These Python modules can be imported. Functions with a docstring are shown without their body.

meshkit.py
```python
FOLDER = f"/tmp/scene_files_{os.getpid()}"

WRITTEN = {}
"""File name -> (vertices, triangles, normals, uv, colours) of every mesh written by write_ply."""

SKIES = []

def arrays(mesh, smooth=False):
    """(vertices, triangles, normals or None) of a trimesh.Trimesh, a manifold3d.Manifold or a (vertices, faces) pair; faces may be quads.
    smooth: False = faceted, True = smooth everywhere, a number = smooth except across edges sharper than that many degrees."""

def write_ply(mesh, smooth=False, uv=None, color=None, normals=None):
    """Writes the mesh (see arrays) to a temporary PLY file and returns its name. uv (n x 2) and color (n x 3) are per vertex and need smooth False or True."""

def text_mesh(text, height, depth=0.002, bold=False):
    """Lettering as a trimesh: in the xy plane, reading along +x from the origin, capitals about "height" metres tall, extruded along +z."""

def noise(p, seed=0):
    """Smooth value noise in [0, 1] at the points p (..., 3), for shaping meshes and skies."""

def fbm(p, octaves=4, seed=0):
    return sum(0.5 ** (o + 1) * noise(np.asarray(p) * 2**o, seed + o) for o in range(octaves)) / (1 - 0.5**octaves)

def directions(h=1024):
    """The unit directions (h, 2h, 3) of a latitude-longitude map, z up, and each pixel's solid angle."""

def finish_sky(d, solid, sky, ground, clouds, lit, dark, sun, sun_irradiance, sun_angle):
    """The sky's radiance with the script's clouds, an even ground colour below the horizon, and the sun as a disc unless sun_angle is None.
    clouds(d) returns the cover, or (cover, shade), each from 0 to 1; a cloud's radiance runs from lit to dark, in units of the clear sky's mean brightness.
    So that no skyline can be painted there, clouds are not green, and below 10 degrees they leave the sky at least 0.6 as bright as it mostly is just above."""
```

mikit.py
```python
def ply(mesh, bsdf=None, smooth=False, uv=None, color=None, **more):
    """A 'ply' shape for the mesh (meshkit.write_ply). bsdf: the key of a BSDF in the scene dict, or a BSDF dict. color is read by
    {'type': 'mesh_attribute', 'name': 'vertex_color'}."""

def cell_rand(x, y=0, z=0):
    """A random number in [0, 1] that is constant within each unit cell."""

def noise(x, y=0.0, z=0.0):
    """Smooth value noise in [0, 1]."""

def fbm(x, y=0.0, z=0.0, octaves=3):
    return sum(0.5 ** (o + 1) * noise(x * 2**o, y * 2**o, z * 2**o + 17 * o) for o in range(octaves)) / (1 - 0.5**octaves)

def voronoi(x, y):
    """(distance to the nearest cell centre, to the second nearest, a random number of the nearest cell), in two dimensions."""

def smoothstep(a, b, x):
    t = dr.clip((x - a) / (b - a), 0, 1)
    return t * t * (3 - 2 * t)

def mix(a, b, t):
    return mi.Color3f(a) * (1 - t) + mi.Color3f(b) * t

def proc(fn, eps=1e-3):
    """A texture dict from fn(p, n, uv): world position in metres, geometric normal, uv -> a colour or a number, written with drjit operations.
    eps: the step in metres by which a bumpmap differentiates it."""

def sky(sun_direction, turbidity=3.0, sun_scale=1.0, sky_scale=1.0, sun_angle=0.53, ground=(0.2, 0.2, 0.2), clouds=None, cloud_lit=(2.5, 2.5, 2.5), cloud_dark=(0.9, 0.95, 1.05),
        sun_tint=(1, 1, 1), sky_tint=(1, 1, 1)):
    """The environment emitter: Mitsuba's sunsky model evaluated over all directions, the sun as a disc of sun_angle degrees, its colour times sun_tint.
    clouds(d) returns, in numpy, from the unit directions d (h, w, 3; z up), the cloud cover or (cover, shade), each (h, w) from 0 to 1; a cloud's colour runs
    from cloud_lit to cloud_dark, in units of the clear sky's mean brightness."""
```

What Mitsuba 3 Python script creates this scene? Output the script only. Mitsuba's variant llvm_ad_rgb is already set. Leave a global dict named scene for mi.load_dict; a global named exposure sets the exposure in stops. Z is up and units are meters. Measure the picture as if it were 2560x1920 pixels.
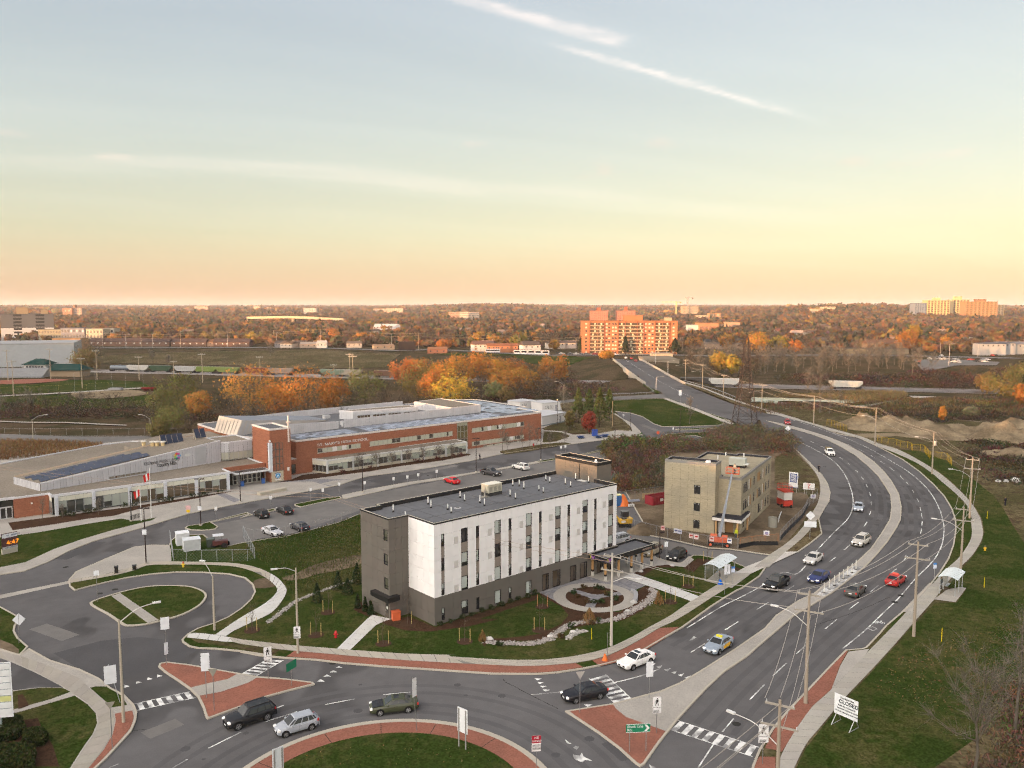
import math,random
import numpy as np,trimesh,mitsuba as mi,drjit as dr,mikit,meshkit
import shapely
from shapely.geometry import Polygon,LineString,Point,box as sbox
from shapely.ops import unary_union
T=mi.ScalarTransform4f
scene,labels={},{}
random.seed(7)
R=np.random.default_rng(11)
# ------------------------------------------------------------------ camera, sky, exposure
CAM=(0.0,0.0,40.0)
PITCH=math.radians(5.5)
scene['camera']={'type':'perspective','fov':2*math.degrees(math.atan(1280/2035)),'fov_axis':'x','near_clip':1.0,'far_clip':60000.0,
'to_world':T().look_at(CAM,(0,math.cos(PITCH),40-math.sin(PITCH)),(0,0,1))}
exposure=4.65
HAZE=True
SUN=np.array([-0.70,-0.714,0.0454])
def cover(d):
 x,y,z=d[...,0],d[...,1],np.maximum(d[...,2],1e-3)
 el=np.degrees(np.arcsin(np.clip(z,0,1)))
 px,py=x/(z+0.06),y/(z+0.06)
# streaks run across, slowly turning
 a,b=px*0.94+py*0.34,-px*0.34+py*0.94
 wob=meshkit.fbm(np.stack([a*.35,b*.35,0*a],-1),3,5)
 n1=meshkit.fbm(np.stack([a*.22+wob,b*1.5+2*wob,0*a+3.1],-1),5,1)
 n2=meshkit.fbm(np.stack([a*.9,b*4.5+wob*3,0*a+9.7],-1),5,2)
 n3=meshkit.fbm(np.stack([a*4,b*14+wob*3,0*a+1.7],-1),4,8)
 streak=np.clip((n1*.62+n2*.28+n3*.10-.45)*3.4,0,1)
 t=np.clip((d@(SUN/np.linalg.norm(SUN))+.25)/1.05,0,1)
 fill_glow=t*t*(3-2*t)  # bright cloud veil on the unseen sun side, added to brighten the ground
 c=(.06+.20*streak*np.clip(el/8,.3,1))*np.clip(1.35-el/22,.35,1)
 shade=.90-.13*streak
 c=np.maximum(c,.16+.62*fill_glow)
 shade=shade*(1-fill_glow)
 hor=np.exp(-(el/4.5)**2)*(1-fill_glow)
 c=np.maximum(c,.50*hor);shade=shade*(1-hor)+hor*.97
# contrail in two pieces: lines in the plane of the cloud deck
 qx,qy=x/z,y/z
 for p0,p1,dx,dy,t1,w0,amp in((-.161,2.784,.782,.623,.82,.075,.40),(.387,3.444,.752,.659,2.0,.045,.40)):
  t,u=(qx-p0)*dx+(qy-p1)*dy,-(qx-p0)*dy+(qy-p1)*dx
  f=meshkit.fbm(np.stack([t*7+u*9,u*16-t*5,0*t],-1),4,4)
  f2=meshkit.fbm(np.stack([t*2.2,0*u,0*t+p0],-1),2,6)
  w=w0*(.45+1.0*f2)*np.where(u<0,1.5,.8)
  line=np.exp(-((u+(f-.5)*.06)/w)**2)*np.clip((t+.5)*3,0,1)*np.clip((t1-t)/.12 if w0>.05 else(t1-t)/.9,0,1)*(.5+.8*f)
  line=np.where(z>.02,np.clip(line,0,1),0)
  c=np.maximum(c,line*amp);shade=shade*(1-line)+.70*line
# a few small grey cloudlets low on the right
 g=meshkit.fbm(np.stack([np.arctan2(x,y)*9,el*.55,0*x],-1),4,12)
 cl=np.clip((g-.63)*5,0,1)*np.exp(-((el-9.5)/3.2)**2)*.5
 shade=np.maximum(shade,cl*1.2)
 c=np.maximum(c,cl)
 return np.clip(c,0,1),np.clip(shade,0,1)
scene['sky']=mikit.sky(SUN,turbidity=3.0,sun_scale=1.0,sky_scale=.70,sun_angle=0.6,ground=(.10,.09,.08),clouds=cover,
cloud_lit=(9.2,8.4,7.6),cloud_dark=(1.95,1.14,0.84),sky_tint=(.82,1.0,1.30),sun_tint=(1.2,1.8,18.0))  # lit cloud colour raised so the unseen veil fills the shaded foreground
# ------------------------------------------------------------------ materials
def tex(fn,eps=1e-2):return mikit.proc(fn,eps)
def mat(key,fn,rough=None,spec=.3):
 b={'type':'diffuse','reflectance':tex(fn)}if rough is None else{'type':'principled','base_color':tex(fn),'roughness':rough,'specular':spec}
 scene[key]={'type':'twosided','b':b}
def unpack(uv):
 u=dr.floor(uv.x+.5);gq=dr.floor(u/256);r=u-256*gq
 return mi.Color3f(r/255,gq/255,uv.y)
F3,NZ,MX,SS=mikit.fbm,mikit.noise,mikit.mix,mikit.smoothstep
C3=mi.Color3f
mat('m_asphalt',lambda p,n,uv:C3(.128,.125,.126)*(.72+.30*F3(p.x*.09,p.y*.09,3,3)+.22*F3(p.x*.9,p.y*.9,1,3)+.12*NZ(p.x*14,p.y*14))*(1-.30*SS(.57,.66,F3(p.x*.045+7,p.y*.06,0,2))*SS(.35,.6,NZ(p.x*.4,p.y*.25))))
mat('m_asphalt_dark',lambda p,n,uv:C3(.094,.093,.096)*(.8+.25*F3(p.x*.3,p.y*.3,1,4)+.15*NZ(p.x*12,p.y*12)))
mat('m_lot',lambda p,n,uv:C3(.175,.168,.160)*(.70+.36*F3(p.x*.07,p.y*.1,5,3)+.24*F3(p.x*.8,p.y*.8,2,3)+.1*NZ(p.x*10,p.y*10)))
def f_lawn(p,n,uv):
 a=F3(p.x*.16,p.y*.16,2,4);b=F3(p.x*1.4,p.y*1.4,4,3);c=NZ(p.x*7,p.y*7,1)
 g=MX(C3(.030,.050,.010),C3(.066,.068,.022),SS(.40,.68,a*.6+b*.4))
 g=MX(g,C3(.105,.084,.045),.75*SS(.62,.80,b*.55+a*.45)*SS(.3,.7,c))
 return g*(.62+.76*c)
mat('m_lawn',f_lawn)
def f_field(p,n,uv):
 a=F3(p.x*.06,p.y*.06,2,4);b=F3(p.x*.7,p.y*.7,4,3);c=NZ(p.x*4,p.y*4,1)
 g=MX(C3(.150,.118,.066),C3(.078,.072,.032),SS(.35,.62,a*.6+b*.4))
 g=MX(g,C3(.085,.060,.036),SS(.52,.70,b))
 return g*(.55+.8*c)
mat('m_field',f_field)
mat('m_rough',lambda p,n,uv:MX(C3(.098,.070,.044),C3(.055,.048,.025),SS(.3,.7,F3(p.x*.12,p.y*.12,7,4)))*(.5+.5*NZ(p.x*2.2,p.y*2.2)+.4*NZ(p.x*6,p.y*6)))
mat('m_dirt',lambda p,n,uv:MX(C3(.20,.155,.105),C3(.115,.088,.060),SS(.3,.7,F3(p.x*.25,p.y*.25,1,5)))*(.72+.5*NZ(p.x*3,p.y*3,p.z*3)))
mat('m_sand',lambda p,n,uv:MX(C3(.26,.205,.135),C3(.14,.108,.07),SS(.35,.7,F3(p.x*.2,p.y*.2,p.z*.3,5)))*(.75+.45*NZ(p.x*2.5,p.y*2.5,p.z*2.5)))
mat('m_mulch',lambda p,n,uv:MX(C3(.085,.048,.030),C3(.045,.026,.018),NZ(p.x*9,p.y*9))*(.7+.6*F3(p.x*1.3,p.y*1.3,2,3)))
mat('m_conc',lambda p,n,uv:C3(.40,.375,.335)*(.70+.34*F3(p.x*.35,p.y*.35,p.z*.4,4)+.24*NZ(p.x*9,p.y*9,p.z*9)))
mat('m_redpave',lambda p,n,uv:MX(C3(.36,.150,.105),C3(.25,.115,.085),F3(p.x*.5,p.y*.5,4,4))*(.78+.3*NZ(p.x*8,p.y*8)-.10*SS(.9,.97,NZ(p.x*.9,p.y*5))))
mat('m_paver',lambda p,n,uv:MX(C3(.20,.20,.22),C3(.28,.27,.27),mikit.cell_rand(dr.floor(p.x*1.6+p.y),dr.floor(p.y*2.2-p.x*.8)))*(.8+.4*NZ(p.x*5,p.y*5)))
def f_paint(p,n,uv):
 w=SS(.30,.62,F3(p.x*1.1,p.y*1.1,3,4))
 return MX(C3(.12,.12,.122),unpack(uv),.25+.75*w)
mat('m_paint',f_paint)
def f_brick(p,n,uv):
 u=p.x*dr.abs(n.y)+p.y*dr.abs(n.x)
 r=dr.floor(p.z/.09);k=mikit.cell_rand(dr.floor(u/.24+.5*r),r,3)
 return MX(C3(.29,.115,.070),C3(.40,.165,.10),k)*(.80+.28*F3(u*.3,p.z*.5,3,4))
mat('m_brick',f_brick)
mat('m_roof',lambda p,n,uv:C3(.150,.155,.165)*(.70+.45*F3(p.x*.18,p.y*.18,3,4)+.22*NZ(p.x*3,p.y*3)))
mat('m_gravel',lambda p,n,uv:MX(C3(.30,.26,.21),C3(.20,.175,.145),F3(p.x*.12,p.y*.12,3,4))*(.80+.4*NZ(p.x*5,p.y*5)))
mat('m_stucco',lambda p,n,uv:MX(C3(.42,.365,.255),C3(.35,.31,.225),SS(.35,.70,F3(p.x*.4,p.y*.4,p.z*.35,4)))*(.84+.25*NZ(p.x*3,p.y*3,p.z*6)))
mat('m_wheel',lambda p,n,uv:C3(.108,.106,.108)*(.74+.30*F3(p.x*.09,p.y*.09,3,3)+.22*F3(p.x*.9,p.y*.9,1,3)+.1*NZ(p.x*14,p.y*14)))
mat('v_clean',lambda p,n,uv:unpack(uv)*(.97+.05*F3(p.x*.7,p.y*.7,p.z*.15,3)))
# colours that come with the mesh (packed in uv), with a little unevenness
mat('v_matte',lambda p,n,uv:unpack(uv)*(.90+.12*F3(p.x*.9,p.y*.9,p.z*.9,3)+.08*NZ(p.x*6,p.y*6,p.z*6)))
scene['v_leaf']={'type':'principledthin','base_color':tex(lambda p,n,uv:unpack(uv)*(.80+.50*NZ(p.x*1.3,p.y*1.3,p.z*1.3))),'roughness':.9,'diff_trans':.9,'spec_trans':0.,'eta':1.3}
mat('v_gloss',lambda p,n,uv:unpack(uv)*(.93+.14*NZ(p.x*3,p.y*3,p.z*3)),.35,.5)
scene['v_paint']={'type':'twosided','b':{'type':'principled','base_color':tex(lambda p,n,uv:unpack(uv)*(.94+.12*NZ(p.x*5,p.y*5,p.z*5))),'roughness':.38,'specular':.4,'clearcoat':.55,'clearcoat_gloss':.93}}
scene['v_metal']={'type':'twosided','b':{'type':'principled','base_color':tex(lambda p,n,uv:unpack(uv)*(.86+.26*NZ(p.x*4,p.y*4,p.z*4))),'roughness':.42,'metallic':.75}}
scene['v_glass']={'type':'twosided','b':{'type':'principled','base_color':tex(lambda p,n,uv:unpack(uv)*(.75+.5*NZ(p.x*.8,p.y*.8,p.z*.8))),'roughness':.06,'specular':.6}}
scene['m_pane']={'type':'thindielectric','int_ior':1.5}
scene['m_water']={'type':'twosided','b':{'type':'principled','base_color':{'type':'rgb','value':[.03,.032,.028]},'roughness':.08,'specular':.6}}
# ------------------------------------------------------------------ helpers
COUNT={}
def numbered(key):
 n=COUNT.get(key,0);COUNT[key]=n+1
 return key if n==0 else '%s_%03d'%(key,n)
def lab(key,label,cat=None,group=None,kind=None):
 d=labels.setdefault(key,{})
 if label:d['label']=label
 if cat:d['category']=cat
 if group:d['group']=group
 if kind:d['kind']=kind
 return key
def thing(name,label,cat,group=None):
 return lab(numbered(name),label,cat,group)
def struct(name,label=None,kind='structure'):
 return lab(numbered(name),label,kind=kind)
def code(c):c=np.clip(c,0,.996);return[round(c[0]*255)+256*round(c[1]*255),c[2]]
class MB:
 def __init__(s):s.v,s.f,s.u,s.n=[],[],[],0
 def add(s,v,f,c=(.5,.5,.5)):
  v=np.asarray(v,float);f=np.asarray(f,int)
  if f.ndim==2 and f.shape[1]==4:f=np.vstack([f[:,[0,1,2]],f[:,[0,2,3]]])
  s.v.append(v);s.f.append(f+s.n);s.u.append(np.tile(code(c),(len(v),1)));s.n+=len(v);return s
 def addm(s,m,c=(.5,.5,.5)):return s.add(m.vertices,m.faces,c)
 def box(s,x,y,z,sx,sy,sz,rot=0,c=(.5,.5,.5)):
  a=np.array([[i,j,k]for i in(-.5,.5)for j in(-.5,.5)for k in(0,1)])*(sx,sy,sz)
  co,si=math.cos(rot),math.sin(rot)
  v=np.c_[a[:,0]*co-a[:,1]*si+x,a[:,0]*si+a[:,1]*co+y,a[:,2]+z]
  return s.add(v,BOXF,c)
 def quad(s,p,c=(.5,.5,.5)):return s.add(p,[[0,1,2],[0,2,3]],c)
 def tube(s,p0,p1,r0,r1=None,n=6,c=(.5,.5,.5),cap=True):
  r1=r0 if r1 is None else r1
  p0,p1=np.asarray(p0,float),np.asarray(p1,float);t=p1-p0;L=np.linalg.norm(t)
  if L<1e-6:return s
  t/=L;a=np.cross(t,[0,0,1]if abs(t[2])<.9 else[1,0,0]);a/=np.linalg.norm(a);b=np.cross(t,a)
  an=np.arange(n)*2*np.pi/n;ring=np.cos(an)[:,None]*a+np.sin(an)[:,None]*b
  v=np.vstack([p0+ring*r0,p1+ring*r1]);i=np.arange(n);j=(i+1)%n
  f=np.vstack([np.c_[i,j,j+n],np.c_[i,j+n,i+n]])
  if cap:f=np.vstack([f,np.c_[i[2:]*0,i[2:],i[1:-1]],np.c_[i[2:]*0+n,i[1:-1]+n,i[2:]+n]])
  return s.add(v,f,c)
 def pipe(s,pts,r,n=5,c=(.5,.5,.5)):
  for a,b in zip(pts[:-1],pts[1:]):s.tube(a,b,r,r,n,c,cap=False)
  return s
 def prism(s,poly,z0,z1,c=(.5,.5,.5),top_only=False):
  for g in polys(poly):
   v,f=tri(g)
   V=np.c_[v,np.full(len(v),z1)];s.add(V,f,c)
   if top_only:continue
   for ring in[g.exterior,*g.interiors]:
    q=np.array(ring.coords);n=len(q)
    s.add(np.vstack([np.c_[q,np.full(n,z0)],np.c_[q,np.full(n,z1)]]),[[i,i+1,n+i+1,n+i]for i in range(n-1)],c)
  return s
 def mesh(s):return np.vstack(s.v),np.vstack(s.f),np.vstack(s.u)
 def done(s,key,bsdf='v_matte',parent=None,smooth=False,**kw):
  key=numbered(parent+'__'+key)if parent else key
  v,f,u=s.mesh()
  scene[key]=mikit.ply((v,f),bsdf,smooth=smooth,uv=u,**kw)
  return key
BOXF=np.array([[0,1,3,2],[4,6,7,5],[0,4,5,1],[2,3,7,6],[0,2,6,4],[1,5,7,3]])
def polys(p):
 if isinstance(p,(list,tuple))or isinstance(p,np.ndarray):p=Polygon(p)
 if not p.is_valid:p=p.buffer(0)
 return[g for g in getattr(p,'geoms',[p])if g.geom_type=='Polygon' and g.area>1e-6]
def tri(g):
 v,f=trimesh.creation.triangulate_polygon(shapely.geometry.polygon.orient(g),engine='earcut')
 v,f=np.asarray(v),np.asarray(f)
 a,b,c=v[f[:,0]],v[f[:,1]],v[f[:,2]]
 flip=((b-a)[:,0]*(c-a)[:,1]-(b-a)[:,1]*(c-a)[:,0])<0
 f[flip]=f[flip][:,::-1]
 return v,f
def cr(p,closed=False,k=6):
 p=np.asarray(p,float);n=len(p)
 q=np.vstack([p[-1:],p,p[:2]])if closed else np.vstack([2*p[:1]-p[1:2],p,2*p[-1:]-p[-2:-1]])
 out=[]
 for i in range(n if closed else n-1):
  a,b,c,d=q[i:i+4]
  for t in np.arange(k)/k:
   out.append(.5*(2*b+(c-a)*t+(2*a-5*b+4*c-d)*t*t+(3*b-a-3*c+d)*t**3))
 if not closed:out.append(p[-1])
 return np.array(out)
def resample(p,n):
 p=np.asarray(p,float);L=np.r_[0,np.cumsum(np.linalg.norm(np.diff(p,axis=0),axis=1))]
 t=np.linspace(0,L[-1],n)
 return np.c_[[np.interp(t,L,p[:,k])for k in range(p.shape[1])]].T
def plen(p):return np.linalg.norm(np.diff(np.asarray(p,float),axis=0),axis=1).sum()
def offset(p,d):
 p=np.asarray(p,float)[:,:2];t=np.gradient(p,axis=0);t/=np.linalg.norm(t,axis=1,keepdims=True)+1e-9
 return p+d*np.c_[-t[:,1],t[:,0]]
def hsv(c,k):return tuple(np.clip(np.asarray(c)*k,0,.99))
# ------------------------------------------------------------------ the lie of the land
def sst(a,b,x):t=np.clip((np.asarray(x,float)-a)/(b-a),0,1);return t*t*(3-2*t)
RAIL0,RAILD=np.array([116.,447.]),np.array([-.9689,.2475])
def rail_d(x,y):return(np.asarray(x,float)-116)*-.2475+(np.asarray(y,float)-447)*-.9689
def road_z(y):return .02+2.3*sst(320,430,y)-1.3*sst(520,640,y)
def ground_z(x,y):
 x,y=np.asarray(x,float),np.asarray(y,float)
 d=rail_d(x,y)
 h=-2.6*sst(100,50,d)-1.4*sst(45,22,d)+5.0*sst(-10,-150,d)*(d<0)
# ramp of the main road on both sides of the tracks, open over them
 rx=np.interp(y,[250,310,350,400,460,560,640],[92,83,78,75,76,82,86])
 w=sst(40,14,np.abs(x-rx))*sst(14,32,np.abs(d))*(y>250)*(y<700)
 h=h*(1-w)+(road_z(y)-.30)*w
 r=np.hypot(x,y)
 far=sst(700,7000,r)*(y>0)
 h=h+24*far
 h=h+14*sst(900,3500,r)*(meshkit.fbm(np.stack([x/900,y/900,0*x],-1),3,3)-.5)*(y>0)
 az=np.degrees(np.arctan2(x,np.maximum(y,1)))
 h=h+22*sst(1500,2600,r)*sst(4500,3000,r)*np.exp(-((az-22)/6.5)**2)+16*sst(2000,3000,r)*np.exp(-((az+1.5)/4)**2)
 return h
RR=np.random.default_rng(3)
# terrain: one sheet to the horizon, finer near by
def build_terrain():
 r=np.r_[0.5,40,80,120,np.geomspace(160,14000,150)]
 a=np.linspace(0,2*np.pi,481)[:-1]
 rr,aa=np.meshgrid(r,a,indexing='ij')
 x,y=rr*np.sin(aa),rr*np.cos(aa)
 z=ground_z(x,y)-.02
 n,m=len(r),len(a)
 i,j=np.meshgrid(np.arange(n-1),np.arange(m),indexing='ij')
 f=np.stack([i*m+j,i*m+(j+1)%m,(i+1)*m+(j+1)%m,(i+1)*m+j],-1).reshape(-1,4)[:,::-1]
 k=struct('ground','autumn grassland and earth that the roads and buildings stand on')
 scene[k]=mikit.ply((np.c_[x.ravel(),y.ravel(),z.ravel()],f),'m_rough',smooth=True)
build_terrain()
def flat(name,poly,z,m,label=None,parent=None,kind=None,col=(.5,.5,.5)):
 b=MB();b.prism(poly,z,z,col,top_only=True)
 k=parent+'__'+name if parent else name
 k=numbered(k)
 if not parent:lab(k,label,kind=kind or 'structure')
 v,f,u=b.mesh();scene[k]=mikit.ply((v,f),m,uv=u);return k
def fine(poly):return Polygon(poly).buffer(0)
BLOCKS={}
def block(name,poly,label,fill,curb=.22,top=.13,ccol=(.46,.42,.35)):
 P=fine(poly);inner=P.buffer(-curb)
 k=struct(name,label);BLOCKS[k]=P
 b=MB();b.prism(inner.buffer(.02),-.05,top,(.3,.3,.3));v,f,u=b.mesh();scene[k]=mikit.ply((v,f),fill,uv=u)
 if curb:
  b=MB();b.prism(P.difference(inner),-.05,top+.03,ccol);b.done('kerb','v_matte',k)
 return k
def slabs(holder,left,right,z=.13,step=1.55,tone=(.43,.405,.36),var=.14,gap=.035,h=.02,seed=1,most=300):
 rg=np.random.default_rng(seed)
 n=max(2,int(round((plen(left)+plen(right))/2/step))+1)
 A,B=resample(left,n),resample(right,n)
 for i in range(min(n-1,most)):
  q=Polygon([A[i],A[i+1],B[i+1],B[i]]).buffer(0)
  q=q.buffer(-gap,join_style=2)
  if q.area<.05:continue
  t=np.array(tone)*(1-var/2+var*rg.random())*(1,1-.02*rg.random(),1-.04*rg.random())
  b=MB();b.prism(q,z,z+h,t);b.done('slab','v_matte',holder)
def strip(l,r):return list(l)+list(r)[::-1]
# ---- asphalt
RC_near=[(20.82,67.21),(22.15,69.79),(24.53,73.52),(27.35,77.27),(30.95,81.68),(34.64,86.28),(38.79,91.34),(40.96,91.76),(41.49,92.12),(44.71,95.99),(46.87,98.70),(51.16,103.35),(54.72,107.40),(60.28,114.07),(64.13,118.98),(69.05,125.72),(73.91,133.25),(79.32,142.52),(82.99,149.44),(86.90,158.04),(90.82,168.15),(94.46,179.61),(98.47,194.13),(101.74,209.46),(103.87,227.38),(105.01,243.58),(101.90,252.09),(101.85,260.70),(100.71,276.89),(98.35,291.97),(94.93,301.82)]
RC_far=[(93.7,311.2),(89.9,328.1),(88.0,348.6),(85.5,377.0),(83.5,401.6),(83.9,434.6),(86.0,479.0),(87.8,528.8),(89.8,559.3)]
LC_far=[(72.8,597.4),(68.8,513.9),(66.5,459.5),(64.9,413.7),(65.4,386.7),(67.5,366.7),(67.6,352.0),(67.7,345.2),(69.8,326.4),(71.2,309.6),(73.9,298.5),(77.3,281.4),(76.1,263.8)]
near_as=[(-50.63,58.43),(-99.52,118.58),(-98.02,147.24),(-71.91,199.08),(-16.96,254.46),(41.83,311.91),(56.13,311.91),(73.18,274.73),(82.36,241.09),(76.28,199.08),(53.65,132.71),(33.16,94.77),(21.48,67.22),(17.42,58.43)]
main_as=fine(list(RC_near)+[(62.72,173.70),(31.03,107.10),(18.85,80.68),(10.37,58.43),(17.06,58.43)])
mid_as=fine([(88.25,287.56),(76.65,241.82),(83.92,248.57),(84.28,245.83),(80.25,230.33),(83.37,209.46),(102.05,278.32),(98.35,291.97),(94.93,301.82)]+[(93.74,311.21),(90.06,328.49),(88.85,351.92),(77.27,287.00),(76.10,263.87),(75.32,256.28)])
road=unary_union([fine(near_as),main_as,mid_as]).buffer(.3).buffer(-.3)
flat('main_road',road,.02,'m_asphalt','grey asphalt of the curving road, roundabout and side streets')
# the far part of the road climbs to the bridge
def ribbon(name,A,B,zfn,m,label=None,parent=None,n=60,dz=0,kind='structure'):
 A,B=resample(cr(A),n),resample(cr(B),n)
 v=np.vstack([np.c_[A,zfn(A[:,0],A[:,1])+dz],np.c_[B,zfn(B[:,0],B[:,1])+dz]])
 f=[[i,i+1,n+i+1,n+i]for i in range(n-1)]
 v,f=np.asarray(v),np.asarray(f)
 q=v[f[0]]
 if np.cross(q[1]-q[0],q[2]-q[0])[2]<0:f=f[:,::-1]
 k=numbered(parent+'__'+name if parent else name)
 if not parent:lab(k,label,kind=kind)
 scene[k]=mikit.ply((v,f),m,smooth=False,uv=np.tile(code((.8,.8,.8)),(len(v),1)));return k
rz=lambda x,y:road_z(y)
RFAR=[RC_near[-1]]+list(RC_far)
LFAR=[LC_far[-1]]+list(LC_far)[::-1][1:]
ribbon('bridge_road',RFAR,LFAR,rz,'m_asphalt','straight road climbing to the bridge over the railway',dz=.03)
# ---- the block with the white building
white_curb=[(-39.64,94.28),(-39.30,93.61),(-38.04,92.34),(-36.79,91.81),(-34.66,91.64),(-31.47,90.94),(-28.23,89.91),(-31.49,90.83),(-28.98,89.81),(-25.89,89.14),(-22.17,88.64),(-19.14,87.82),(-14.75,87.02),(-10.46,86.39),(-6.23,85.77),(-2.05,85.15),(0.87,85.09),(2.94,85.09),(5.02,85.46),(7.87,86.39),(10.07,87.34),(11.58,88.15),(13.51,89.64),(15.73,91.71),(18.56,94.98),(21.35,98.09),(24.41,102.17),(26.59,105.06),(29.07,108.12),(31.90,111.45),(32.71,112.12),(36.73,117.26),(38.90,121.35),(36.10,121.04),(34.61,124.12),(32.64,125.72),(30.24,127.49),(29.02,127.49),(27.82,125.72),(26.26,123.50),(25.37,123.50),(23.07,126.04),(22.94,127.03),(18.79,131.46)]
white_back=[(14.5,128.),(4.0,134.)]+[(-29.18,153.99),(-31.90,147.67),(-36.35,141.84),(-39.96,137.32),(-40.23,137.96),(-44.05,135.30),(-45.42,134.56),(-47.55,132.38),(-51.29,135.68),(-53.95,139.29),(-56.77,139.14),(-58.34,137.58),(-58.15,135.30),(-57.38,132.96),(-60.31,133.10),(-62.78,132.03),(-64.20,126.37),(-65.74,119.44),(-64.74,115.48),(-63.33,113.06),(-61.50,111.14),(-61.06,112.01),(-59.94,113.32),(-58.89,114.50),(-56.76,116.58),(-53.78,118.28),(-50.36,119.15),(-46.48,118.98),(-42.44,118.28),(-39.42,116.58),(-37.44,113.85),(-36.09,110.74),(-35.68,107.78),(-35.90,104.29),(-36.59,101.44),(-37.53,99.55),(-39.07,97.73),(-39.63,95.98)]
KW=block('lawn',white_curb+white_back,'mown lawn of the block round the white building','m_lawn')
ZP=.14
# wild grass behind the loop, worn earth tracks
flat('rough_grass',[(-45.01,131.46),(-43.77,136.21),(-40.23,137.96),(-36.23,141.38),(-31.76,146.97),(-29.07,152.90),(-25.99,136.21),(-21.87,114.50),(-23.46,115.59),(-25.57,113.43),(-28.08,110.33),(-30.64,109.34),(-32.22,114.50),(-35.15,118.98),(-39.70,123.18),(-42.67,124.44)],ZP,'m_lawn','unmown grass between the parking lot fence and the sidewalk')
flat('earth_track',cr([(-33.86,116.42),(-32.34,118.40),(-30.94,121.95),(-28.12,125.08),(-24.31,127.69),(-23.47,123.18),(-25.89,120.15),(-28.55,118.40),(-30.62,116.14),(-32.44,115.31)],True,4),ZP+.006,'m_dirt','worn bare earth track across the rough grass')
flat('earth_patch',cr([(-37.52,115.04),(-36.47,116.42),(-34.58,115.04),(-33.74,113.43),(-34.80,112.12),(-36.68,112.38)],True,4),ZP+.006,'m_dirt','bare patch of earth beside the curving sidewalk')
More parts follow.
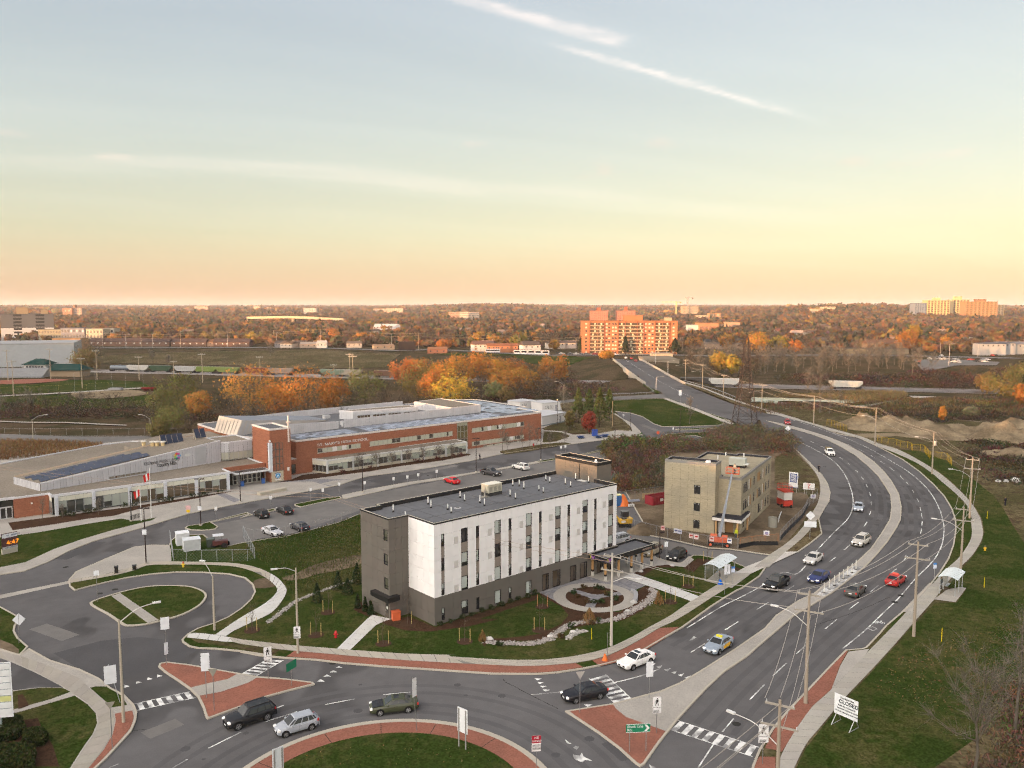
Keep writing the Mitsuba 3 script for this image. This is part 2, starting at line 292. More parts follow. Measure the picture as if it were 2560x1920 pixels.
# sidewalks
lo=cr([(-63.72,114.28),(-59.12,117.60),(-57.18,119.91),(-56.15,122.32),(-52.76,122.63),(-47.84,122.57),(-42.66,121.71),(-38.99,119.33),(-36.22,116.47),(-34.31,113.75),(-33.16,111.65),(-32.88,109.14),(-33.35,105.80),(-34.86,101.14),(-36.14,95.71)],False,4)
hi=cr([(-64.74,115.48),(-61.06,117.71),(-58.72,120.74),(-56.86,123.93),(-53.43,124.25),(-48.36,123.93),(-43.22,123.37),(-39.01,121.23),(-35.65,117.71),(-38.64,121.04),(-35.03,117.26),(-32.65,113.43),(-31.58,110.84),(-31.19,106.92),(-31.35,102.83),(-32.53,100.26),(-34.36,96.63),(-34.65,95.21)],False,4)
k=struct('sidewalk','curving concrete sidewalk round the turning loop');b=MB();b.prism(strip(hi,lo),.12,ZP,(.22,.21,.19));v,f,u=b.mesh();scene[k]=mikit.ply((v,f),'v_matte',uv=u)
nn=len(hi)*6//10
def sub(p,a,b):p=resample(p,400);return p[int(a*399):int(b*399)+1]
slabs(k,sub(hi,0,.63),sub(lo,0,.63),ZP,tone=(.42,.385,.32),seed=3)
slabs(k,sub(hi,.63,1),sub(lo,.63,1),ZP,tone=(.60,.60,.57),seed=4,var=.05)
s_hi=[(-39.48,95.98),(-39.01,96.36),(-36.14,95.71),(-34.63,95.14),(-33.29,94.57),(-34.82,95.29),(-32.66,94.35),(-26.44,92.71),(-20.38,91.64),(-18.69,91.29),(-12.36,90.26),(-6.51,89.92),(-9.78,89.91),(-2.13,88.81),(0.90,88.58),(3.77,88.71),(6.69,89.47),(9.10,90.49),(11.31,91.88),(13.01,93.50),(14.79,95.36),(17.09,98.09),(20.39,101.74),(24.13,106.92),(26.06,109.34),(30.18,114.50),(33.06,118.40),(36.17,121.95),(44.36,129.29)]
s_lo=[(-39.26,94.84),(-37.16,94.35),(-35.48,93.91),(-33.82,93.47),(-34.05,93.98),(-32.21,93.00),(-26.96,91.40),(-24.00,90.77),(-19.58,89.92),(-18.06,89.57),(-12.14,88.51),(-6.36,87.76),(-2.10,87.28),(0.89,86.96),(3.71,87.18),(7.14,87.82),(9.06,88.58),(11.06,89.81),(13.24,91.88),(15.38,94.23),(18.41,97.93),(20.30,99.64),(22.86,102.61),(27.39,108.36),(30.71,112.38),(34.63,117.26),(46.66,129.29)]
k=struct('sidewalk','concrete sidewalk along the road in front of the white building');b=MB();b.prism(strip(s_hi,s_lo),.12,ZP+.002,(.22,.21,.19));v,f,u=b.mesh();scene[k]=mikit.ply((v,f),'v_matte',uv=u)
slabs(k,sub(s_hi,0,.07),sub(s_lo,0,.07),ZP,tone=(.60,.60,.57),seed=5,var=.05)
slabs(k,sub(s_hi,.07,.86),sub(s_lo,.07,.86),ZP,tone=(.43,.40,.345),seed=6)
slabs(k,sub(s_hi,.86,1),sub(s_lo,.86,1),ZP,tone=(.58,.56,.52),seed=7,var=.06)
red1=[(-25.77,89.47),(-25.24,91.01),(-18.06,89.57),(-12.14,88.51),(-6.36,87.76),(0.89,86.99),(3.71,87.15),(7.14,87.76),(7.89,86.71),(5.04,85.77),(2.95,85.40),(0.87,85.34),(-2.06,85.40),(-6.24,86.02),(-10.49,86.64),(-14.79,87.28),(-19.19,88.08),(-22.24,88.91),(-24.50,89.31)]
red2=[(9.05,88.48),(11.06,89.74),(13.22,91.78),(15.37,94.16),(17.88,97.21),(18.37,97.73),(20.87,98.13),(19.29,96.05),(18.43,94.68),(15.68,91.42),(13.47,89.37),(11.55,87.89),(9.90,87.09),(9.52,87.50)]
flat('red_strip',red1,ZP+.008,'m_redpave','red patterned concrete strip between kerb and sidewalk by the roundabout')
flat('red_strip',red2,ZP+.008,'m_redpave','red patterned concrete strip beside the crosswalk and the road')
flat('bare_verge',[(-38.80,94.65),(-37.11,94.20),(-33.78,93.36),(-27.02,91.40),(-26.95,91.35),(-27.53,89.81),(-29.08,90.15),(-31.61,91.18),(-30.04,91.05),(-33.40,92.28),(-37.39,93.36)],ZP+.004,'m_field','thin grass verge on the corner between kerb and sidewalk')
def path(name,poly,label,tone=(.60,.60,.575),n=None,ax=None,mtl='v_matte'):
 k=struct(name,label);b=MB();b.prism(poly,.12,ZP+.003,(.3,.29,.27));v,f,u=b.mesh();scene[k]=mikit.ply((v,f),'v_matte',uv=u)
 if ax:slabs(k,ax[0],ax[1],ZP+.003,tone=tone,var=.05,seed=len(name)+len(label))
 return k
dp=([(-18.10,102.09),(-18.57,100.59),(-20.45,91.64)],[(-15.35,100.68),(-16.95,99.10),(-18.80,91.29)])
path('footpath',strip(*dp),'pale concrete path from the stair tower door to the sidewalk',ax=dp)
dp=([(18.06,118.69),(22.15,113.69),(25.83,108.75)],[(16.18,116.70),(20.53,111.76),(24.27,106.92)])
path('footpath',strip(*dp),'pale concrete path from the entrance canopy to the street',ax=dp)
dp=([(11.20,117.26),(13.70,114.60),(16.18,116.70),(18.06,118.69),(19.91,120.15)],[(11.85,120.15),(14.67,121.35),(17.53,123.81),(20.80,125.72),(22.91,126.89)])
path('entrance_plaza',[(11.18,117.14),(13.69,114.50),(16.17,116.58),(18.13,118.51),(21.12,121.65),(24.01,122.57),(26.50,121.35),(28.68,125.08),(28.31,127.03),(26.29,123.18),(23.01,125.72),(22.96,127.16),(17.52,129.72),(11.65,120.15)],'pale concrete plaza under the entrance canopy')
flat('concrete_top',[(11.18,117.14),(13.69,114.50),(16.17,116.58),(18.13,118.51),(21.12,121.65),(24.01,122.57),(26.50,121.35),(28.68,125.08),(28.31,127.03),(26.29,123.18),(23.01,125.72),(22.96,127.16),(17.52,129.72),(11.65,120.15)],ZP+.008,'m_conc',parent='entrance_plaza')
flat('stone_paving',[(3.75,110.43),(11.37,117.14),(13.69,114.50),(16.17,116.58),(19.15,113.16),(16.49,110.43),(17.15,108.36),(15.11,111.35),(7.97,111.35),(5.95,106.92)],ZP+.006,'m_paver','dark blue grey stone paving in front of the canopy')
cc=np.array((11.37,108.60));ro=.5*np.linalg.norm(np.subtract(*[(5.86,108.46),(17.25,108.46)]));ri=.5*np.linalg.norm(np.subtract(*[(7.42,108.36),(15.39,108.85)]))
flat('mulch_bed',[(3.75,110.43),(6.15,107.40),(8.44,103.71),(10.71,103.05),(14.02,103.05),(16.93,106.92),(17.78,111.35),(19.12,113.01),(20.23,112.12),(19.07,107.40),(17.27,103.71),(14.14,100.26),(10.31,99.02),(7.35,97.81),(4.71,95.10),(3.44,93.98),(-2.91,93.80),(-3.16,92.17),(-3.47,92.53),(-3.39,94.35),(1.18,95.10),(3.51,96.05),(6.17,99.02),(7.32,101.96),(6.53,105.06),(4.14,108.85)],ZP+.004,'m_mulch','brown mulch beds round the circular garden path')
flat('circle_path',Point(cc).buffer(ro,32).difference(Point(cc).buffer(ri,32)),ZP+.014,'m_conc','circular concrete path of the entrance garden')
flat('garden_bed',Point(cc).buffer(ri,32),ZP+.008,'m_mulch','round mulch bed inside the circular path')
for i,an in enumerate((20,140,255)):
 d=np.array([math.cos(math.radians(an)),math.sin(math.radians(an))])
 flat('gravel_walk',LineString([cc,cc+d*ri*1.02]).buffer(.65,cap_style=2).union(Point(cc).buffer(1.0)),ZP+.012+.001*i,'m_paver','grey gravel walk across the round bed')
flat('mulch_bed',[(-16.81,100.68),(-15.45,100.26),(-13.36,101.53),(-9.52,98.01),(-7.23,100.26),(-4.11,102.83),(0.02,106.45),(1.09,107.40),(-4.19,103.27),(-0.90,105.98),(3.64,109.58),(3.22,107.40),(-0.88,103.71),(-4.09,100.68),(-1.60,100.68),(-5.51,98.21),(-10.09,96.63),(-13.25,97.02),(-16.06,99.02)],ZP+.005,'m_mulch','bare brown planting bed along the white building')
flat('mulch_bed',[(-20.38,106.92),(-21.05,105.06),(-20.79,103.71),(-18.58,101.53),(-17.76,101.53),(-17.21,102.17),(-19.79,104.61)],ZP+.005,'m_mulch','mulch bed with young shrubs at the tower foot')
flat('mulch_bed',[(18.06,118.69),(19.96,120.45),(22.50,122.87),(24.38,122.44),(25.27,121.04),(22.23,121.35),(20.48,118.98),(19.44,117.26)],ZP+.005,'m_mulch','mulch bed by the path corner near the parked black car')
flat('mulch_bed',[(26.05,121.04),(29.43,125.72),(31.80,124.76),(35.26,120.15),(34.44,119.27),(32.66,121.95),(31.25,122.57),(29.03,122.26),(27.32,118.98)],ZP+.005,'m_mulch','mulch bed beside the bus shelter')
# ---- central island of the roundabout
ci=np.array([(-10.10,73.03),(-13.55,72.35),(-16.79,71.03),(-19.48,68.13),(-6.44,71.91),(-2.85,70.18),(0.01,67.53)])
A_=np.c_[2*ci,np.ones(len(ci))];sol=np.linalg.lstsq(A_,(ci**2).sum(1),rcond=None)[0]
RCC=sol[:2];RCR=math.sqrt(sol[2]+RCC@RCC)
ca=np.array([(-9.21,75.62),(-14.01,74.94),(-17.30,73.30),(-20.20,70.77),(-22.80,68.03),(-4.86,74.85),(-1.76,72.58),(0.73,70.50)]);RCO=np.linalg.norm(ca-RCC,axis=1).mean()
k=block('roundabout_island',Point(RCC).buffer(RCO,64),'ring of red patterned concrete round the central island','m_redpave',curb=.55)
flat('island_lawn',Point(RCC).buffer(RCR,64),.17,'m_lawn','round lawn in the middle of the roundabout')
for an in(25,52,78,100,122,150):
 d=np.array([math.cos(math.radians(an)),math.sin(math.radians(an))])
 flat('joint',LineString([RCC+d*(RCR+.1),RCC+d*(RCO-.6)]).buffer(.035),.134,'v_matte',parent=k,col=(.06,.05,.045))
# ---- splitter islands, median, teardrop
isl=[(-39.29,86.96),(-39.46,87.76),(-38.80,88.15),(-35.96,87.44),(-30.04,85.40),(-27.41,84.49),(-24.98,84.19),(-27.30,84.40),(-24.46,84.01),(-21.20,83.18),(-20.86,82.72),(-23.07,81.36),(-25.25,79.84),(-27.10,77.61),(-27.11,77.82),(-29.52,75.45),(-29.84,75.81),(-30.91,77.82),(-32.22,79.93),(-33.65,81.58),(-35.80,83.59),(-37.98,85.55)]
k=block('splitter_island',isl,'red patterned concrete splitter island on the left street','m_redpave')
dp=([(-33.62,82.00),(-32.06,83.01),(-30.49,83.89),(-29.89,85.15)],[(-32.35,79.98),(-30.15,81.02),(-28.03,83.01),(-27.39,84.40)])
flat('walkway',strip(*dp),.139,'m_conc','concrete walkway crossing the splitter island')
med=[(5.23,76.98),(10.18,78.52),(12.46,79.71),(14.02,80.52),(15.45,81.22),(17.64,82.92),(19.34,84.55),(21.71,87.02),(26.08,91.71),(31.33,97.69),(34.11,101.96),(38.97,107.40),(41.84,109.83),(45.09,113.96),(48.46,117.83),(53.47,123.50),(59.18,131.11),(65.48,140.89),(70.77,149.44),(75.53,159.00),(80.03,169.23),(82.65,177.20),(86.17,188.59),(89.25,201.51),(92.14,216.28),(93.46,228.35),(94.16,240.73),(93.31,252.09),(91.20,264.57),(89.24,276.89),(87.82,285.74),(86.85,301.67),(85.38,311.21),(85.05,309.25),(85.92,297.72),(87.27,283.93),(92.11,273.21),(94.94,258.68),(96.48,246.74),(96.61,232.74),(95.36,219.32),(92.92,205.73),(89.60,192.43),(86.40,181.84),(82.33,170.11),(77.60,159.00),(72.91,149.44),(69.73,144.19),(64.10,135.45),(58.20,127.03),(54.25,121.65),(49.23,115.59),(44.77,110.33),(43.04,108.60),(40.77,106.22),(36.57,101.96),(32.40,96.63),(28.88,92.17),(26.96,89.64),(23.35,85.77),(20.49,81.92),(17.75,77.87),(16.10,75.37),(13.48,71.03),(11.60,67.63),(11.15,67.24),(10.74,67.83),(9.66,70.18),(8.11,72.80),(6.19,75.62)]
k=block('median',med,'long concrete median of the curving road','m_conc')
flat('red_paving',[(5.73,76.90),(10.15,78.33),(10.35,77.36),(11.13,75.74),(12.88,74.42),(14.46,73.14),(13.25,71.03),(11.60,67.97),(11.20,67.57),(10.79,68.13),(9.70,70.50),(8.15,73.21),(6.33,75.81)],.139,'m_redpave',parent=k)
flat('white_patch',[(42.17,109.44),(46.50,114.77),(52.39,121.83),(54.06,121.65),(49.27,115.70),(44.81,110.43),(43.26,108.94)],.139,'m_paint',parent=k,col=(.62,.62,.60))
tear=[(-56.44,105.66),(-56.86,107.30),(-55.75,109.24),(-54.25,111.24),(-52.27,112.80),(-49.78,113.32),(-46.41,113.06),(-44.11,111.76),(-42.55,109.98),(-41.91,108.26),(-41.69,105.43),(-42.64,102.30),(-44.29,100.38),(-46.06,98.94),(-48.10,98.53),(-49.18,99.14),(-52.50,102.30)]
k=block('loop_island',cr(tear,True,3),'teardrop island of grass in the turning loop','m_lawn',curb=.3)
dp=([(-55.28,108.99),(-51.18,104.74),(-46.04,99.43)],[(-54.60,110.13),(-49.98,105.43),(-45.01,100.38)])
flat('walkway',strip(*dp),.136,'m_conc','concrete walk across the teardrop island')
# concrete apron between the loop and the school drive
flat('concrete_apron',[(-64.64,115.48),(-65.68,119.33),(-64.13,126.24),(-62.68,131.81),(-60.24,132.96),(-57.22,132.81),(-55.95,130.27),(-53.36,124.31),(-56.86,123.93),(-58.72,120.74),(-61.06,117.71)],ZP+.003,'m_conc','cracked old concrete apron with a lamp post in it')
flat('side_street_band',[(-70.58,107.78),(-71.51,109.24),(-68.21,112.27),(-64.64,115.48),(-63.96,114.39),(-66.86,111.50)],.026,'m_conc','concrete sidewalk band carried across the side street')
flat('dark_patch',[(-52.99,90.59),(-49.23,94.16),(-45.19,95.28),(-40.12,94.16),(-34.47,91.11),(-36.73,91.64),(-37.79,87.76),(-39.13,88.25),(-39.29,86.96),(-41.84,84.34),(-42.55,83.01),(-47.53,86.33)],.024,'m_asphalt_dark','darker new asphalt at the mouth of the left street')
# ---- lower left block
lb=[(-56.49,91.81),(-52.15,88.58),(-47.67,86.33),(-44.49,84.19),(-41.99,81.86),(-40.00,80.47),(-37.97,78.33),(-36.95,76.80),(-36.29,75.09),(-35.84,73.21),(-35.84,71.21),(-35.87,68.69),(-36.14,65.96),(-36.72,61.23),(-46.79,61.23),(-70.73,94.53),(-63.68,93.06),(-59.67,91.46),(-56.98,90.18),(-56.40,90.18)]
k=block('sidewalk',lb,'wide concrete sidewalk on the corner at the lower left','m_conc')
wl=[(-59.72,89.24),(-58.24,89.17),(-56.24,88.25),(-51.87,85.40),(-47.61,82.43),(-44.82,80.20),(-42.62,78.46),(-40.82,76.55),(-39.67,74.61),(-39.07,72.53),(-38.87,70.77),(-38.23,67.22),(-37.81,64.67)];wr=[(-61.95,92.70),(-59.46,91.11),(-55.89,89.57),(-51.23,86.96),(-46.54,84.19),(-44.50,82.09),(-41.42,79.12),(-39.63,77.31),(-38.54,75.57),(-37.41,72.76),(-36.83,69.93),(-36.69,67.22),(-36.32,64.67)]
slabs(k,wl,wr,.135,tone=(.37,.345,.30),seed=9)
flat('driveway',[(-65.49,89.24),(-58.18,89.07),(-56.48,88.18),(-51.78,85.24),(-47.53,82.29),(-47.03,81.86),(-49.38,82.03),(-51.52,81.38),(-57.83,80.20)],.136,'m_asphalt','asphalt driveway of the plaza at the lower left')
flat('corner_lawn',[(-44.22,81.86),(-43.75,82.20),(-42.39,82.15),(-41.65,81.44),(-40.07,80.06),(-38.61,78.20),(-39.82,77.69),(-41.48,79.26)],.14,'m_lawn','small corner lawn behind the leaning sign')
flat('corner_lawn',[(-48.59,76.75),(-44.90,80.12),(-42.68,78.33),(-40.94,76.55),(-39.80,74.61),(-39.19,72.53),(-38.98,70.77),(-38.34,67.22),(-38.03,64.31),(-47.95,64.31),(-54.70,73.90)],.14,'m_lawn','dark lawn with hedges at the lower left')
flat('corner_lawn',[(-51.43,81.24),(-49.32,81.92),(-46.98,81.78),(-45.80,80.97),(-46.96,79.39),(-49.11,77.56),(-53.34,73.67),(-56.72,78.60)],.14,'m_lawn','strip of lawn beside the plaza driveway')
flat('mulch_bed',[(-50.80,80.20),(-50.44,80.47),(-48.38,78.08),(-48.70,77.56),(-48.99,77.31)],.146,'m_mulch','brown mulch by the pylon sign')
flat('mulch_bed',[(-47.59,75.09),(-46.04,75.57),(-44.19,73.21),(-41.75,70.56),(-39.33,67.22),(-43.40,67.22),(-46.59,70.56)],.146,'m_mulch','brown mulch bed between the clipped hedges')
flat('red_strip',[(-38.98,76.43),(-37.57,77.05),(-36.83,75.81),(-36.16,73.79),(-36.12,71.31),(-36.18,68.19),(-36.10,66.72),(-36.65,66.72),(-36.81,69.88),(-37.28,72.49),(-38.24,75.09)],.146,'m_redpave','red patterned concrete strip at the foot of the corner lamp post')
lb=[(-76.06,109.24),(-68.28,105.20),(-65.38,102.96),(-62.90,101.02),(-62.25,98.74),(-61.31,96.94),(-59.57,94.84),(-56.84,92.28),(-56.32,89.68),(-59.63,91.40),(-66.25,94.65)]
k=block('corner_lawn',lb,'lawn point on the left between street and sidewalk','m_lawn')
flat('worn_grass',[(-63.44,95.02),(-61.44,94.28),(-59.03,92.82),(-57.42,91.40),(-56.70,90.19),(-59.85,91.75),(-62.02,92.82)],.136,'m_dirt','worn sandy edge of the lawn point')
# ---- school block
sb=[(-81.69,112.27),(-78.77,116.03),(-76.29,118.00),(-73.55,119.74),(-72.53,124.00),(-72.35,130.27),(-71.19,135.30),(-69.41,138.74),(-67.02,143.19),(-64.67,148.36),(-62.14,153.91),(-56.89,159.88),(-48.79,168.09),(-41.80,175.13),(-38.27,179.47),(-36.05,184.79),(-33.40,188.79),(-27.16,192.97),(-20.74,198.22),(-10.48,207.63),(-3.13,216.87),(4.82,223.50),(13.76,230.54),(13.65,230.26),(22.84,237.09),(29.23,241.57),(40.43,249.08),(40.92,259.15),(40.96,274.67),(39.23,286.92),(38.04,306.01),(39.47,341.65),(21.16,331.14),(7.16,324.48),(-91.85,238.87),(-108.40,242.32),(-119.45,233.97),(-134.42,234.41),(-151.26,237.74),(-185.49,243.49)]
k=block('school_plaza',sb,'concrete plaza and walks in front of the school','m_conc')
flat('school_lawn',[(-94.23,133.10),(-88.45,137.42),(-83.71,140.57),(-77.80,146.42),(-73.46,149.98),(-70.32,148.36),(-68.61,149.26),(-67.19,150.90),(-67.22,148.81),(-71.17,142.36),(-73.81,136.21),(-75.36,130.83),(-75.98,123.81),(-78.39,121.35),(-82.14,118.28)],.14,'m_lawn','lawn with an electronic sign in front of the library')
flat('planting_bed',[(-98.79,152.01),(-94.68,149.26),(-89.03,141.95),(-84.29,145.56),(-79.65,149.98),(-75.87,152.01),(-72.81,158.65),(-66.51,164.99),(-59.05,174.01),(-67.30,166.99),(-76.49,158.44),(-86.52,151.64),(-93.98,146.25)],.142,'m_mulch','planting bed along the library windows')
flat('planting_bed',[(-49.63,189.61),(-46.95,191.28),(-44.92,192.97),(-41.63,195.56),(-38.24,200.03),(-32.48,204.71),(-22.12,211.64),(-12.63,219.04),(-10.89,215.81),(-17.96,207.63),(-28.14,200.03),(-34.28,193.82),(-40.39,189.61),(-46.73,184.79),(-53.95,180.96),(-50.73,184.79)],.142,'m_mulch','planting bed in front of the school windows')
flat('planting_bed',[(-3.27,219.20),(-3.31,221.48),(3.36,227.80),(8.90,232.78),(15.14,235.87),(17.31,233.63),(10.65,226.99),(4.92,221.48),(-1.89,216.23)],.142,'m_field','brown grass strip with bare trees beside the brick wing')
flat('school_lawn',[(10.05,263.40),(18.91,284.38),(19.53,331.14),(26.59,338.07),(41.59,345.30),(37.31,303.13),(38.89,284.38),(39.30,265.58),(38.38,257.07),(33.88,259.15),(27.47,253.01),(19.13,250.05),(15.85,257.07),(10.21,259.15)],.14,'m_field','brownish park lawn with pine trees beside the school')
flat('school_lawn',[(10.13,257.07),(15.70,254.62),(17.99,247.16),(12.87,237.09),(9.00,235.35)],.14,'m_field','rough lawn at the corner of the brick wing')
flat('stone_bands',[(-57.93,183.24),(-51.73,184.79),(-36.72,184.79),(-41.05,183.24),(-42.99,180.21),(-39.90,178.00),(-40.38,177.27),(-45.49,182.47),(-55.72,181.41)],.136,'m_paver','darker paving bands in the school plaza')
flat('stone_bands',[(-63.26,170.43),(-62.05,171.61),(-55.98,164.77),(-56.55,162.61)],.136,'m_paver','darker paving band near the library entrance')
lb=[(-59.00,143.60),(-59.04,144.87),(-56.93,146.59),(-53.84,151.08),(-51.22,154.87),(-50.83,153.99),(-49.64,152.90),(-51.32,150.45),(-50.24,154.10),(-52.96,150.62),(-55.63,147.47),(-53.25,144.45),(-53.22,142.77),(-55.17,141.95),(-57.59,142.36)]
block('parking_island',lb,'grassy parking island with a lamp post','m_lawn')
block('parking_island',[(-48.20,156.21),(-47.08,157.92),(-46.16,156.21),(-47.24,155.09)],'small grassy parking island between two dark cars','m_lawn')
block('parking_island',[(-43.95,161.22),(-41.02,164.15),(-38.62,166.67),(-36.17,167.96),(-35.40,166.41),(-38.89,162.67),(-42.03,158.85),(-43.49,160.03)],'narrow grassy island in the school parking lot','m_lawn')
block('parking_walk',[(-35.94,169.00),(-30.99,174.85),(-24.53,180.96),(-19.36,184.79),(-13.67,189.29),(-5.65,195.56),(-0.73,200.03),(5.93,206.06),(7.19,204.90),(0.71,199.12),(-8.33,192.12),(-16.03,184.79),(-22.15,180.21),(-27.65,173.73),(-34.29,166.16),(-35.25,166.41)],'concrete walk between school drive and parking lot','m_conc')
block('parking_island',[(5.87,206.42),(11.49,211.21),(15.40,214.77),(19.65,217.70),(24.26,223.03),(27.30,225.39),(36.19,232.44),(36.61,231.43),(30.16,225.87),(24.02,220.72),(15.20,211.92),(7.63,205.76)],'grass strip beside the upper parking lot','m_lawn')
flat('parking_lot',[(-51.08,149.72),(-43.09,158.50),(-35.42,165.78),(-27.54,173.04),(-15.96,184.01),(-8.29,191.28),(6.98,204.14),(16.00,211.64),(19.46,215.50),(36.56,231.10),(40.69,228.62),(36.26,215.50),(30.26,207.10),(9.15,194.44),(-23.36,146.17),(-29.70,156.78),(-39.83,138.64),(-43.34,137.76),(-45.22,134.93),(-47.46,132.74),(-50.72,135.30),(-53.73,139.29),(-56.48,139.53),(-59.69,141.95)],.026,'m_lot','pale worn asphalt of the school parking lot')
# ---- park triangle and strips beyond
tl=[(39.39,340.93),(54.44,346.04),(65.21,349.03),(70.32,305.43),(72.55,281.40),(72.47,274.67),(69.84,270.73),(58.79,267.80),(49.54,267.80),(48.00,274.20),(47.05,291.60),(43.95,302.56),(39.85,305.43),(38.33,308.35)]
block('park_lawn',tl,'broad green lawn between the side road and the main road','m_lawn')
k=struct('sidewalk','concrete sidewalk along the green lawn beyond the school');b=MB();b.prism(strip([(65.49,350.54),(68.72,322.86),(70.58,306.59),(72.81,282.39),(73.90,271.19)],[(67.36,351.31),(70.42,327.11),(72.22,310.43),(74.09,287.43),(75.52,274.67)]),.0,.16,(.45,.42,.37));v,f,u=b.mesh();scene[k]=mikit.ply((v,f),'v_matte',uv=u)
block('verge',[(67.50,349.79),(70.36,349.03),(71.08,338.07),(70.36,327.78),(68.60,326.12)],'small grass wedge by the road junction','m_lawn')
block('verge',[(72.11,300.30),(73.99,298.91),(75.66,286.92),(76.12,279.44),(74.67,283.13),(72.69,292.13)],'narrow grass wedge beside the main road','m_lawn')
block('verge',[(52.65,260.20),(54.36,262.33),(68.70,266.24),(72.87,267.35),(72.40,265.58),(68.09,263.83),(55.45,259.78)],'thin grass strip in the middle of the school drive','m_lawn')
block('verge',[(41.60,238.86),(46.38,247.16),(47.54,250.05),(48.84,252.02),(55.80,254.02),(66.37,257.07),(69.79,257.07),(66.14,243.40),(62.66,242.48),(58.23,243.03),(56.50,248.69),(52.71,246.78),(44.59,235.87),(42.09,236.57)],'grass strip by the small upper parking lot','m_lawn')
A=[(82.6,348.4),(70.7,364.1),(64.0,361.6),(52.0,358.8),(41.0,354.8),(29.2,349.1),(20.1,341.7),(13.3,338.1),(3.3,341.7),(-97.9,254.7),(-111.5,248.5),(-133.8,247.1),(-160.3,252.1),(-200.8,258.5)];B=[(81.9,332.9),(71.3,345.1),(65.3,349.8),(54.7,347.9),(39.6,343.1),(28.9,336.5),(21.2,331.3),(15.2,326.2),(7.2,326.2),(-93.5,248.5),(-108.7,243.1),(-119.7,234.4),(-127.7,235.6),(-152.1,239.0),(-190.8,245.5)]
ribbon('school_road',A,B,lambda x,y:np.maximum(ground_z(x,y),-.5),'m_lot','narrow road running behind the school',dz=.06)
# ---- construction site
cb=[(17.12,144.27),(18.66,142.48),(26.38,137.03),(32.49,131.37),(35.74,130.77),(41.38,127.67),(43.61,127.56),(46.66,129.29),(50.67,134.46),(54.57,139.91),(55.49,142.83),(57.90,150.30),(60.89,156.00),(65.15,163.97),(68.41,171.75),(71.12,180.29),(73.47,189.71),(75.03,198.77),(77.00,210.23),(79.80,228.27),(82.35,239.46),(86.63,256.17),(65.05,241.57),(62.42,241.57),(55.02,229.44),(50.66,230.26),(42.81,227.80),(40.55,227.80),(36.26,215.50),(30.26,207.10),(24.65,203.13)]+[(24.0,131.),(20.0,122.)]
block('site_ground',cb,'bare earth of the building site and the scrub behind it','m_dirt')
flat('site_grass',[(69.26,211.75),(77.68,224.77),(76.12,211.75),(73.51,196.09),(70.45,183.71),(65.96,171.75),(63.55,167.77),(61.25,163.97),(63.16,171.75),(58.97,171.75),(59.15,180.29)],.139,'m_field','patchy grass strip between site and sidewalk')
flat('site_grass',[(37.34,131.37),(41.48,128.02),(45.58,133.52),(47.36,136.06),(53.74,147.22),(59.71,158.57),(61.45,160.33),(58.48,153.50),(52.76,142.83),(47.54,136.06),(44.27,132.29)],.137,'m_field','weedy verge below the site fence')
l=[(37.08,121.42),(41.34,127.56),(45.66,133.21),(49.38,138.69),(53.87,146.47),(58.46,155.16),(62.01,162.13),(66.15,171.75),(69.71,181.42),(72.40,190.95),(74.69,201.52),(77.22,214.86),(80.42,231.89)];r=[(39.41,121.42),(43.43,127.56),(47.19,132.90),(51.52,139.37),(55.19,145.73),(59.52,153.50),(64.11,162.13),(68.24,171.75),(71.00,180.29),(73.11,189.09),(74.65,198.09),(76.59,209.47),(79.49,227.39)]
k=struct('sidewalk','concrete sidewalk beside the building site');b=MB();b.prism(strip(cr(l),cr(r)),.0,.15,(.22,.21,.19));v,f,u=b.mesh();scene[k]=mikit.ply((v,f),'v_matte',uv=u)
slabs(k,cr(l),cr(r),.15,tone=(.42,.395,.345),seed=12)
flat('verge',[(43.70,127.85),(46.13,131.37),(49.63,136.71),(53.15,142.83),(56.43,147.98),(57.90,150.30),(55.49,142.83),(54.59,140.05),(50.74,134.65),(46.76,129.59)],.139,'m_field','patchy grass wedge by the layby')
flat('site_driveway',[(18.48,141.08),(26.19,136.06),(32.35,130.77),(35.76,130.18),(41.16,126.99),(37.08,121.42),(33.42,121.42),(28.34,128.71),(22.07,133.52),(15.34,138.69)],.028,'m_lot','asphalt driveway between the white building and the site')
# ---- right side
rb=list(RC_near)+[(100.51,319.78),(135.93,319.78),(179.71,248.57),(96.81,121.83),(51.37,60.81),(18.94,60.81)]
k=block('right_ground',rb,'verges and open land right of the road','m_field')
wl=cr([(21.41,64.19),(24.18,69.38),(27.35,74.22),(30.14,78.04),(33.35,81.54),(41.86,91.61),(48.45,99.35),(51.51,103.05),(61.05,114.50),(65.70,120.15),(71.21,126.37),(77.49,134.71),(81.39,140.89),(85.96,149.44),(85.15,147.37),(90.74,159.00),(94.51,170.33),(98.43,184.64),(100.63,192.71),(103.16,205.41),(104.18,220.77),(104.37,232.34),(104.73,242.92),(102.22,257.69),(100.50,274.05),(97.82,290.39),(95.14,302.50)],False,3)
wr=cr([(22.78,64.19),(26.59,70.42),(29.22,73.75),(34.07,79.75),(39.32,85.82),(45.56,93.19),(49.97,98.53),(57.39,107.40),(60.50,111.35),(68.13,120.74),(73.60,127.03),(79.42,134.71),(83.41,140.89),(87.86,149.44),(88.14,149.90),(92.79,160.95),(96.75,172.56),(100.77,185.94),(103.42,197.01),(105.98,211.13),(107.58,224.50),(106.55,233.35),(106.89,246.28),(104.82,259.44),(102.05,278.32),(99.41,295.18),(96.21,305.95)],False,3)
k=struct('sidewalk','long concrete sidewalk on the right side of the road');b=MB();b.prism(strip(wl,wr),.1,.142,(.22,.21,.19));v,f,u=b.mesh();scene[k]=mikit.ply((v,f),'v_matte',uv=u)
slabs(k,wl,wr,.142,tone=(.41,.39,.345),seed=14,most=290)
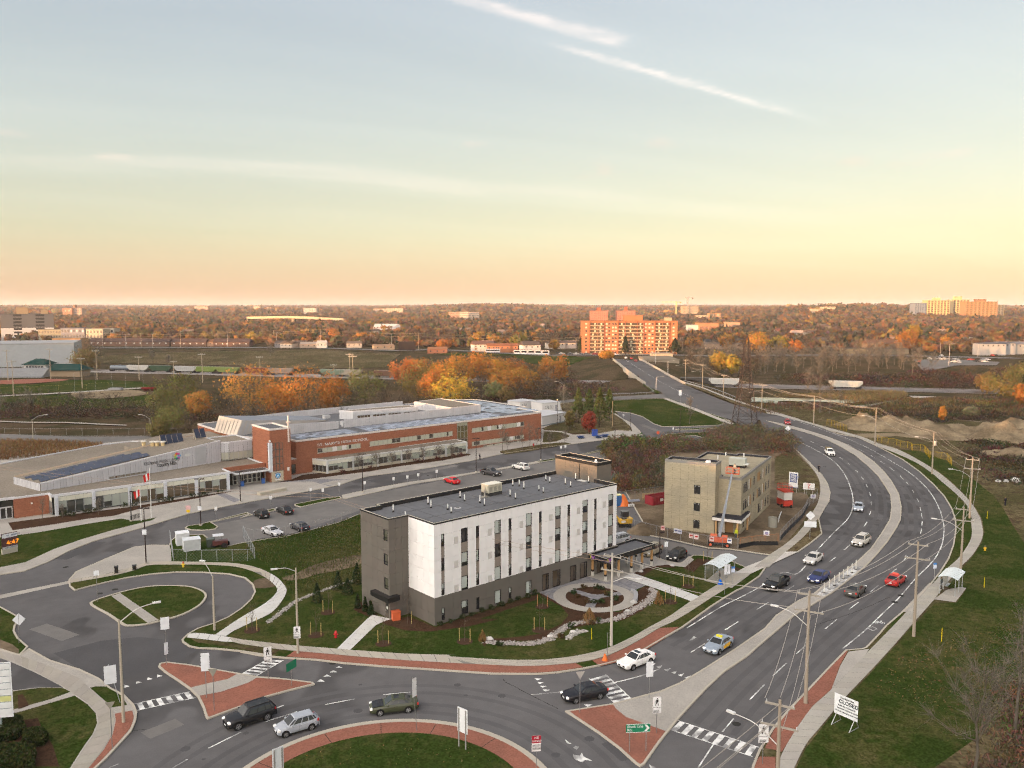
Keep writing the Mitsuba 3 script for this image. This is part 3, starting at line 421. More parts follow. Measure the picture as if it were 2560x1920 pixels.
flat('red_strip',[(38.90,90.89),(36.62,87.39),(33.35,81.54),(30.03,77.91),(27.35,74.22),(24.24,69.58),(22.90,70.21),(24.69,73.29),(27.28,76.89),(30.92,81.40),(34.72,86.13),(38.65,90.99)],.146,'m_redpave','red patterned concrete strip on the right of the road')
flat('red_strip',[(20.99,67.21),(21.95,68.76),(23.41,68.76),(21.83,64.19),(19.30,64.19)],.146,'m_redpave','red patterned concrete corner below the right lamp post')
flat('concrete_apron',[(38.93,90.79),(41.70,91.59),(40.59,90.03),(33.35,81.54),(36.49,87.07)],.144,'m_conc','concrete apron at the end of the bus bay')
flat('bus_pad',[(50.84,103.05),(51.51,103.05),(60.73,113.69),(60.36,114.39)],.144,'m_conc','pale concrete bus boarding strip at the kerb')
flat('bus_pad',[(57.51,107.64),(59.88,106.59),(64.44,112.12),(63.70,112.64),(61.21,111.35)],.15,'m_conc','pale concrete pad under the right bus shelter')
flat('bus_pad',[(28.11,115.04),(29.61,113.69),(31.18,112.12),(35.36,117.83),(33.54,120.15),(31.77,120.74)],ZP+.012,'m_conc','pale concrete pad under the left bus shelter')
flat('right_lawn',[(26.63,70.21),(29.30,73.64),(34.15,79.62),(39.39,85.66),(45.62,93.01),(50.13,98.53),(56.95,106.22),(59.98,106.45),(64.35,111.86),(61.76,112.38),(68.52,120.74),(73.80,127.03),(79.63,134.71),(83.63,140.89),(88.10,149.44),(88.37,149.90),(93.03,160.95),(97.01,172.56),(101.04,185.94),(103.72,197.01),(106.30,211.13),(107.46,223.56),(112.18,221.69),(112.39,207.82),(105.95,183.36),(101.75,169.23),(97.63,159.00),(91.15,144.92),(82.53,125.31),(81.25,120.15),(62.33,89.08),(53.31,79.48),(46.65,76.89),(43.33,72.16),(36.54,66.98),(33.00,64.19),(22.89,64.19)],.137,'m_lawn','mown grass slope right of the long sidewalk')
flat('verge',[(41.98,91.89),(50.78,102.91),(51.34,103.05),(48.13,99.02),(41.70,91.76),(41.41,91.94)],.139,'m_lawn','narrow verge by the bike lane')
flat('verge',[(60.50,114.50),(64.22,118.98),(69.15,125.72),(74.02,133.25),(79.48,142.52),(83.11,149.44),(83.43,149.90),(87.27,158.52),(91.23,168.69),(94.91,180.23),(98.97,194.84),(102.37,210.79),(104.57,228.94),(105.56,244.03),(104.64,232.94),(104.44,221.33),(103.40,205.89),(100.78,192.99),(98.56,184.90),(94.63,170.55),(90.74,159.00),(85.15,147.37),(85.96,149.44),(81.39,140.89),(77.49,134.71),(71.21,126.37),(65.70,120.15),(61.19,114.77)],.139,'m_lawn','grass verge between curving kerb and sidewalk')
flat('gravel_drive',[(99.57,250.91),(104.55,248.57),(108.62,252.09),(119.26,253.29),(131.81,248.57),(142.33,250.91),(149.29,253.29),(134.26,239.65),(130.44,241.82),(126.18,252.09),(111.35,244.03),(104.30,244.48),(102.09,252.57)],.146,'m_sand','pale gravel track leading to the earth mounds')
# ---- painted markings
MK='main_road'
def paint(name,poly,col=(.80,.80,.77)):return flat(name,poly,.027,'m_paint',parent=MK,col=col)
def line(p,w=.14,col=(.80,.80,.77),name='edge_line',smooth=True):
 p=np.array(p);paint(name,LineString(cr(p)if smooth and len(p)>2 else p).buffer(w/2,cap_style=2),col)
def dashes(s,w=.13):
 q=s
 for a,b in zip(q[::2],q[1::2]):line([a,b],w,name='lane_dash',smooth=False)
dashes([(-27.56,70.35),(-25.51,73.17),(-29.48,67.22),(-28.74,68.55),(-35.04,67.22),(-34.49,67.79),(-18.82,78.46),(-16.08,79.66),(-23.81,75.09),(-21.27,77.05),(-23.61,77.66),(-22.95,78.33),(-13.29,80.58),(-10.51,81.13),(1.98,80.55),(5.31,81.22),(20.73,90.90),(22.91,93.31),(28.35,84.91),(30.88,88.08),(24.29,79.58),(26.73,82.78),(19.81,73.19),(21.56,75.69),(16.19,67.24),(18.48,71.08),(26.37,97.37),(27.03,98.08),(26.42,97.49),(28.80,100.13)])
dashes([(32.31,104.16),(34.69,106.83),(38.10,110.74),(40.44,113.43),(43.73,117.26),(45.41,119.27),(49.69,124.25),(51.78,126.83),(54.56,130.55),(56.80,133.54),(64.14,145.04),(65.92,148.09),(28.33,84.95),(30.89,88.09),(32.76,90.43),(35.46,93.72),(38.88,97.73),(41.53,100.76),(44.57,104.29),(46.94,106.92),(50.21,110.79),(52.62,113.59),(56.77,118.69),(58.67,120.92),(61.16,124.31),(63.43,127.29),(71.92,140.09),(73.71,143.35),(74.84,145.47),(76.49,148.54),(24.28,79.54),(26.76,82.82)])
dashes([(54.61,130.61),(56.70,133.42),(64.05,144.92),(66.01,148.04),(68.50,152.97),(70.16,155.97),(72.25,160.46),(73.58,163.76),(75.67,168.69),(76.89,172.00),(78.51,176.61),(79.52,179.86),(81.04,184.64),(81.95,187.92),(83.31,192.99),(83.97,196.28),(85.26,202.59),(85.63,205.09),(86.37,209.96),(86.87,213.16),(88.50,227.77),(88.22,229.73),(88.30,235.00),(88.30,238.36),(88.22,243.58),(88.09,246.28),(71.99,140.25),(73.68,143.33),(74.74,145.32),(76.46,148.63),(77.49,150.59),(79.04,154.05),(80.01,156.16),(81.38,159.19),(83.21,163.45),(84.38,166.56),(86.24,171.44),(87.22,174.27),(88.85,179.25),(89.82,182.47),(90.31,184.64),(91.60,189.27),(92.79,194.84),(93.75,199.24),(94.57,203.83),(95.24,207.82),(95.91,212.82),(96.32,216.28),(96.56,220.59),(96.99,224.69),(96.93,228.94),(97.05,232.54),(96.96,238.36),(96.72,241.60),(96.77,245.60),(96.45,248.57),(95.80,252.57),(95.46,255.71),(95.18,261.47),(94.52,263.79)])
line([(84.28,245.83),(84.63,227.38),(83.37,209.46),(79.69,192.71),(74.50,176.02),(69.15,161.94),(63.59,150.77),(57.04,141.01),(49.68,129.76),(43.02,118.98),(40.74,119.27),(36.08,113.69),(32.14,109.44),(27.77,105.06),(21.79,98.01)],.16)
line([(38.74,91.92),(43.78,97.42),(48.53,103.05),(53.02,108.36),(59.11,116.14),(64.95,123.18),(68.82,128.36),(73.38,135.45),(78.21,144.19),(80.74,149.44),(80.96,149.90),(83.79,156.16),(88.56,168.15),(92.32,179.61),(95.87,194.13),(98.45,211.13),(100.50,227.38),(101.22,244.03),(100.50,263.27),(98.94,281.25),(97.23,295.18)],.16)
line([(10.97,83.30),(13.16,84.40),(14.67,85.31),(16.36,86.61)],.16)
def zebra(a,b,c,d,n,skip=()):
 a,b,c,d=map(np.array,(a,b,c,d))
 line([a,b],.12,name='crosswalk_line',smooth=False);line([d,c],.12,name='crosswalk_line',smooth=False)
 for i in range(n):
  if i in skip:continue
  t0,t1=(i+.25)/n,(i+.78)/n
  paint('crosswalk_bar',[a+(b-a)*t0,a+(b-a)*t1,d+(c-d)*t1,d+(c-d)*t0])
zebra(*[(-38.09,78.60),(-33.48,81.30),(-32.42,79.93),(-37.18,77.31)],6)
zebra(*[(-29.54,85.24),(-27.69,89.14),(-25.87,88.81),(-27.75,84.79)],6)
zebra(*[(10.15,85.31),(12.29,79.44),(10.41,78.65),(8.29,84.25)],7)
zebra(*[(16.03,75.33),(22.48,70.50),(21.43,68.97),(14.83,73.72)],8)
T3=[(-40.77,82.09),(-40.29,82.43),(-41.04,82.81),(-39.96,83.01),(-39.48,83.36),(-40.20,83.68),(-39.13,83.83),(-38.61,84.13),(-39.34,84.49),(-38.35,84.49),(-37.89,84.85),(-38.61,85.18),(-20.86,83.45),(-19.97,83.51),(-20.61,84.10),(-20.45,84.61),(-19.55,84.67),(-20.14,85.21),(-20.01,85.68),(-19.12,85.74),(-19.69,86.27),(-19.59,86.77),(-18.72,86.80),(-19.28,87.28),(2.39,84.31),(3.21,84.19),(2.69,83.77),(2.68,83.42),(3.46,83.36),(2.93,82.92),(2.92,82.55),(3.72,82.49),(3.21,82.12),(3.16,81.72),(3.97,81.64),(3.50,81.16),(15.40,87.82),(16.14,87.99),(15.71,87.34),(16.02,87.09),(16.82,87.47),(16.38,86.71),(16.77,86.39),(17.57,86.71),(17.07,85.92),(17.40,85.71),(18.18,86.08),(17.71,85.31),(18.03,85.06),(18.83,85.52),(18.34,84.70),(18.59,84.40),(19.42,84.94),(18.92,84.19),(7.24,78.52),(8.14,78.57),(7.57,77.92)]
for i in range(0,len(T3),3):paint('yield_tooth',T3[i:i+3])
for q in([(70.81,184.00),(75.39,182.09),(78.14,179.01),(81.22,176.96),(86.62,177.20),(93.80,179.37)],[(0.84,81.64),(2.25,80.12),(3.62,78.65),(4.58,77.61)],[(-0.94,84.10),(-0.66,83.36),(0.42,82.20),(0.84,81.64)],[(38.89,99.43),(45.50,103.71),(52.03,108.85)],[(-38.34,68.89),(-37.29,72.76),(-34.74,73.67)]):flat('crack',LineString(cr(q)).buffer(.035),.029,'v_matte',parent=MK,col=(.03,.03,.03))
for i,(q,w)in enumerate((([(8.90,71.47),(10.34,68.53)],1.6),([(-34.23,72.53),(-32.07,75.09)],1.8),([(80.27,180.85),(75.07,166.03)],1.7),([(-59.35,98.53),(-53.34,95.02)],2.2),([(-32.44,183.24),(-27.27,188.79)],2.4),([(-21.94,192.97),(-13.84,201.88)],2.0),([(-71.43,125.59),(-69.89,135.30)],2.2),([(43.65,272.34),(46.94,257.07)],2.))):flat('repair_patch',LineString(q).buffer(w/2,cap_style=2),.023,('m_asphalt_dark','m_lot')[i%2],parent=MK)
for p in[(-68.51,121.71),(-56.15,111.86),(-57.48,110.23),(51.83,106.92),(53.88,109.44),(77.88,199.99),(-20.10,87.99),(-8.41,67.73),(21.55,74.66),(-30.38,191.28),(-19.86,189.61)]:flat('manhole',Point(p).buffer(.42,6),.031,'v_matte',parent=MK,col=(.045,.042,.04))
for i in range(70):
 if i<26:an=RR.uniform(0,6.28);p=Point(np.array(RCC)+RR.uniform(14,24)*np.array([math.cos(an),math.sin(an)]))
 else:p=Point(RR.uniform(20,95),RR.uniform(75,190))
 if road.contains(p):flat('stain',p.buffer(RR.uniform(.12,.5),3),.0225,'m_asphalt_dark',parent=MK)
def dirp(a,b):return np.array(b)-np.array(a)
if True:
 paint('turn_arrow',[(5.42,69.34),(6.08,69.14),(6.29,69.65),(6.35,69.04),(7.09,68.29),(6.47,68.43),(6.16,68.09),(5.53,68.53)])
 paint('turn_arrow',[(4.85,71.91),(5.49,71.03),(5.09,71.14)]);paint('turn_arrow',[(5.55,70.39),(5.81,70.77),(6.09,70.60),(5.88,70.14)])
 paint('turn_arrow',[(21.20,94.17),(22.10,95.48),(22.32,95.10),(21.69,94.35)]);paint('turn_arrow',[(12.00,67.73),(12.52,67.24),(12.01,67.14)])
paint('yellow_line',LineString([(-52.73,84.34),(-50.22,82.09)]).buffer(.16),(.70,.42,.03))
# tyre-polished wheel paths
for q in([(20.73,90.90),(22.91,93.31),(26.42,97.49),(28.80,100.13),(34.69,106.83),(40.44,113.43),(45.41,119.27),(51.78,126.83),(56.80,133.54),(65.92,148.09),(66.01,148.04),(70.16,155.97),(75.67,168.69),(79.52,179.86),(83.31,192.99),(85.63,205.09),(86.87,213.16),(88.50,227.77),(88.30,238.36)],[(19.81,73.19),(24.29,79.58),(28.35,84.91),(30.89,88.09),(35.46,93.72),(41.53,100.76),(46.94,106.92),(52.62,113.59),(61.16,124.31),(71.92,140.09),(76.49,148.54),(74.74,145.32),(80.01,156.16),(84.38,166.56),(88.85,179.25),(91.60,189.27),(93.75,199.24),(95.24,207.82),(96.32,216.28),(96.93,228.94),(96.72,241.60),(95.73,252.57)]):
 for o in(-2.6,-1.,1.,2.6):flat('wheel_path',LineString(offset(cr(q),o)).buffer(.33,cap_style=2),.0215,'m_wheel',parent=MK)
for r in(1.6,3.2,5.6,7.2):flat('wheel_path',Point(RCC).buffer(RCO+r+.33,48).difference(Point(RCC).buffer(RCO+r-.33,48)).intersection(road),.0215,'m_wheel',parent=MK)
# bicycle and diamond in the bike lane
c0,e1,e2=np.array((46.58,99.93)),dirp(*[(46.02,99.93),(47.07,99.76)]),dirp(*[(46.08,98.82),(46.93,100.89)])
e1=e1/np.linalg.norm(e1);e2=e2/np.linalg.norm(e2)
bp=lambda x,y:c0+e1*x+e2*y
bike=[Point(bp(s*.42,-.25)).buffer(.27).difference(Point(bp(s*.42,-.25)).buffer(.20))for s in(-1,1)]+[LineString([bp(*q)for q in L]).buffer(.035)for L in([(-.42,-.25),(-.15,.30),(.30,.30),(.0,-.2),(-.42,-.25)],[(.42,-.25),(.25,.5),(.4,.55)],[(-.0,-.2),(-.2,.42)])]
paint('bicycle_symbol',unary_union(bike))
c0=np.array((44.85,97.81));q=Polygon([bp(-.5,0),bp(0,.45),bp(.5,0),bp(0,-.45)]);c0=np.array((44.85,97.81))
paint('diamond_symbol',Polygon([c0-e1*.62,c0+e2*.75,c0+e1*.62,c0-e2*.75]).difference(Polygon([c0-e1*.46,c0+e2*.56,c0+e1*.46,c0-e2*.56])))
# centre lines on the bridge road
yl=[(81.2,324.6),(80.1,336.7),(77.9,353.6),(76.4,369.5),(75.1,388.7),(74.3,413.7),(75.1,452.0),(77.0,504.7),(79.4,559.3),(80.2,581.6)]
yl2=offset(yl,.35)
ribbon('yellow_line',yl,offset(yl,.15),rz,'m_paint',parent='bridge_road',dz=.045)
# ------------------------------------------------------------------ wall coordinates
class Wall:
 def __init__(w,P,d,out):
  w.P=np.asarray(P,float)[:2];w.d=np.asarray(d,float)/np.linalg.norm(d);w.o=np.asarray(out,float)/np.linalg.norm(out)
 def at(w,s,z,o=0):q=w.P+w.d*s+w.o*o;return(q[0],q[1],z)
 def box(w,mb,s0,s1,z0,z1,o0,o1,c):
  v=[w.at(s,z,o)for s in(s0,s1)for o in(o0,o1)for z in(z0,z1)]
  return mb.add(v,BOXF,c)
 def window(w,holder,s0,s1,z0,z1,o=.0,fr=.06,fcol=(.02,.02,.022),blind=None,bars=(),hbars=(),back=(.03,.032,.035),blindcol=(.55,.60,.56),glass='m_pane',name='window',depth=.12):
  k=numbered(holder+'__'+name)
  b=MB();w.box(b,s0-.005,s1+.005,z0-.005,z1+.005,o-depth-.02,o-depth,back);b.done('x','v_matte');scene[k]=scene.pop('x')
  b=MB()
  for a in((s0,s0+fr,z0,z1),(s1-fr,s1,z0,z1),(s0+fr,s1-fr,z0,z0+fr),(s0+fr,s1-fr,z1-fr,z1)):w.box(b,*a,o-depth,o+.012,fcol)
  for x in bars:w.box(b,x-fr/2,x+fr/2,z0+fr,z1-fr,o-depth,o+.008,fcol)
  for x in hbars:w.box(b,s0+fr,s1-fr,x-fr/2,x+fr/2,o-depth,o+.006,fcol)
  b.done('frame','v_matte',k)
  if blind:
   a0,a1,f=blind;b=MB();w.box(b,s0+fr+(s1-s0-2*fr)*a0+.01,s0+fr+(s1-s0-2*fr)*a1-.01,z1-fr-(z1-z0-2*fr)*f,z1-fr-.005,o-depth+.01,o-depth+.03,blindcol);b.done('blind','v_matte',k)
  kk=numbered(k+'__pane')
  b=MB();b.add([w.at(s0+fr,z0+fr,o-.03),w.at(s1-fr,z0+fr,o-.03),w.at(s1-fr,z1-fr,o-.03),w.at(s0+fr,z1-fr,o-.03)],[[0,1,2,3]]);v,f_,u=b.mesh()
  scene[kk]=mikit.ply((v,f_),glass)
  return k
# ------------------------------------------------------------------ the white apartment building
AB=thing('apartment_building','four storey apartment building with white panels over a grey base and a grey stair tower','building')
AP,AD=np.array([-9.66,98.42]),np.array([.7468,.6651]);AN=np.array([-AD[1],AD[0]])
L_,DP,HH,BELT=34.2,13.1,13.2,3.68
GREY,WHITE,BLK,SPAN=(.150,.136,.120),(.86,.845,.835),(.016,.016,.017),(.27,.23,.20)
def loc(s,w,z=None):q=AP+AD*s+AN*w;return(q[0],q[1])if z is None else(q[0],q[1],z)
foot=Polygon([loc(0,0),loc(L_,0),loc(L_,4.1),loc(37.2,4.1),loc(37.2,DP),loc(0,DP),loc(0,12.35),loc(-2.95,12.35),loc(-2.95,5.6),loc(0,5.6)])
b=MB();b.prism(foot.buffer(-.21,join_style=2),-.1,HH-.55,(.06,.058,.055));b.done('wall','v_matte',AB)
RF=MB();RF.prism(foot.buffer(-.3,join_style=2),HH-.6,HH-.54,(.3,.3,.3));v,f,u=RF.mesh();scene[AB+'__roof']=mikit.ply((v,f),'m_roof',uv=u)
for s in np.arange(3.5,33,3.6):
 b=MB();b.prism(LineString([loc(s,.5),loc(s,12.7)]).buffer(.05),HH-.54,HH-.525,(.10,.10,.105));b.done('roof__seam','v_matte',AB)
for w in(4.4,8.7):
 b=MB();b.prism(LineString([loc(.4,w),loc(33.9,w)]).buffer(.05),HH-.54,HH-.522,(.10,.10,.105));b.done('roof__seam','v_matte',AB)
b=MB();b.prism(foot.buffer(-.02,join_style=2).difference(foot.buffer(-.3,join_style=2)),HH-.56,HH,BLK);b.done('parapet','v_gloss',AB)
b=MB();b.prism(foot.buffer(.07,join_style=2).difference(foot.buffer(.0,join_style=2)),HH-.16,HH+.01,BLK);b.done('coping','v_gloss',AB)
b=MB();b.prism(foot.buffer(-.01,join_style=2).difference(foot.buffer(-.11,join_style=2)),HH,HH+.03,(.62,.56,.46));b.done('coping_strip','v_matte',AB)
RA=np.random.default_rng(5)
def panels(W,s_lines,z_lines,col,skip=(),name='panel',th=.055,var=.03):
 for a,c in zip(s_lines[:-1],s_lines[1:]):
  for z0,z1 in zip(z_lines[:-1],z_lines[1:]):
   cell=sbox(a,z0,c,z1).buffer(-.012,join_style=2)
   for q in skip:
    cell=cell.difference(sbox(q[0],q[2],q[1],q[3]))
   for g in getattr(cell,'geoms',[cell]):
    if g.area<.03:continue
    t=hsv(col,1-var+2*var*RA.random())
    b=MB();n=len(g.exterior.coords)
    vv,ff=tri(g);b.add([W.at(x,y,0)for x,y in vv],ff,t)
    q=np.array(g.exterior.coords);b.add([W.at(x,y,-th)for x,y in q]+[W.at(x,y,0)for x,y in q],[[i,i+1,n+i+1,n+i]for i in range(n-1)],t)
    b.done(name,'v_clean',AB)
WF=Wall(AP,AD,-AN);WE=Wall(AP,AN,-AD)
wins,spans,vents=[],[],[]
ZW=[(.55,2.2),(3.78,5.44),(6.93,8.58),(10.06,11.72)]
for k in range(6):
 n0,w0=1.10+5.62*k,4.27+5.61*k
 for fl in range(4):
  if fl==0 and(k>2 or(k==0 and False)):pass
  else:
   wins.append((n0,n0+.48,ZW[fl][0],ZW[fl][1]-.08,'n'))if not(fl==0 and k>2)else None
   wins.append((w0,w0+1.06,ZW[fl][0]-.1,ZW[fl][1]+.05,'w'))if not(fl==0 and k>2)else None
 for fl in(1,2):
  spans.append((n0-.02,n0+.50,ZW[fl][1]-.06,ZW[fl+1][0]));spans.append((w0-.02,w0+1.08,ZW[fl][1]+.07,ZW[fl+1][0]-.1))
 for fl in(1,2,3):
  vents.append((3.12+5.6*k,3.77+5.6*k,ZW[fl][0]-.12+.05,ZW[fl][0]+.83))
wins=[w for w in wins if not(w[3]<3 and w[0]>17)]
big=[(18.63,19.89,.16,2.52),(20.64,22.2,.16,2.6),(24.21,25.47,.2,2.53),(26.27,27.75,.2,2.56),(29.9,31.2,.12,2.45),(32.2,33.4,.12,2.4)]
sl=[0]
for k in range(6):
 n0,w0=1.10+5.62*k,4.27+5.61*k
 sl+=[n0,n0+.48,n0+1.75,w0,w0+1.06,w0+1.06+.74]
sl=[s for s in sl if s<34.0]+[L_]
skw=[w[:4]for w in wins if w[2]>3]+spans+vents
panels(WF,sl,[BELT,5.25,6.83,8.40,9.98,11.55,HH-.17],WHITE,skw,'white_panel')
slg=[0,1.1,2.9,4.27,6.2,8.4,9.9,12.4,14.2,15.5,17.3,18.63,20.2,22.2,24.2,26.2,27.75,29.9,31.2,32.6,L_]
panels(WF,slg,[-.1,1.6,BELT],GREY,[w[:4]for w in wins if w[2]<3]+big,'grey_panel')
for q in spans:
 b=MB();WF.box(b,q[0]+.01,q[1]-.01,q[2]+.01,q[3]-.01,-.06,-.003,SPAN);b.done('spandrel','v_matte',AB)
for q in vents:
 b=MB();WF.box(b,q[0]+.01,q[1]-.01,q[2]+.01,q[3]-.01,-.05,.004,(.60,.58,.55));b.done('vent_panel','v_matte',AB)
for i,q in enumerate(wins):
 s0,s1,z0,z1,kd=q
 if kd=='n':
  bl=(0,1,RA.choice([.35,.5,.55,.95]))if RA.random()<.55 else None
  WF.window(AB,s0,s1,z0,z1,-.02,hbars=[z0+.52*(z1-z0)],blind=bl)
 else:
  bl=(0,1,RA.choice([.5,.75,.9,1.0,1.0]))if RA.random()<.85 else None
  WF.window(AB,s0,s1,z0,z1,-.02,blind=bl,bars=[s1-.26]if RA.random()<.4 else[])
for q in big:WF.window(AB,*q,-.02,fr=.08,bars=[q[1]-.42],back=(.09,.065,.045))
panels(WE,[0,1.1,2.4,3.7,5.6],[BELT,5.25,6.83,8.40,9.98,11.55,HH-.17],WHITE,(),'white_panel')
panels(WE,[0,1.4,2.8,4.2,5.6],[-.1,1.6,BELT],GREY,(),'grey_panel')
WT=Wall(loc(-2.95,5.6),AN,-AD);WTs=Wall(loc(0,5.6),-AD,-AN)
tw=[(.28,1.22,3.9,5.38),(.28,1.22,7.06,8.5),(.28,1.22,10.2,11.65),(.22,1.05,.14,2.25)]
panels(WT,[0,1.3,2.7,4.0,5.4,6.75],[-.1,1.4,2.9,4.4,5.9,7.4,8.9,10.4,11.8,HH-.17],GREY,tw,'grey_panel')
panels(WTs,[0,.98,1.96,2.95],[-.1,1.4,2.9,4.4,5.9,7.4,8.9,10.4,11.8,HH-.17],GREY,(),'grey_panel')
for q in tw[:3]:WT.window(AB,*q,-.02,back=(.10,.10,.075),hbars=[q[2]+.4],blind=None)
k=numbered(AB+'__door');lab(k,'grey stair tower door with a paper notice')
b=MB();WT.box(b,.24,1.03,.14,2.2,-.08,-.03,(.10,.085,.07));b.done('x');scene[k]=scene.pop('x')
b=MB();WT.box(b,.42,.85,.75,2.0,-.03,-.02,(.03,.03,.03));b.done('pane','v_glass',k)
b=MB();WT.box(b,.50,.78,1.25,1.62,-.02,-.012,(.8,.8,.78));b.done('notice','v_matte',k)
b=MB();WT.box(b,.92,.97,.95,1.15,-.03,.03,(.4,.4,.4));b.done('handle','v_metal',k)
k=numbered(AB+'__door_canopy');lab(k,'black box canopy wrapping the tower corner above the door')
b=MB();WT.box(b,-.75,3.4,2.55,3.2,-.0,.75,BLK);WTs.box(b,1.9,2.95,2.55,3.2,0,.75,BLK);b.done('x','v_gloss');scene[k]=scene.pop('x')
b=MB();WT.box(b,.5,.75,2.33,2.45,.02,.2,(.9,.8,.6));b.done('lamp','v_gloss',AB)
# roof stair house at the far end
ph=Polygon([loc(34.0,3.9),loc(37.3,3.9),loc(37.3,13.0),loc(34.0,13.0)])
k=numbered(AB+'__roof_house');lab(k,'grey stair house standing on the far end of the roof')
b=MB();b.prism(ph,HH-.6,HH+2.1,GREY);b.done('x');scene[k]=scene.pop('x')
b=MB();b.prism(ph.buffer(.05,join_style=2).difference(ph.buffer(-.25,join_style=2)),HH+2.1,HH+2.6,BLK);b.done('parapet','v_gloss',k)
b=MB();b.prism(ph.buffer(.0,join_style=2).difference(ph.buffer(-.1,join_style=2)),HH+2.6,HH+2.63,(.62,.58,.5));b.done('coping','v_matte',k)
WP=Wall(loc(34.0,3.9),AN,-AD)
b=MB();WP.box(b,2.0,3.0,HH-.5,HH+1.55,0,.03,(.12,.115,.10));b.done('door','v_matte',k)
b=MB();b.tube(WP.at(3.7,HH-.5,.12),WP.at(3.7,HH+1.95,.12),.06,c=BLK);b.done('downpipe','v_gloss',k)
b=MB();WP.box(b,1.8,3.3,HH-.53,HH-.47,.1,.9,(.6,.6,.58));b.done('paver','v_matte',k)
b=MB();b.tube(loc(35.6,5.6,HH+2.1),loc(35.6,5.6,HH+2.75),.35,.12,8,(.75,.75,.73));b.done('vent','v_matte',k)
pn=[0,1.5,3.3,5.0,6.8,9.1]
for a in pn[1:-1]:
 b=MB();WP.box(b,a-.015,a+.015,HH-.1,HH+2.1,0,.004,(.07,.065,.06));b.done('joint','v_matte',k)
for s,w in((.6,9.9),(6.5,10.2),(5.6,8.3),(6.7,6.0),(6.0,4.3),(12.2,10.3),(11.4,8.3),(12.4,6.1),(11.8,4.4),(18.2,6.3),(17.6,4.5),(22.9,11.),(23.6,10.3),(22.8,8.4),(23.7,6.1),(23.2,4.6),(29.3,10.4),(28.7,8.9),(29.6,6.4),(29.,4.7),(33.2,4.9),(33.1,7.6),(.3,6.6)):
 k=numbered(AB+'__vent_pipe');x,y,_=loc(s,w,0);h_=.75+.35*RA.random()
 b=MB();b.tube((x,y,HH-.55),(x,y,HH-.3),.14,.11,8,BLK);b.tube((x,y,HH-.3),(x,y,HH-.5+h_),.075,.075,8,(.80,.80,.78));b.done('x');scene[k]=scene.pop('x')
b=MB();b.prism(Point(loc(8.3,5.9)).buffer(.5,4),HH-.54,HH-.5,(.45,.45,.46));b.box(*loc(8.3,5.9),HH-.5,.35,.35,.12,.7,(.2,.2,.2));b.done('roof_drain','v_matte',AB)
k=thing('rooftop_unit','beige rooftop air handling unit on a dark curb on the white building roof','air conditioner')
x,y=loc(16.9,8.9);rot=math.atan2(AD[1],AD[0])
b=MB();b.box(x,y,HH-.54,2.7,1.5,.5,rot,(.05,.05,.05));b.done('curb','v_matte',k)
b=MB();b.box(x,y,HH-.04,2.6,1.6,1.15,rot,(.44,.42,.33));b.box(x,y,HH+1.11,2.7,1.7,.06,rot,(.62,.60,.50));b.done('casing','v_gloss',k)
for q in(-.8,0,.8):
 xx,yy=loc(16.9+q,8.9-.81);b=MB();b.box(xx,yy,HH+.1,.5,.03,.7,rot,(.30,.29,.24));b.done('grille','v_matte',k)
x,y=loc(15.0,8.2);b=MB();b.tube((x,y,HH-.5),(x,y,HH+.9),.12,.12,8,(.5,.48,.42));b.box(x,y,HH-.54,1.2,.8,.15,rot,(.4,.39,.36));b.tube((x,y,HH+.2),(*loc(15.8,8.6),HH+.2),.1,.1,6,(.5,.48,.42));b.done('pipework','v_metal',k)
# entrance canopy
EC=thing('entrance_canopy','long flat black entrance canopy on timber posts beside the white building','canopy')
cp=Polygon([loc(28.05,.02),loc(39.4,.02),loc(39.4,-3.4),loc(28.05,-3.4)])
cp=Polygon([loc(28.05,-.0),loc(34.25,-.0),loc(34.25,.6),loc(39.4,.6),loc(39.4,-3.4),loc(28.05,-3.4)])
b=MB();b.prism(cp.buffer(-.2,join_style=2),2.9,3.3,(.3,.3,.3));v,f,u=b.mesh();scene[EC+'__roof']=mikit.ply((v,f),'m_roof',uv=u)
b=MB();b.prism(cp.difference(cp.buffer(-.21,join_style=2)),2.85,3.62,BLK);b.done('fascia','v_gloss',EC)
b=MB();b.prism(cp.buffer(-.05,join_style=2).difference(cp.buffer(-.15,join_style=2)),3.62,3.64,(.5,.47,.40));b.done('coping_strip','v_matte',EC)
for s,w in((28.5,-2.95),(31.4,-2.95),(34.3,-2.95),(36.8,-2.95),(39.1,-2.95),(28.75,-.2),(31.6,.0-.25),(36.9,.15),(39.1,.15)):
 k=numbered(EC+'__post');x,y=loc(s,w);b=MB();b.box(x,y,.8,.26,.26,2.1,rot,(.46,.27,.12));b.done('x');scene[k]=scene.pop('x')
 b=MB();b.box(x,y,.14,.32,.32,.68,rot,(.55,.53,.48));b.done('base','v_matte',k)
 b=MB();b.box(x,y,.82,.29,.29,.28,rot,BLK);b.done('bracket','v_matte',k)
def letters(txt,h,W,s,z,o,col,holder,name='lettering',bold=False,bsdf='v_matte',depth=.02,flip=1,sx=1):
 m=meshkit.text_mesh(txt,h,depth,bold);v=np.array(m.vertices)
 P=np.array([W.at(s+flip*sx*a,z+c,o+e)for a,c,e in v]);f=np.array(m.faces)
 b=MB();b.add(P,f,col);return b.done(name,bsdf,holder)
WC=Wall(loc(28.05,-3.4),AD,-AN);WCe=Wall(loc(28.05,0),-AN,-AD)
letters('W',.50,WC,.25,3.0,.005,(.55,.50,.12),EC,'emblem',True);letters('W',.50,WC,.52,3.0,.008,(.35,.12,.45),EC,'emblem',True)
letters('W',.50,WCe,.25,3.0,.005,(.55,.50,.12),EC,'emblem',True);letters('W',.50,WCe,.52,3.0,.008,(.35,.12,.45),EC,'emblem',True)
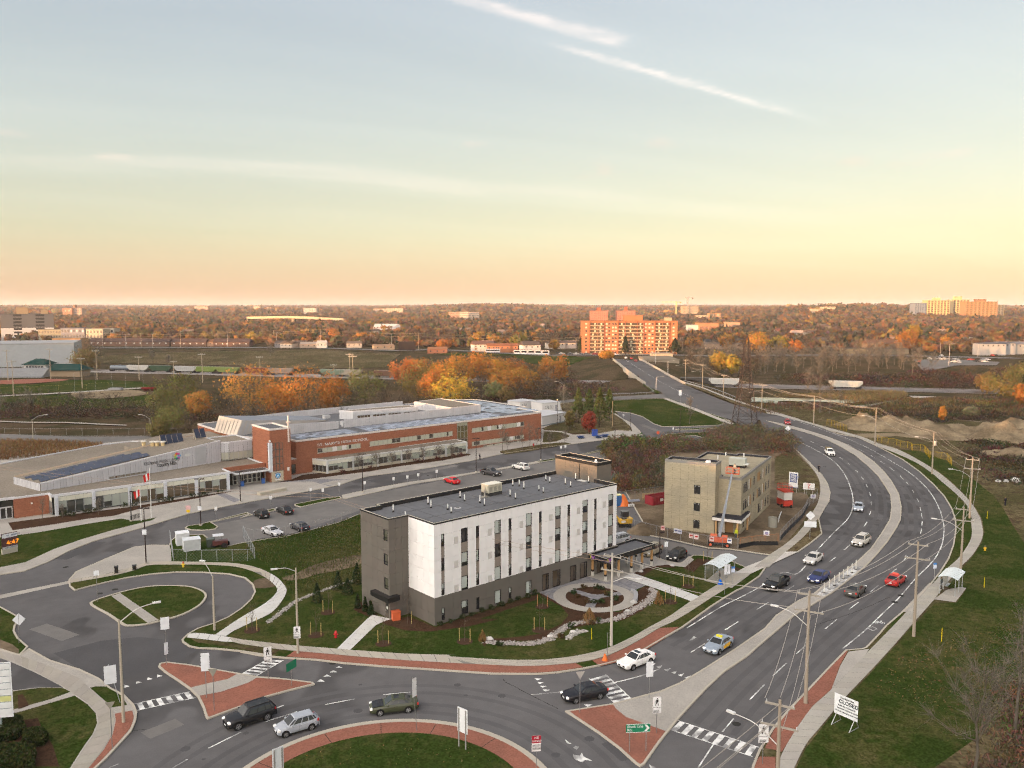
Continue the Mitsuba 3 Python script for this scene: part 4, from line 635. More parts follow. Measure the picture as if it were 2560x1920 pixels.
letters('SUPPORTIVE HOUSING',.2,WCe,1.25,3.1,.005,(.25,.2,.28),EC);letters('RESIDENCE',.28,WC,8.3,3.1,.005,(.42,.30,.25),EC)
# ------------------------------------------------------------------ school and library
SO,SD=np.array([-86.5,151.6]),np.array([.765,.644])/np.hypot(.765,.644);SN=np.array([-SD[1],SD[0]])
def sl_(s,w,z=None):q=SO+SD*s+SN*w;return(q[0],q[1])if z is None else(q[0],q[1],z)
def sp(pts):return Polygon([sl_(*p)for p in pts]).buffer(0)
SIDE,TRIM,PALE,BRN=(.52,.52,.54),(.62,.62,.63),(.66,.65,.54),(.08,.06,.05)
SC=thing('school','long red brick high school with grey metal roof screens and a bell tower','building')
LB=thing('library','low public library with a glass front and a sloping grey metal clerestory','building')
RS=np.random.default_rng(21)
def vol(holder,name,poly,z0,z1,m,col=(.5,.5,.5),uniq=True):
 b=MB();b.prism(poly,z0,z1,col);v,f,u=b.mesh()
 k=numbered(holder+'__'+name)if holder else name
 scene[k]=mikit.ply((v,f),m,uv=u);return k
def roofed(holder,poly,z,m='m_gravel',trim=TRIM,h=.25,nm='roof'):
 vol(holder,nm,poly.buffer(-.25,join_style=2),z-.3,z+.02,m)
 b=MB();b.prism(poly.buffer(.06,join_style=2).difference(poly.buffer(-.28,join_style=2)),z-.22,z+h,trim);b.done('parapet','v_matte',holder)
def siding(holder,W,s0,s1,z0,zf,o=.0,col=SIDE,step=1.15,name='siding_panel',th=.06):
 n=max(1,int(round((s1-s0)/step)))
 for i in range(n):
  a,c=s0+(s1-s0)*i/n+.03,s0+(s1-s0)*(i+1)/n-.03
  za,zc=(zf(a),zf(c))if callable(zf)else(zf,zf)
  t=hsv(col,.95+.1*RS.random());b=MB()
  b.add([W.at(s,z,q)for s,zz in((a,za),(c,zc))for q in(o-th,o)for z in(z0,zz)],BOXF,t)
  m=(a+c)/2;zm=(za+zc)/2;W.box(b,m-.04,m+.04,z0,zm-.02,o,o+.05,hsv(t,.9));b.done(name,'v_matte',holder)
# library body
lp=sp([(-40,4.6),(-6.4,4.2),(-6.4,3.6),(-.6,3.6),(-.6,1.2),(34,1.2),(34,5.2),(43.5,5.2),(43.5,42),(29,58),(21.5,57),(-3,44),(-40,38)])
vol(LB,'wall',lp.buffer(-.35,join_style=2),-.1,3.6,'v_matte',(.05,.05,.045))
roofed(LB,lp,3.85)
WLf=Wall(sl_(0,.9),SD,-SN)
def curtain(holder,W,s0,s1,n,zs,o=0,back=(.06,.055,.045),blind=.0,bc=(.40,.43,.38),pale=PALE,knee=None,rng=RS):
 for i in range(n):
  a,c=s0+(s1-s0)*i/n,s0+(s1-s0)*(i+1)/n
  b=MB();W.box(b,a+.02,c-.02,zs[1]+.02,zs[2],o-.1,o-.01,hsv(pale,.94+.1*rng.random()));b.done('spandrel_panel','v_gloss',holder)
  bl=(0,1,rng.choice([.3,.55,.6,1.0]))if rng.random()<blind else None
  W.window(holder,a,c,zs[0],zs[1],o,fr=.05,fcol=(.30,.31,.31),back=hsv(back,.6+.9*rng.random()),blind=bl,blindcol=bc,depth=.1)
  if knee:b=MB();W.box(b,a,c,.1,zs[0]-.01,o-.2,o+.03,knee);b.done('knee_wall','v_matte',holder)
piers=[0.2,6.7,13.3,20.2,26.5,33.3]
for i in range(5):curtain(LB,WLf,piers[i]+.3,piers[i+1]-.3,4,(.35,2.75,3.6),.0,back=(.10,.075,.045)if i>1 else(.05,.055,.05),blind=(.9,.8,.3,.15,.2)[i])
for s in piers:
 b=MB();WLf.box(b,s-.28,s+.28,-.1,3.7,-.5,.35,(.60,.62,.66));b.done('pier','v_matte',LB)
Wb=Wall(sl_(-6.4,3.4),SD,-SN);b=MB();Wb.box(b,0,5.8,-.1,3.75,-.6,0,(.3,.1,.07));v,f,u=b.mesh();scene[LB+'__brick_wall']=mikit.ply((v,f),'m_brick',uv=u)
b=MB();b.tube(Wb.at(2.9,2.6,.0),Wb.at(2.9,2.6,.2),.16,.16,8,(.85,.85,.8));b.done('wall_lamp','v_gloss',LB)
WLs=Wall(sl_(-.55,3.6),-SN,-SD);curtain(LB,WLs,0.1,2.4,2,(.35,2.75,3.6),.02,blind=.9)
WLl=Wall(sl_(-40,4.3),SD,-SN);curtain(LB,WLl,0,31.2,18,(.1,2.5,3.6),.3,blind=.6)
k=numbered(LB+'__door');b=MB();WLl.box(b,31.3,33.4,.1,2.4,-.1,.3,(.5,.5,.5));b.done('x');scene[k]=scene.pop('x')
for a in(31.5,32.5):b=MB();WLl.box(b,a,a+.75,.3,2.2,.3,.315,(.03,.03,.03));b.done('pane','v_glass',k)
# clerestory wedge
wd=np.subtract(sl_(37.2,15.),sl_(-1.2,7.4));wd/=np.linalg.norm(wd);wn=np.array([-wd[1],wd[0]])
WW=Wall(sl_(-1.2,7.4),wd,-wn);ztop=lambda s:5.35+3.4*np.clip(s/37.,0,1)
bs=[0,30,39.1];q0,q1=np.array(sl_(-1.2,7.4)),np.array(sl_(37.2,15));w0,w1=np.array(sl_(-4.,18.2)),np.array(sl_(35.,27.))
V=[(*q0,3.8),(*q1,3.8),(*w1,3.8),(*w0,3.8),(*q0,ztop(0)-.25),(*q1,ztop(39)-.25),(*w1,ztop(38)+.0),(*w0,ztop(-1)-.25)]
b=MB();b.add(V,[[0,1,5,4],[1,2,6,5],[2,3,7,6],[3,0,4,7],[4,5,6,7]],(.45,.45,.46));v,f,u=b.mesh();scene[LB+'__clerestory']=mikit.ply((v,f),'m_gravel',uv=u)
siding(LB,WW,0,13.2,3.8,ztop,.12);siding(LB,WW,13.2,21.2,4.55,ztop,.12);siding(LB,WW,21.2,39.0,3.8,ztop,.12)
b=MB();WW.box(b,13.2,21.2,3.8,4.0,-.1,.12,SIDE);b.done('sill','v_matte',LB)
for i in range(7):WW.window(LB,13.3+i*1.12,13.3+(i+1)*1.12,4.0,4.55,.12,fcol=(.4,.4,.4),back=(.16,.10,.06))
b=MB();b.add([WW.at(0,ztop(0)-.1,.16),WW.at(39,ztop(39)-.1,.16),WW.at(39,ztop(39)+.12,.16),WW.at(0,ztop(0)+.12,.16),WW.at(0,ztop(0)-.1,-.2),WW.at(39,ztop(39)-.1,-.2),WW.at(39,ztop(39)+.12,-.2),WW.at(0,ztop(0)+.12,-.2)],[[0,1,2,3],[3,2,6,7],[5,4,7,6]],TRIM);b.done('clerestory__coping','v_matte',LB)
WE_=Wall(w0,(q0-w0),-wd);siding(LB,WE_,0,11.1,3.8,lambda s:5.35,.1)
b=MB();b.add([(*w0,ztop(-1)-.3),(*w1,ztop(38)-.3),(*w1,ztop(38)+.25),(*w0,ztop(-1)+.2)],[[0,1,2,3]],(.62,.50,.38));b.done('clerestory__rear_parapet','v_matte',LB)
letters('Kitchener Public Library',.72,WW,20.6,5.75,.16,(.05,.05,.055),LB,sx=.74);letters('Country Hills',.72,WW,23.6,4.95,.16,(.03,.03,.035),LB,bold=True,sx=.74)
k=numbered(LB+'__emblem');lab(k,'multicoloured flower shaped emblem on the library wall')
b=MB()
for i,c in enumerate(((.06,.30,.60),(.55,.08,.35),(.65,.10,.10),(.75,.50,.05),(.25,.55,.12),(.05,.45,.40),(.40,.10,.45))):
 an=i*2*math.pi/7;cx,cz=28.3+.55*math.cos(an),6.75+.55*math.sin(an)
 b.add([WW.at(cx+.36*math.cos(t+an)*(1 if True else 1)*.95,cz+.36*math.sin(t+an)*.75,.15)for t in np.linspace(0,2*np.pi,9)[:-1]],[[0,i_,i_+1]for i_ in range(1,7)],c)
b.done('x');scene[k]=scene.pop('x')
b=MB();WW.box(b,30.0,31.4,6.4,6.9,.1,.16,(.62,.63,.60));b.done('louvre','v_matte',LB)
b=MB();WW.box(b,32.6,35.2,4.2,8.0,.1,.17,(.44,.45,.46));b.done('louvre','v_matte',LB)
# solar panels on the clerestory roof
for r in range(5):
 for c in range(11):
  s=.9+2.05*c+.55*(r%2)-.12*r;w=2.1+1.45*r
  if c==10 and r>3:continue
  P=[(s,w),(s+1.85,w),(s+1.85,w+1.05),(s,w+1.05)];z=[ztop(a)-.13+.16*(bb>w+.5)for a,bb in P]
  Q=[(*(q0+wd*a+wn*bb),zz)for(a,bb),zz in zip(P,z)]
  b=MB();b.add(Q+[(x,y,zz-.06)for x,y,zz in Q],[[0,1,2,3],[0,4,5,1],[1,5,6,2],[2,6,7,3],[3,7,4,0]],hsv((.022,.026,.048),.8+.5*RS.random()));b.done('solar_panel','v_glass',LB)
def rack(s,w,z,n,lb):
 t=thing('solar_rack',lb,'solar panel','solar racks on the library roof');rr=math.atan2(SD[1],SD[0])
 for i in range(n):
  P=[sl_(s+i*1.25,w),sl_(s+i*1.25+1.15,w),sl_(s+i*1.25+1.15,w+1.5),sl_(s+i*1.25,w+1.5)]
  b=MB();b.add([(*P[0],z+.6),(*P[1],z+.6),(*P[2],z+2.6),(*P[3],z+2.6)],[[0,1,2,3]],(.025,.030,.055));b.done('panel','v_glass',t)
 for i in(0,n):
  b=MB();b.tube(sl_(s+i*1.25-.1,w+1.6,z-.8),sl_(s+i*1.25-.1,w+1.6,z+2.6),.07,.07,5,(.55,.45,.35));b.tube(sl_(s+i*1.25-.1,w,z-.8),sl_(s+i*1.25-.1,w,z+.7),.07,.07,5,(.55,.45,.35));b.done('support','v_matte',t)
vol(LB,'upper_roof',sp([(22,21),(35,24),(43.5,24),(43.5,40),(30,40),(20,30)]),3.8,7.4,'m_gravel')
rack(26.4,22.5,7.5,4,'large rack of four tilted dark solar panels on the library roof');rack(33.8,21.5,8.3,2,'small rack of two tilted dark solar panels on the library roof')
for i,(s,w)in enumerate(((23.2,25.5),(24.6,23.6),(25.4,23.0),(26.4,22.0))):
 k=numbered(LB+'__roof_fan');b=MB();x,y,_=sl_(s,w,0);b.tube((x,y,7.2),(x,y,8.7),.42,.42,9,(.62,.48,.26));b.tube((x,y,8.7),(x,y,8.9),.7,.6,9,(.66,.62,.55));b.done('x','v_matte');scene[k]=scene.pop('x')
# link block between clerestory and tower
lk=sp([(37.,15.2),(38.8,14.3),(44.4,14.3),(44.4,24),(37,24)])
vol(LB,'link_block',lk.buffer(-.3),3.7,8.1,'v_matte',(.1,.1,.09));roofed(LB,lk,8.15,nm='link_roof')
Wk=Wall(sl_(38.8,14.2),SD,-SN);siding(LB,Wk,0,5.6,5.95,8.15,.0)
for i in range(5):Wk.window(LB,i*1.12,(i+1)*1.12-.04,4.1,5.9,.0,fr=.07,fcol=(.45,.45,.42),blind=(0,1,.95),blindcol=(.46,.46,.38),back=(.10,.10,.08))
Wk2=Wall(sl_(36.9,15.2),np.subtract(sl_(38.8,14.2),sl_(36.9,15.2)),-SN);siding(LB,Wk2,0,2.1,5.95,8.15,.05)
for i in range(2):Wk2.window(LB,i*1.04,(i+1)*1.04-.04,4.1,5.9,.03,fcol=(.45,.45,.42),blind=(0,1,.95),blindcol=(.46,.46,.38))
# entrance
We=Wall(sl_(34.,5.0),SD,-SN);b=MB();We.box(b,0,9.5,3.0,4.25,-.3,.1,(.3,.1,.07));v,f,u=b.mesh();scene[SC+'__lintel']=mikit.ply((v,f),'m_brick',uv=u)
for i in range(6):
 k=numbered(SC+'__entrance_door');a=1.9+i*1.05+(.25 if i>1 else 0)
 b=MB();We.box(b,a,a+1.0,.14,2.4,-.05,.05,(.50,.49,.44));b.done('x','v_matte');scene[k]=scene.pop('x')
 for z0,z1 in((.3,1.05),(1.2,2.2)):b=MB();We.box(b,a+.15,a+.85,z0,z1,.05,.062,(.02,.02,.02));b.done('pane','v_glass',k)
cpn=sp([(35.2,5.0),(35.4,1.9),(43.2,1.6),(43.2,5.0)])
b=MB();b.prism(cpn,2.95,3.3,(.62,.63,.64));b.done('entrance_canopy','v_matte',SC);b=MB();b.prism(cpn.buffer(-.3),3.3,3.31,(.10,.095,.09));b.done('entrance_canopy__roof','v_matte',SC)
for s in(36.3,42.3):b=MB();b.tube(sl_(s,2.4,.1),sl_(s,2.4,2.95),.12,.12,8,(.3,.3,.3));b.done('entrance_canopy__post','v_metal',SC)
# tower
tp=sp([(43.6,2.3),(48.6,2.3),(48.6,12),(43.6,12)]);vol(SC,'tower',tp,-.1,12.0,'m_brick');vol(SC,'tower__roof',tp.buffer(-.3),11.9,12.02,'m_roof')
b=MB();b.prism(tp.buffer(.08,join_style=2).difference(tp.buffer(-.3,join_style=2)),11.95,12.35,(.66,.62,.58));b.done('tower__coping','v_matte',SC)
WTw=Wall(sl_(43.6,2.3),SD,-SN);WTl=Wall(sl_(43.6,12),-SN,-SD)
b=MB();WTw.box(b,.2,3.05,.0,2.5,0,.06,(.50,.44,.32));b.done('tower__stone_base','v_matte',SC)
b=MB();WTw.box(b,-.35,.42,2.5,9.2,-.3,.35,(.62,.64,.68));b.done('tower__pier','v_matte',SC)
for i in range(3):
 for j in range(4):WTw.window(SC,.5+i*.85,.5+(i+1)*.85-.02,2.6+j*1.62,2.6+(j+1)*1.62-.02,.1,fcol=(.12,.12,.11),back=(.13,.115,.05),name='tower_window')
for j in range(4):WTl.window(SC,8.6,9.5,2.6+j*1.62,2.6+(j+1)*1.62-.02,.1,fcol=(.12,.12,.11),back=(.08,.08,.05),name='tower_window')
k=numbered(SC+'__cross');lab(k,'tall white cross post on the tower corner');b=MB();WTw.box(b,4.3,4.6,8.9,15.0,.05,.3,(.72,.64,.58));WTw.box(b,3.95,4.95,13.4,13.7,.1,.28,(.72,.64,.58));b.done('x','v_matte');scene[k]=scene.pop('x')
k=numbered(SC+'__crest');lab(k,'blue and white shield crest on the tower base')
sh=lambda r:[(1.7+x*r,1.45+z*r)for x,z in((-1,.75),(-.5,.85),(0,1.05),(.5,.85),(1,.75),(.95,0),(.6,-.6),(0,-1.05),(-.6,-.6),(-.95,0))]
b=MB()
for r,o,c in((.78,.08,(.04,.06,.16)),(.66,.09,(.70,.72,.75)),(.55,.10,(.05,.28,.55)),(.26,.11,(.60,.68,.78))):b.add([WTw.at(x,z,o)for x,z in sh(r)],[[0,i,i+1]for i in range(1,9)],c)
WTw.box(b,.95,2.45,.45,.66,.06,.09,(.75,.75,.75));b.done('x','v_matte');scene[k]=scene.pop('x')
b=MB();WTw.box(b,4.0,4.5,2.3,3.1,0,.05,(.75,.72,.68));b.done('tower__notice','v_matte',SC)
b=MB();b.tube(WTw.at(-.05,9.6,0),WTw.at(-.05,9.6,.3),.2,.25,8,(.8,.8,.78));b.done('tower__lamp','v_gloss',SC)
# brick wing
hp=sp([(52,6.9),(131.5,8.3),(132.2,20),(136.3,20.2),(137,46),(129,54),(112,52),(70,46),(56,52),(44,50),(44,24),(48.6,12),(52,12)])
vol(SC,'wall',hp,-.5,7.95,'m_brick');roofed(SC,hp,8.05,'m_roof',(.66,.60,.55),.2)
HA,HD=np.array([-51.16,190.37]),np.array([.7536,.6574]);WH=Wall(HA,HD,[HD[1],-HD[0]])
letters("ST. MARY'S HIGH SCHOOL",.62,WH,5.5,6.2,.03,(.78,.76,.74),SC,sx=1.28)
def band(s0,s1,z0,z1,n,rng=RS):
 b=MB();WH.box(b,s0-.1,s1+.1,z0-.14,z0-.01,0,.14,(.55,.50,.42));b.done('sill','v_matte',SC)
 for i in range(n):
  a,c=s0+(s1-s0)*i/n,s0+(s1-s0)*(i+1)/n;r=rng.random()
  if r<.10:b=MB();WH.box(b,a+.02,c-.02,z0,z1,0,.1,(.72,.70,.66));b.done('blank_panel','v_matte',SC)
  else:WH.window(SC,a,c-.02,z0,z1,.11,fcol=(.42,.40,.34),fr=.06,blind=(0,1,1)if r<.72 else((0,.5,1)if r<.85 else None),blindcol=(.52,.52,.42),back=(.07,.06,.05),depth=.1)
band(5.6,17.4,4.6,5.65,9);band(20.1,46.2,4.65,5.8,20);band(53.,72.5,4.75,5.9,14);band(53.,72.5,.95,2.05,14);band(57.,71.3,.16,.55,10)
for z0,z1,bk in((3.4,5.4,(.16,.13,.06)),(5.4,7.0,(.14,.12,.06)),(7.0,7.9,(.40,.38,.28)),(.2,3.3,(.1,.08,.05))):
 for i in range(3):WH.window(SC,47.8+1.2*i,47.8+1.2*(i+1)-.02,z0,z1-.03,.15,fcol=(.30,.29,.25),back=bk,name='stair_window')
# one storey glass front
gp=sp([(56.0,7.4),(57.9,2.7),(99.3,2.6),(99.3,7.9)]);vol(SC,'glass_front',gp.buffer(-.35),-.1,3.1,'v_matte',(.06,.06,.05));roofed(SC,gp,3.3,'m_gravel',(.60,.60,.57),.15,'low_roof')
WG=Wall(sl_(57.9,2.7),SD,-SN)
for i in range(6):curtain(SC,WG,i*6.9+.25,(i+1)*6.9-.25,5,(.8,2.35,3.05),.05,blind=.6,knee=(.52,.48,.38),bc=(.40,.44,.36))
for i in range(7):b=MB();WG.box(b,i*6.9-.2,i*6.9+.2,0,3.1,-.3,.12,(.60,.61,.60));b.done('pier','v_matte',SC)
WG2=Wall(sl_(56.,7.4),np.subtract(sl_(57.9,2.7),sl_(56.,7.4)),-SD);curtain(SC,WG2,.1,4.9,4,(.5,2.0,3.05),.05,knee=(.5,.46,.36))
WL2=Wall(sl_(48.6,6.9),SD,-SN);b=MB();WL2.box(b,0,3.5,0,3.8,-2,0,(.3,.1,.07));v,f,u=b.mesh();scene[SC+'__link_wall']=mikit.ply((v,f),'m_brick',uv=u)
for i in range(3):WL2.window(SC,.2+i*1.0,1.15+i*1.0,.4,2.6,.12,back=(.06,.06,.05))
b=MB();WL2.box(b,0,3.5,3.8,3.95,-2,.05,(.62,.58,.54));b.done('link_coping','v_matte',SC)
# roof screens and upper blocks
def screen(pts,z0,h,side=1,name='roof_screen'):
 for(a,c)in zip(pts[:-1],pts[1:]):
  A,C=np.array(sl_(*a[:2])),np.array(sl_(*c[:2]));dv=C-A;L=np.linalg.norm(dv);o=np.array([dv[1],-dv[0]])/L
  k=Wall(A,dv,o);ha,hc=(a[2]if len(a)>2 else h),(c[2]if len(c)>2 else h)
  b=MB();b.add([k.at(s,z,q)for s,hh in((0,ha),(L,hc))for q in(-.3,-.12)for z in(z0,z0+hh-.02)],BOXF,(.36,.36,.38));b.done(name,'v_matte',SC)
  siding(SC,k,0,L,z0,lambda s:z0+ha+(hc-ha)*s/L,-.05,(.56,.55,.56),1.3)
screen([(55.4,17.4,2.6),(69.4,18.2,2.0)],8.05,2);screen([(71.1,18.4),(84,18.9),(100,19.5),(117.8,20.1)],8.05,2.2)
screen([(70,45),(90,46),(107,46.5)],8.05,1.9);screen([(52,42),(70,45)],8.05,1.9)
up=sp([(107,20.3),(117.8,20.3),(118.5,42),(107,40)]);vol(SC,'upper_block',up.buffer(-.2),8,10.2,'v_matte',(.54,.53,.54));roofed(SC,up,10.2,'m_gravel',(.64,.58,.54),.15,'upper_roof')
Wu=Wall(sl_(107,40),-SN,-SD);siding(SC,Wu,0,19.6,8.05,10.1,.08,(.56,.55,.56),1.4)
bx=sp([(78.3,34.5),(80.5,30.6),(100.2,27.6),(100.8,33)]);vol(SC,'clerestory',bx.buffer(-.1),8,10.3,'v_matte',(.54,.54,.55));roofed(SC,bx,10.4,'m_gravel',TRIM,.12,'clerestory_roof')
A,C=np.array(sl_(80.5,30.6)),np.array(sl_(100.2,27.6));k_=Wall(A,C-A,-SN);L=np.linalg.norm(C-A);siding(SC,k_,0,L,9.25,10.3,.05,(.57,.57,.58),1.3)
for i in range(4):k_.window(SC,1.2+i*4.7,1.2+i*4.7+3.9,8.35,9.15,.05,fcol=(.5,.5,.5),bars=[1.2+i*4.7+a for a in(1.,2.,3.)],back=(.10,.07,.045))
A,C=np.array(sl_(78.3,34.5)),np.array(sl_(80.5,30.6));k_=Wall(A,C-A,-SD);siding(SC,k_,0,np.linalg.norm(C-A),8.1,10.3,.05,(.57,.57,.58),1.3)
# tall angled gymnasium block behind the tower
a0,a1,a2,a3=sl_(43.2,35.5),sl_(44.3,23.7),sl_(72,30),sl_(70,38)
V=[(*a0,7.9),(*a1,7.9),(*a2,7.9),(*a3,7.9)];t0,t1,t2,t3=sl_(43.6,33),sl_(45.6,22.9),sl_(72,29),sl_(70,37);V+=[(*t0,12.2),(*t1,11.9),(*t2,9.0),(*t3,9.4)]
b=MB();b.add(V,[[0,1,5,4],[1,2,6,5],[2,3,7,6],[3,0,4,7]],(.60,.55,.50));b.add([V[i]for i in(4,5,6,7)],[[0,1,2,3]],(.26,.28,.31));b.done('gymnasium','v_matte',SC)
V=np.array(V)
for i in range(7):
 t,u_=i/7+.015,(i+1)/7-.015;Q=[V[0]+(V[1]-V[0])*t,V[0]+(V[1]-V[0])*u_,V[4]+(V[5]-V[4])*u_,V[4]+(V[5]-V[4])*t];off=np.array([*(-SD*.07),.03])
 b=MB();b.quad([q+off for q in Q],(.70,.60,.50));b.done('gymnasium__panel','v_matte',SC)  # warm low sun on the left face is put into this panel colour
for i in range(20):
 t,u_=i/20+.008,(i+1)/20-.008;Q=[V[1]+(V[2]-V[1])*t,V[1]+(V[2]-V[1])*u_,V[5]+(V[6]-V[5])*u_,V[5]+(V[6]-V[5])*t];off=np.array([*(-SN*.07),.03])
 b=MB();b.quad([q+off for q in Q],(.55,.54,.55));b.done('gymnasium__panel','v_matte',SC)
# flat solar panels along the brick wing roof
def pv(s0,s1,w0,w1,ns,nw,skip=.12):
 for i in range(ns):
  for j in range(nw):
   if RS.random()<skip:continue
   s,w=s0+(s1-s0)*i/ns,w0+(w1-w0)*j/nw;ds,dw=(s1-s0)/ns-.18,(w1-w0)/nw-.35
   q=[sl_(s,w),sl_(s+ds,w),sl_(s+ds,w+dw),sl_(s,w+dw)]
   b=MB();b.add([(*q[0],8.12),(*q[1],8.12),(*q[2],8.3),(*q[3],8.3)],[[0,1,2,3]],hsv((.20,.22,.27),.6+.8*RS.random()));b.done('solar_panel','v_glass',SC)  # pale blue base colour holds the sky mirrored in these panels
pv(54,70,8.6,15.5,9,4,.2);pv(73,118,9.0,17.2,26,5);pv(119.5,134,12,44,7,13,.2)
for s,w in((62,26),(74,24),(76,38),(104,24),(103,26)):
 k=numbered(SC+'__roof_unit');b=MB();b.box(*sl_(s,w),8.0,1.8,1.4,1.0,.7,(.48,.48,.48));b.done('x','v_matte');scene[k]=scene.pop('x')
for s,w in((72,21),(103,22),(88,25),(64,21)):k=numbered(SC+'__roof_vent');b=MB();b.tube(sl_(s,w,8.05),sl_(s,w,9.1),.35,.35,8,(.58,.58,.58));b.done('x','v_matte');scene[k]=scene.pop('x')
# low wall on the plaza, portables
k=thing('plaza_wall','low concrete seating wall on the school plaza','wall');(xa,ya),(xb,yb)=[(-53.44,168.74),(-49.27,173.73)];b=MB();b.prism(LineString([(xa,ya),(xb,yb)]).buffer(.6,cap_style=2),.1,.75,(.46,.42,.34));b.done('x','v_matte');scene[k]=scene.pop('x')
def portable(A,C,dp,h,lb,nwin=3):
 k=thing('portable_classroom',lb,'portable building','white portable classrooms beside the school')
 A,C=np.array(A),np.array(C);dv=(C-A)/np.linalg.norm(C-A);nn=np.array([-dv[1],dv[0]]);L=np.linalg.norm(C-A);W=Wall(A,dv,-nn)
 b=MB();W.box(b,0,L,.5,h,-dp,0,(.62,.61,.60));b.done('wall','v_matte',k);b=MB();W.box(b,.1,L-.1,.0,.5,-dp,-.05,(.22,.25,.26));b.done('skirt','v_matte',k)
 b=MB();W.box(b,-.2,L+.2,h,h+.14,-dp-.2,.2,(.52,.53,.54));b.done('roof','v_matte',k)
 for i in range(nwin):W.window(k,1.4+i*1.25,2.3+i*1.25,1.5,2.5,.08,back=(.05,.05,.05))
 b=MB();W.box(b,L*.72,L*.72+1.0,.5,2.6,0,.05,(.30,.30,.32));b.done('door','v_matte',k)
A,C=[(10.04,267.35),(18.57,278.23)];portable(A,C,9,3.4,'white portable classroom nearest the brick wing corner',0)
A,C=[(11.34,302.56),(18.32,306.59)];portable(A,C,8,3.6,'white portable classroom with three small windows near the side road')
A,C=[(3.02,308.94),(8.95,314.36)];portable(A,C,7,3.3,'long white portable classroom half hidden behind the brick wing',2)
# ------------------------------------------------------------------ people
import manifold3d as m3
def bones(segs,grow=0,n=10):
 out=[]
 for a,ra,c,rc in segs:
  A=m3.Manifold.sphere(ra+grow,n).translate(tuple(a));B=m3.Manifold.sphere(rc+grow,n).translate(tuple(c))
  out.append(m3.Manifold.batch_hull([A,B]))
 m=m3.Manifold.batch_boolean(out,m3.OpType.Add).to_mesh()
 return m.vert_properties[:,:3],m.tri_verts
def person(label,xy,head=0,top=(.02,.02,.025),legs=(.03,.03,.04),hair=(.03,.02,.015),stride=.0,arms='down',z=.0,hat=None,skin=(.45,.28,.20),hgt=1.74):
 k=thing('person',label,'person');s=stride
 J=dict(hip=(0,0,.92),chest=(0,.02,1.28),neck=(0,0,1.48),head=(0,.02,1.62),hl=(-.09,0,.90),hr=(.09,0,.90),kl=(-.10,s*.5+.03,.50),kr=(.10,-s*.4+.05,.50),fl=(-.10,s,.08),fr=(.10,-s,.08),sl=(-.19,0,1.40),sr=(.19,0,1.40))
 if arms=='down':J.update(el=(-.25,-.02-s*.3,1.12),er=(.25,-.02+s*.3,1.12),wl=(-.25,.08-s*.5,.86),wr=(.25,.08+s*.5,.86))
 else:J.update(el=(-.26,.05,1.14),er=(.26,.05,1.14),wl=(-.08,.28,1.22),wr=(.08,.28,1.20))
 P={a:np.array(b)for a,b in J.items()}
 torso=[(P['hip'],.14,P['chest'],.165),(P['chest'],.165,(P['sl']+P['sr'])/2+(0,0,.0),.13),(P['sl'],.075,P['sr'],.075)]
 leg=[(P['h'+q],.095,P['k'+q],.065)for q in 'lr']+[(P['k'+q],.065,P['f'+q],.042)for q in 'lr']
 arm=[(P['s'+q],.06,P['e'+q],.048)for q in 'lr']+[(P['e'+q],.046,P['w'+q],.034)for q in 'lr']
 hand=[]
 for q in 'lr':
  dv=P['w'+q]-P['e'+q];dv=dv/np.linalg.norm(dv);w=P['w'+q]
  hand.append((w,.032,w+dv*.09,.038))
  for i,t in enumerate((-.03,-.01,.01,.03)):hand.append((w+dv*.09+(0,t,0),.011,w+dv*(.15+.015*(i in(1,2)))+(0,t*1.1,0),.008))
  hand.append((w+dv*.04,.014,w+dv*.09+(0,.055,0),.010))
 foot=[(P['f'+q]+(0,-.05,-.03),.045,P['f'+q]+(0,.15,-.045),.035)for q in 'lr']
 hd=[(P['neck']-(0,0,.1),.06,P['neck']+(0,0,.06),.055),(P['head'],.092,P['head']+(0,.015,.06),.095),(P['head']+(0,.06,-.05),.05,P['head']+(0,.05,.03),.07),(P['head']+(0,.10,-.0),.018,P['head']+(0,.085,.03),.014)]
 co,si=math.cos(head),math.sin(head);sc=hgt/1.78
 def put(b,vf,c):
  v,f=np.array(vf[0])*sc,vf[1];b.add(np.c_[v[:,0]*co-v[:,1]*si+xy[0],v[:,0]*si+v[:,1]*co+xy[1],v[:,2]+z],f,c)
 b=MB();put(b,bones(torso+leg+arm+hand+foot+hd),skin);b.done('x','v_matte');scene[k]=scene.pop('x')
 b=MB();put(b,bones(torso+arm,.022),top);b.done('jacket','v_matte',k)
 b=MB();put(b,bones(leg+[(P['hl'],.12,P['hr'],.12)],.02),legs);b.done('trousers','v_matte',k)
 b=MB();put(b,bones(foot,.012),(.02,.02,.02));b.done('shoes','v_matte',k)
 b=MB();put(b,bones([(P['head']+(0,-.02,.07),.095,P['head']+(0,.01,.09),.09)]if not hat else[(P['head']+(0,0,.08),.12,P['head']+(0,.03,.08),.12)]),hat or hair);b.done('hard_hat' if hat else 'hair','v_matte',k)
 return k
